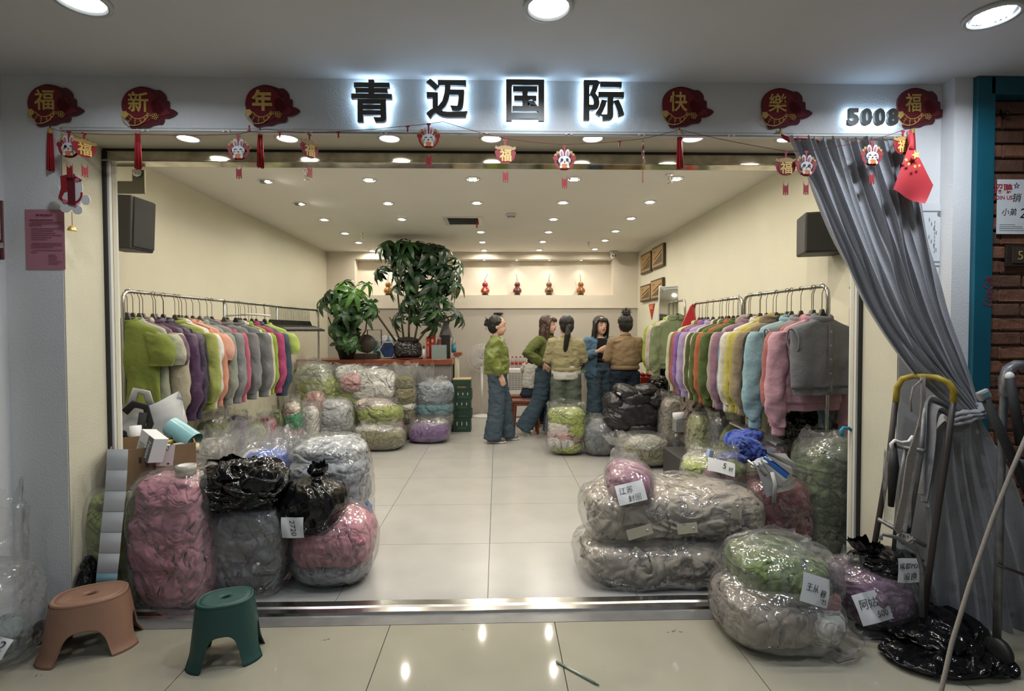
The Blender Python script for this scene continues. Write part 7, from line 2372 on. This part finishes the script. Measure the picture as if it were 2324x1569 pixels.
# white tote bag with black straps
p = at(330, 975, 3.25)
t = thing('tote_bag', 'white non-woven tote bag with black straps behind the carton', 'bag', p, .2)
M_TOTE = mat('white_nonwoven', (.42, .43, .43), .8, bump=[('ridge', 7, .5, .02)])
rows = []
for z, w, d_ in ((-.2, .20, .10), (-.1, .22, .10), (0, .22, .08), (.1, .20, .05), (.16, .19, .03)):
    rows.append([(w * np.sign(math.cos(a)) * abs(math.cos(a)) ** .6, d_ * math.sin(a) * 1.2 + .03 * math.sin(a * 3 + z * 20), z + .03 * math.cos(a * 2 + 1) + .04 * math.cos(a)) for a in np.linspace(0, 2 * math.pi, 41)[:-1]])
MB().grid(rows, wrap=True).obj('bag_body', M_TOTE, t)
MB().tube([(-.07, -.09, .12), (-.02, -.10, .17), (.05, -.11, .15), (.075, -.12, .05), (.05, -.13, -.02), (.03, -.13, .03), (.04, -.12, .12)], [(.022, .003)] * 7, 8, up=(0, 1, 0)).obj('strap', mat('black_webbing', (.01, .009, .01), .8), t)
MB().tube([(-.10, .04, .12), (-.06, .03, .24), (.0, .03, .22), (.02, .04, .12)], [(.022, .003)] * 4, 8, up=(0, 1, 0)).obj('strap', M_TOTE, t)
q = at(308, 990, 3.1)
MB().tube([q + Vector((0, 0, .06)), q, q - Vector((-.015, 0, .09))], .03, 12).obj('paper_roll', M_PAPER, label='white paper roll standing before the tote bag', cat='paper roll')
bag('black plastic bundle between tote bag and jamb', (250, 975, 292, 1035), Yf=3.0, depth=.25, z0=.55, seed=88, black=True, n=18, k=2.4, amp=.02, group='black bin bags', name='bin_bag')

# ------------------------------------------------------------------ heap on the dark red bag: blue top, umbrella, board
def pile(name, label, cat, parts, m, seed, n=18):
    p0 = at(*parts[0][:3])
    t = thing(name, label, cat, p0)
    for k, (px, py, Y, rx, ry, rz, tilt) in enumerate(parts):
        P, fs = lump((0, 0, 0), (rx, ry, rz), seed + k, n, 2.3, .028, 11, flat=False, ry=tilt)
        MB().add(P + np.array(at(px, py, Y) - p0), fs, True).obj('crumpled_fold', m, t)
    return t


pile('blue_sweatshirt', 'crumpled royal blue sweatshirt on the dark red bag', 'sweatshirt', [(1700, 1020, 3.35, .10, .10, .055, .5), (1665, 1038, 3.3, .11, .08, .04, .1), (1635, 1040, 3.25, .06, .06, .03, 0), (1690, 995, 3.5, .12, .08, .04, -.2), (1715, 1040, 3.3, .06, .09, .05, .9)], bagcloth('#123a98'), 101)
pile('blue_leggings', 'bright blue legging roll beside the silver umbrella', 'leggings', [(1745, 1042, 3.2, .05, .05, .02, .2), (1765, 1045, 3.2, .03, .05, .02, -.2)], bagcloth('#3a7aae'), 111, 12)
pile('white_sleeve', 'white crumpled sleeve under the silver umbrella', 'shirt', [(1730, 1050, 3.18, .06, .06, .03, -.3), (1715, 1062, 3.15, .05, .05, .025, .4)], bagcloth('#a9adb4'), 116, 12)
p = at(1750, 1075, 3.05)
t = thing('silver_umbrella', 'folded umbrella with a silver lining and blue edge', 'umbrella', p)
M_SILV = mat('silver_umbrella_cloth', (.42, .43, .45), .28, .55, bump=[('ridge', 8, .4, .01)])
for k in range(6):
    a = -.5 + k * .42
    A = at(1715 + k * 6, 1058 - k * 6, 3.02)
    B = at(1740 + k * 14, 1130 - k * 13, 2.98 + .01 * (k % 2))
    C = at(1812 - k * 6, 1070 + (2 - k) * 14, 3.04)
    P = []
    for v in np.linspace(0, 1, 8):
        P.append([tuple((A * (1 - v) + (B * (1 - u) + C * u) * v) - t.location + Vector((0, -.02 * math.sin(math.pi * u) * v, .008 * math.sin(6 * u)))) for u in np.linspace(0, 1, 7)])
    MB().grid(P).obj('panel', M_SILV if k != 3 else mat('blue_umbrella_cloth', (.02, .10, .36), .5), t)
MB().tube([at(1697, 1045, 3.05) - p, at(1740, 1080, 3.0) - p], .008, 8).obj('shaft', M_CHROME, t)
MB().tube([at(1752, 1072, 2.97) - p, at(1760, 1100, 2.95) - p, at(1756, 1142, 2.95) - p], [(.012, .002)] * 3, 6).obj('tie_strap', M_TOTE, t)
a, b, c, d_ = at(1655, 958, 4.0), at(1668, 952, 4.4), at(1782, 1002, 3.55), at(1762, 1008, 3.35)
MB().add([a, b, c, d_] + [q - Vector((0, 0, .012)) for q in (a, b, c, d_)], [(0, 1, 2, 3), (7, 6, 5, 4), (0, 4, 5, 1), (1, 5, 6, 2), (2, 6, 7, 3), (3, 7, 4, 0)]).obj('white_board', mat('glossy_white_board', (.38, .38, .37), .2), label='pale glossy board lying under the nearest right rail', cat='board')
MB().add([at(1668, 1030, 3.6), at(1682, 985, 3.9), at(1745, 1005, 3.7), at(1735, 1040, 3.4)] + [q - Vector((0, 0, .01)) for q in (at(1668, 1030, 3.6), at(1682, 985, 3.9), at(1745, 1005, 3.7), at(1735, 1040, 3.4))], [(0, 1, 2, 3), (7, 6, 5, 4), (0, 4, 5, 1), (1, 5, 6, 2), (2, 6, 7, 3), (3, 7, 4, 0)]).obj('black_board', M_BLACK, label='black board behind the blue sweatshirt', cat='board')
bag('loose clear plastic over pink scraps behind the umbrella', (1690, 1000, 1775, 1048), Yf=3.35, depth=.3, z0='px', seed=82, n=22, lumps=[((-.3, 0, -.3), (.6, .9, .6), '#7d8fa8'), ((.4, 0, -.2), (.5, .8, .6), '#b98a98')], neck={'r': .7, 'h': .06, 'flare': -.1, 'zf': .8, 'fm': FILM2}, fm=FILM2)
p = at(1611, 1030, 3.2)
MB().box(p, (.035, .03, .05), (0, .3, .3), bev=.004).obj('adhesive_clip', mat('pale_blue_strap', (.28, .36, .52), .5), label='pale blue folded strap on the label bag', cat='strap')
# rainbow umbrella in the olive bag
p = at(1960, 1000, 2.92)
t = thing('rainbow_umbrella', 'rainbow umbrella with a blue hooked handle in the olive bag', 'umbrella', p)
hp_ = [(1912, 990, 2.88), (1908, 978, 2.88), (1914, 971, 2.88), (1926, 972, 2.88), (1942, 984, 2.90), (1960, 1002, 2.92)]
MB().tube([at(*q) - p for q in hp_], .0095, 8).obj('handle', mat('sky_blue_plastic', (.03, .28, .45), .35), t)
for k, c in enumerate(((.45, .12, .04), (.45, .38, .04), (.05, .30, .22), (.40, .40, .05), (.03, .22, .32))):
    A = at(1962, 998, 2.90); B = at(2000 + k * 1.5, 1022 + k * 9 - 18, 2.88 + .012 * k); C = at(1984 + k * 3, 1048 - k * 9, 2.87 + .012 * k)
    MB().tube([A - p, (A.lerp(B, .5)) - p, B - p], [.006, .016, .009], 8).obj('canopy_fold', mat('rainbow_cloth_%d' % k, c, .6), t)
# clear bin with paper roll
p = onz(1552, 1068, 0)
t = thing('clear_bin', 'tall clear bin of dark clothes with a paper roll on top', 'bin', (p.x, p.y + .12, 0))
hb_ = at(1552, 985, p.y).z
P, fs = lump((0, 0, hb_ / 2 - .03), (.085, .085, hb_ / 2 - .05), 120, 20, 3, .02, 9)
MB().add(P, fs, True).obj('dark_clothes', bagcloth('#2a2528'), t)
P, fs = film_skin((.095, .095, hb_ / 2), hb_ / 2, 4, 14, 6, .004, .003)
MB().add(P, fs, True).obj('bin_wall', FILM2, t)
t = thing('paper_roll', 'white label roll with a pale blue strip on the clear bin', 'paper roll', (p.x, p.y + .08, hb_ + .16))
MB().tube([(-.08, 0, 0), (.06, 0, .01)], .045, 18).obj('roll', M_PAPER, t)
MB().box((.035, -.05, -.10), (.06, .004, .17)).obj('blue_strip', mat('pale_blue_label', '', .6), t)
MB().box((.0, 0, -.09), (.15, .12, .12), bev=.004).obj('holder', mat('grey_holder', (.25, .25, .25), .5), t)
q = at(1576, 718, 5.25)
MB().add([q + Vector((-.04, 0, .1)), q + Vector((0, .03, .13)), q + Vector((.03, 0, -.10)), q + Vector((-.13, 0, -.10))] + [q + Vector((-.04, .02, .1)), q + Vector((0, .05, .13)), q + Vector((.03, .02, -.10)), q + Vector((-.13, .02, -.10))], [(0, 1, 2, 3), (7, 6, 5, 4), (0, 4, 5, 1), (1, 5, 6, 2), (2, 6, 7, 3), (3, 7, 4, 0)]).obj('red_cloth', mat('red_flag_cloth', '', .7), label='red pointed cloth hanging at the end of the middle rail', cat='cloth')

# ------------------------------------------------------------------ hand trolleys, umbrella handles, ropes
M_GALV = mat('grey_painted_tube', (.17, .17, .175), .4, .6, var=.3, vscale=20)
M_BROWN = mat('dark_brown_tube', (.035, .025, .024), .5)
M_YEL = mat('worn_yellow_grip', (.34, .24, .02), .55, var=.35, vscale=25)
M_ROPE = mat('grey_beige_rope', (.25, .215, .185), .85, bump=[('wave', 120, .6, .003)])
t = thing('hand_trolley', 'folding hand trolley with a worn yellow handle by the curtain', 'trolley', onz(2045, 1440, 0))
o = t.location
W = lambda px, py, Y: at(px, py, Y) - o
MB().tube([W(2033, 912, 2.44), W(2036, 880, 2.435), W(2048, 860, 2.42), W(2075, 853, 2.38), W(2125, 857, 2.31), W(2152, 868, 2.27), W(2164, 885, 2.27), W(2163, 915, 2.27)], .0135, 12).obj('yellow_handle', M_YEL, t)
MB().tube([W(2033, 908, 2.44), W(2018, 1040, 2.46), W(1985, 1235, 2.50), W(1972, 1330, 2.52)], .0125, 10).obj('side_tube', M_BROWN, t)
MB().tube([W(2163, 908, 2.27), W(2150, 1020, 2.27), W(2118, 1230, 2.28), W(2095, 1410, 2.30)], .0125, 10).obj('side_tube', M_BROWN, t)
for a, b in (((2028, 1012), (2098, 1024)), ((1992, 1178), (2102, 1240))):
    MB().tube([W(*a, 2.46), W(*b, 2.33)], .010, 10).obj('cross_bar', M_GALV, t)
MB().tube([W(2055, 1018, 2.41), W(2042, 1100, 2.42), W(2028, 1250, 2.43)], .009, 8).obj('inner_tube', M_GALV, t)
MB().tube([W(2098, 925, 2.36), W(2090, 1040, 2.37), W(2062, 1210, 2.40)], .009, 8).obj('inner_tube', M_GALV, t)
MB().tube([W(1998, 1225, 2.22), W(2002, 1212, 2.22), W(2040, 1222, 2.2), W(2080, 1250, 2.19), W(2092, 1290, 2.19), W(2092, 1400, 2.19)], .009, 8).obj('kick_frame', M_GALV, t)
MB().box(onz(2040, 1470, .01) - o + Vector((0, .12, 0)), (.22, .10, .006)).obj('toe_plate', M_GALV, t)
for px in (1990, 2100):
    q = onz(px, 1420, .055); q.y = 2.48 if px < 2000 else 2.40
    MB().lathe([(.018, -.015), (.05, -.015), (.055, -.008), (.055, .008), (.05, .015), (.018, .015)], 22, q - o, True, Euler((0, math.pi / 2, 0)).to_matrix()).obj('wheel', M_BLACK, t)
rp = thing('trolley_rope', 'pale rope wound down the yellow-handled trolley', 'rope', at(2085, 1000, 2.22))
for k in range(5):
    pts = [(2090 + k * 2, 856, 2.24), (2092 + k * 1.5, 905, 2.24), (2086 - k * 1, 970, 2.23), (2075 - k * 4, 1040, 2.23), (2060 - k * 3, 1120, 2.23), (2046 - k * 4, 1200, 2.23), (2040 + k * 3, 1232, 2.22)]
    MB().tube([at(*q) - rp.location for q in pts], .0042, 6).obj('rope_strand', M_ROPE, rp)
MB().tube([at(*q) - rp.location for q in ((2092, 862, 2.24), (2072, 880, 2.22), (2066, 910, 2.22), (2068, 935, 2.22))], .0042, 6).obj('rope_end', M_ROPE, rp)
kb = MB()
for k in range(4):
    q0 = at(2048 + 6 * k, 1222 + 3 * k, 2.215) - rp.location
    kb.tube([q0 + Vector((.02 * math.cos(a), .012 * math.sin(a), .016 * math.sin(a + k))) for a in np.linspace(0, 2 * math.pi, 13)[:-1]], .005, 6, closed=True)
kb.obj('rope_knot', M_ROPE, rp)
t = thing('hanging_umbrella', 'closed black umbrella with a white hook handle behind the trolley', 'umbrella', at(2035, 1040, 2.33))
MB().tube([at(*q) - t.location for q in ((2024, 1020, 2.32), (2022, 1008, 2.32), (2030, 1000, 2.32), (2045, 1005, 2.32), (2062, 1003, 2.32), (2072, 990, 2.32))], .007, 8).obj('handle', M_WHITE, t)
MB().tube([at(*q) - t.location for q in ((2030, 1005, 2.33), (2028, 1060, 2.33), (2022, 1150, 2.33))], [.008, .022, .012], 10).obj('folded_canopy', M_BLACK, t)
P = ruffle(.05, .35, 91, .1, 0, (.01, .0), 12, 40, .4)
MB().grid(P + np.array(at(2035, 1190, 2.36) - t.location), wrap=True).obj('plastic_sleeve', FILM2, t)
t = thing('hand_trolley', 'grey steel trolley with taped top at the right picture edge', 'trolley', onz(2285, 1465, 0))
o = t.location
MB().tube([W(2262, 1465, 2.12), W(2268, 1200, 2.13), W(2274, 1000, 2.13), W(2279, 880, 2.13), W(2284, 842, 2.13), W(2304, 829, 2.13), W(2345, 828, 2.13), W(2385, 830, 2.13)], .015, 12).obj('frame_tube', M_GALV, t)
MB().tube([W(2385, 830, 2.13), W(2400, 850, 2.13), W(2395, 1100, 2.12), W(2385, 1490, 2.11)], .015, 12).obj('frame_tube', M_GALV, t)
P = ruffle(.022, .10, 71, .0, 0, (0, 0), 10, 40, .3)
MB().tube([W(2277, 900, 2.13), W(2281, 860, 2.13), W(2288, 838, 2.13), W(2304, 829, 2.13), W(2324, 828, 2.13)], [.017, .021, .020, .021, .019], 10).obj('plastic_wrap', FILM3, t)
MB().tube([W(2272, 1040, 2.13), W(2340, 1053, 2.12), W(2396, 1062, 2.11)], .012, 10).obj('cross_bar', M_GALV, t)
MB().tube([W(2264, 1283, 2.11), W(2300, 1296, 2.10), W(2390, 1330, 2.08)], .006, 8).obj('thin_rod', M_BROWN, t)
for px in (2266, 2390):
    q = onz(px, 1480, .06)
    MB().lathe([(.018, -.015), (.055, -.015), (.06, -.008), (.06, .008), (.055, .015), (.018, .015)], 22, q - o, True, Euler((0, math.pi / 2, 0)).to_matrix()).obj('wheel', M_BLACK, t)
for k, (a, b, lab) in enumerate((((2236, 905), (2335, 1120), 'black umbrella with a pale square handle end'), ((2292, 858), (2318, 1010), 'black umbrella grip under the taped trolley top'))):
    A, B = at(*a, 2.08), at(*b, 2.06 + .0 * k)
    t = thing('umbrella', lab, 'umbrella', A, group='black umbrella grips')
    MB().tube([Vector((0, 0, 0)), (B - A) * .5, B - A], [.016, .018, .019], 12).obj('grip', mat('black_foam_grip', (.012, .011, .012), .7), t)
    d_ = (A - B).normalized()
    if k == 0:
        R3 = basis((0, 0, 0), d_.cross(Vector((0, 1, 0))), d_).to_3x3()
        MB().box(d_ * .016, (.05, .022, .042), R3, bev=.008).obj('handle_end', mat('grey_handle_end', (.30, .27, .26), .4), t)
        MB().box(d_ * .018 + Vector((0, -.012, 0)), (.028, .004, .022), R3, bev=.003).obj('slot', mat('blue_grey_glaze', '', .3), t)
    else:
        MB().ell(d_ * .005, (.016, .016, .02), 10, 8).obj('handle_end', M_WHITE, t)
MB().tube([at(2332, 985, 1.95), at(2300, 1060, 1.93), at(2252, 1180, 1.90), at(2200, 1330, 1.86), at(2160, 1460, 1.82), at(2138, 1560, 1.79), at(2128, 1610, 1.77)], .0075, 10).obj('slanting_rope', M_ROPE, label='long pale rope slanting down in front of the curtain', cat='rope')

# ------------------------------------------------------------------ odds and ends on the hall floor
a, b = onz(1263, 1502, .006), onz(1360, 1556, .006)
t = thing('pen', 'clear green ballpoint pen lying on the hall floor', 'pen', a)
MB().tube([Vector((0, 0, 0)), (b - a) * .9], .005, 8).obj('barrel', mat('pale_green_plastic', (.22, .30, .24), .25, trans=.3), t)
MB().tube([(b - a) * .88, (b - a)], [.005, .002], 8).obj('tip', mat('dark_green_tip', (.05, .10, .07), .4), t)
p = onz(1903, 1488, .003)
MB().box(p, (.10, .075, .002), (0, 0, .3)).obj('plastic_card', mat('brown_grey_card', (.20, .18, .15), .3), label='small grey plastic card on the hall floor', cat='card')
p = onz(90, 1400, .03)
MB().ell((at(95, 1385, 2.42).x, 2.42, .05), (.045, .035, .05), 16, 10).obj('black_oddment', M_BLACK, label='small black rounded stopper at the foot of the pilaster', cat='oddment')  # black rounded thing, its use unknown
p = onz(112, 1412, .01)
P = []
for u in np.linspace(0, 1, 8):
    w = .045 * math.sin(math.pi * (.1 + u * .8))
    P.append([(p.x - .05 + .12 * u, p.y - w, .004 + .015 * u), (p.x - .05 + .12 * u, p.y, .010 + .02 * u), (p.x - .05 + .12 * u, p.y + w, .004 + .015 * u)])
MB().grid(P).obj('lime_scrap', mat('lime_scrap', (.30, .32, .10), .7), label='lime green scrap beside the tan stool', cat='scrap')
P, fs = lump((0, 0, .10), (.10, .12, .08), 140, 18, 2.3, .03, 10)
p = onz(20, 1440, 0)
t = thing('scrap_bag', 'clear bag of paper scraps against the pilaster at the left edge', 'bag', (-2.15, 2.28, 0))
MB().add(P, fs, True).obj('scraps', bagcloth('#6f7f80'), t)
P, fs = film_skin((.14, .13, .22), .21, 141, 20, 2.6, .01, .02)
MB().add(P, fs, True).obj('plastic_film', FILM3, t)
P = ruffle(.10, .45, 142, -.2, 0, (-.02, .05), 14, 60, .4)
MB().grid(P + np.array((-.02, .03, .30)), wrap=True).obj('crumpled_neck', FILM2, t)
note(t, Vector((.105, -.13, .14)), .10, .075, -.3, [('4-2', 0, .1, .6, .2)], (.3, -1, .5))
MB().add([onz(0, 1478, .003), onz(18, 1478, .003), onz(6, 1496, .003), onz(-12, 1497, .003)], [(0, 1, 2, 3)]).obj('paper_scrap', M_PAPER, label='small white paper scrap at the lower left edge', cat='scrap')

# scuffs and specks trodden into the hall tiles
random.seed(31)
M_SCUFF = mat('dark_scuff', (.10, .085, .065), .6)
for px, py, r, n in ((1535, 1432, .028, 5), (1058, 1429, .010, 3), (1355, 1421, .011, 3), (735, 1452, .016, 4), (1372, 1512, .006, 2), (965, 1560, .006, 2), (88, 1533, .010, 4)):
    c = onz(px, py, .0008)
    for q in range(n):
        dx, dy, rr = random.uniform(-r, r) * 1.6, random.uniform(-r, r) * .5, r * random.uniform(.12, .35)
        o = [(c.x + dx + rr * random.uniform(.5, 1.4) * math.cos(a), c.y + dy + rr * random.uniform(.4, .9) * math.sin(a), .0008) for a in np.linspace(0, 2 * math.pi, 10)[:-1]]
        MB().add(o, [tuple(range(9))]).obj('scuff', M_SCUFF, fl)
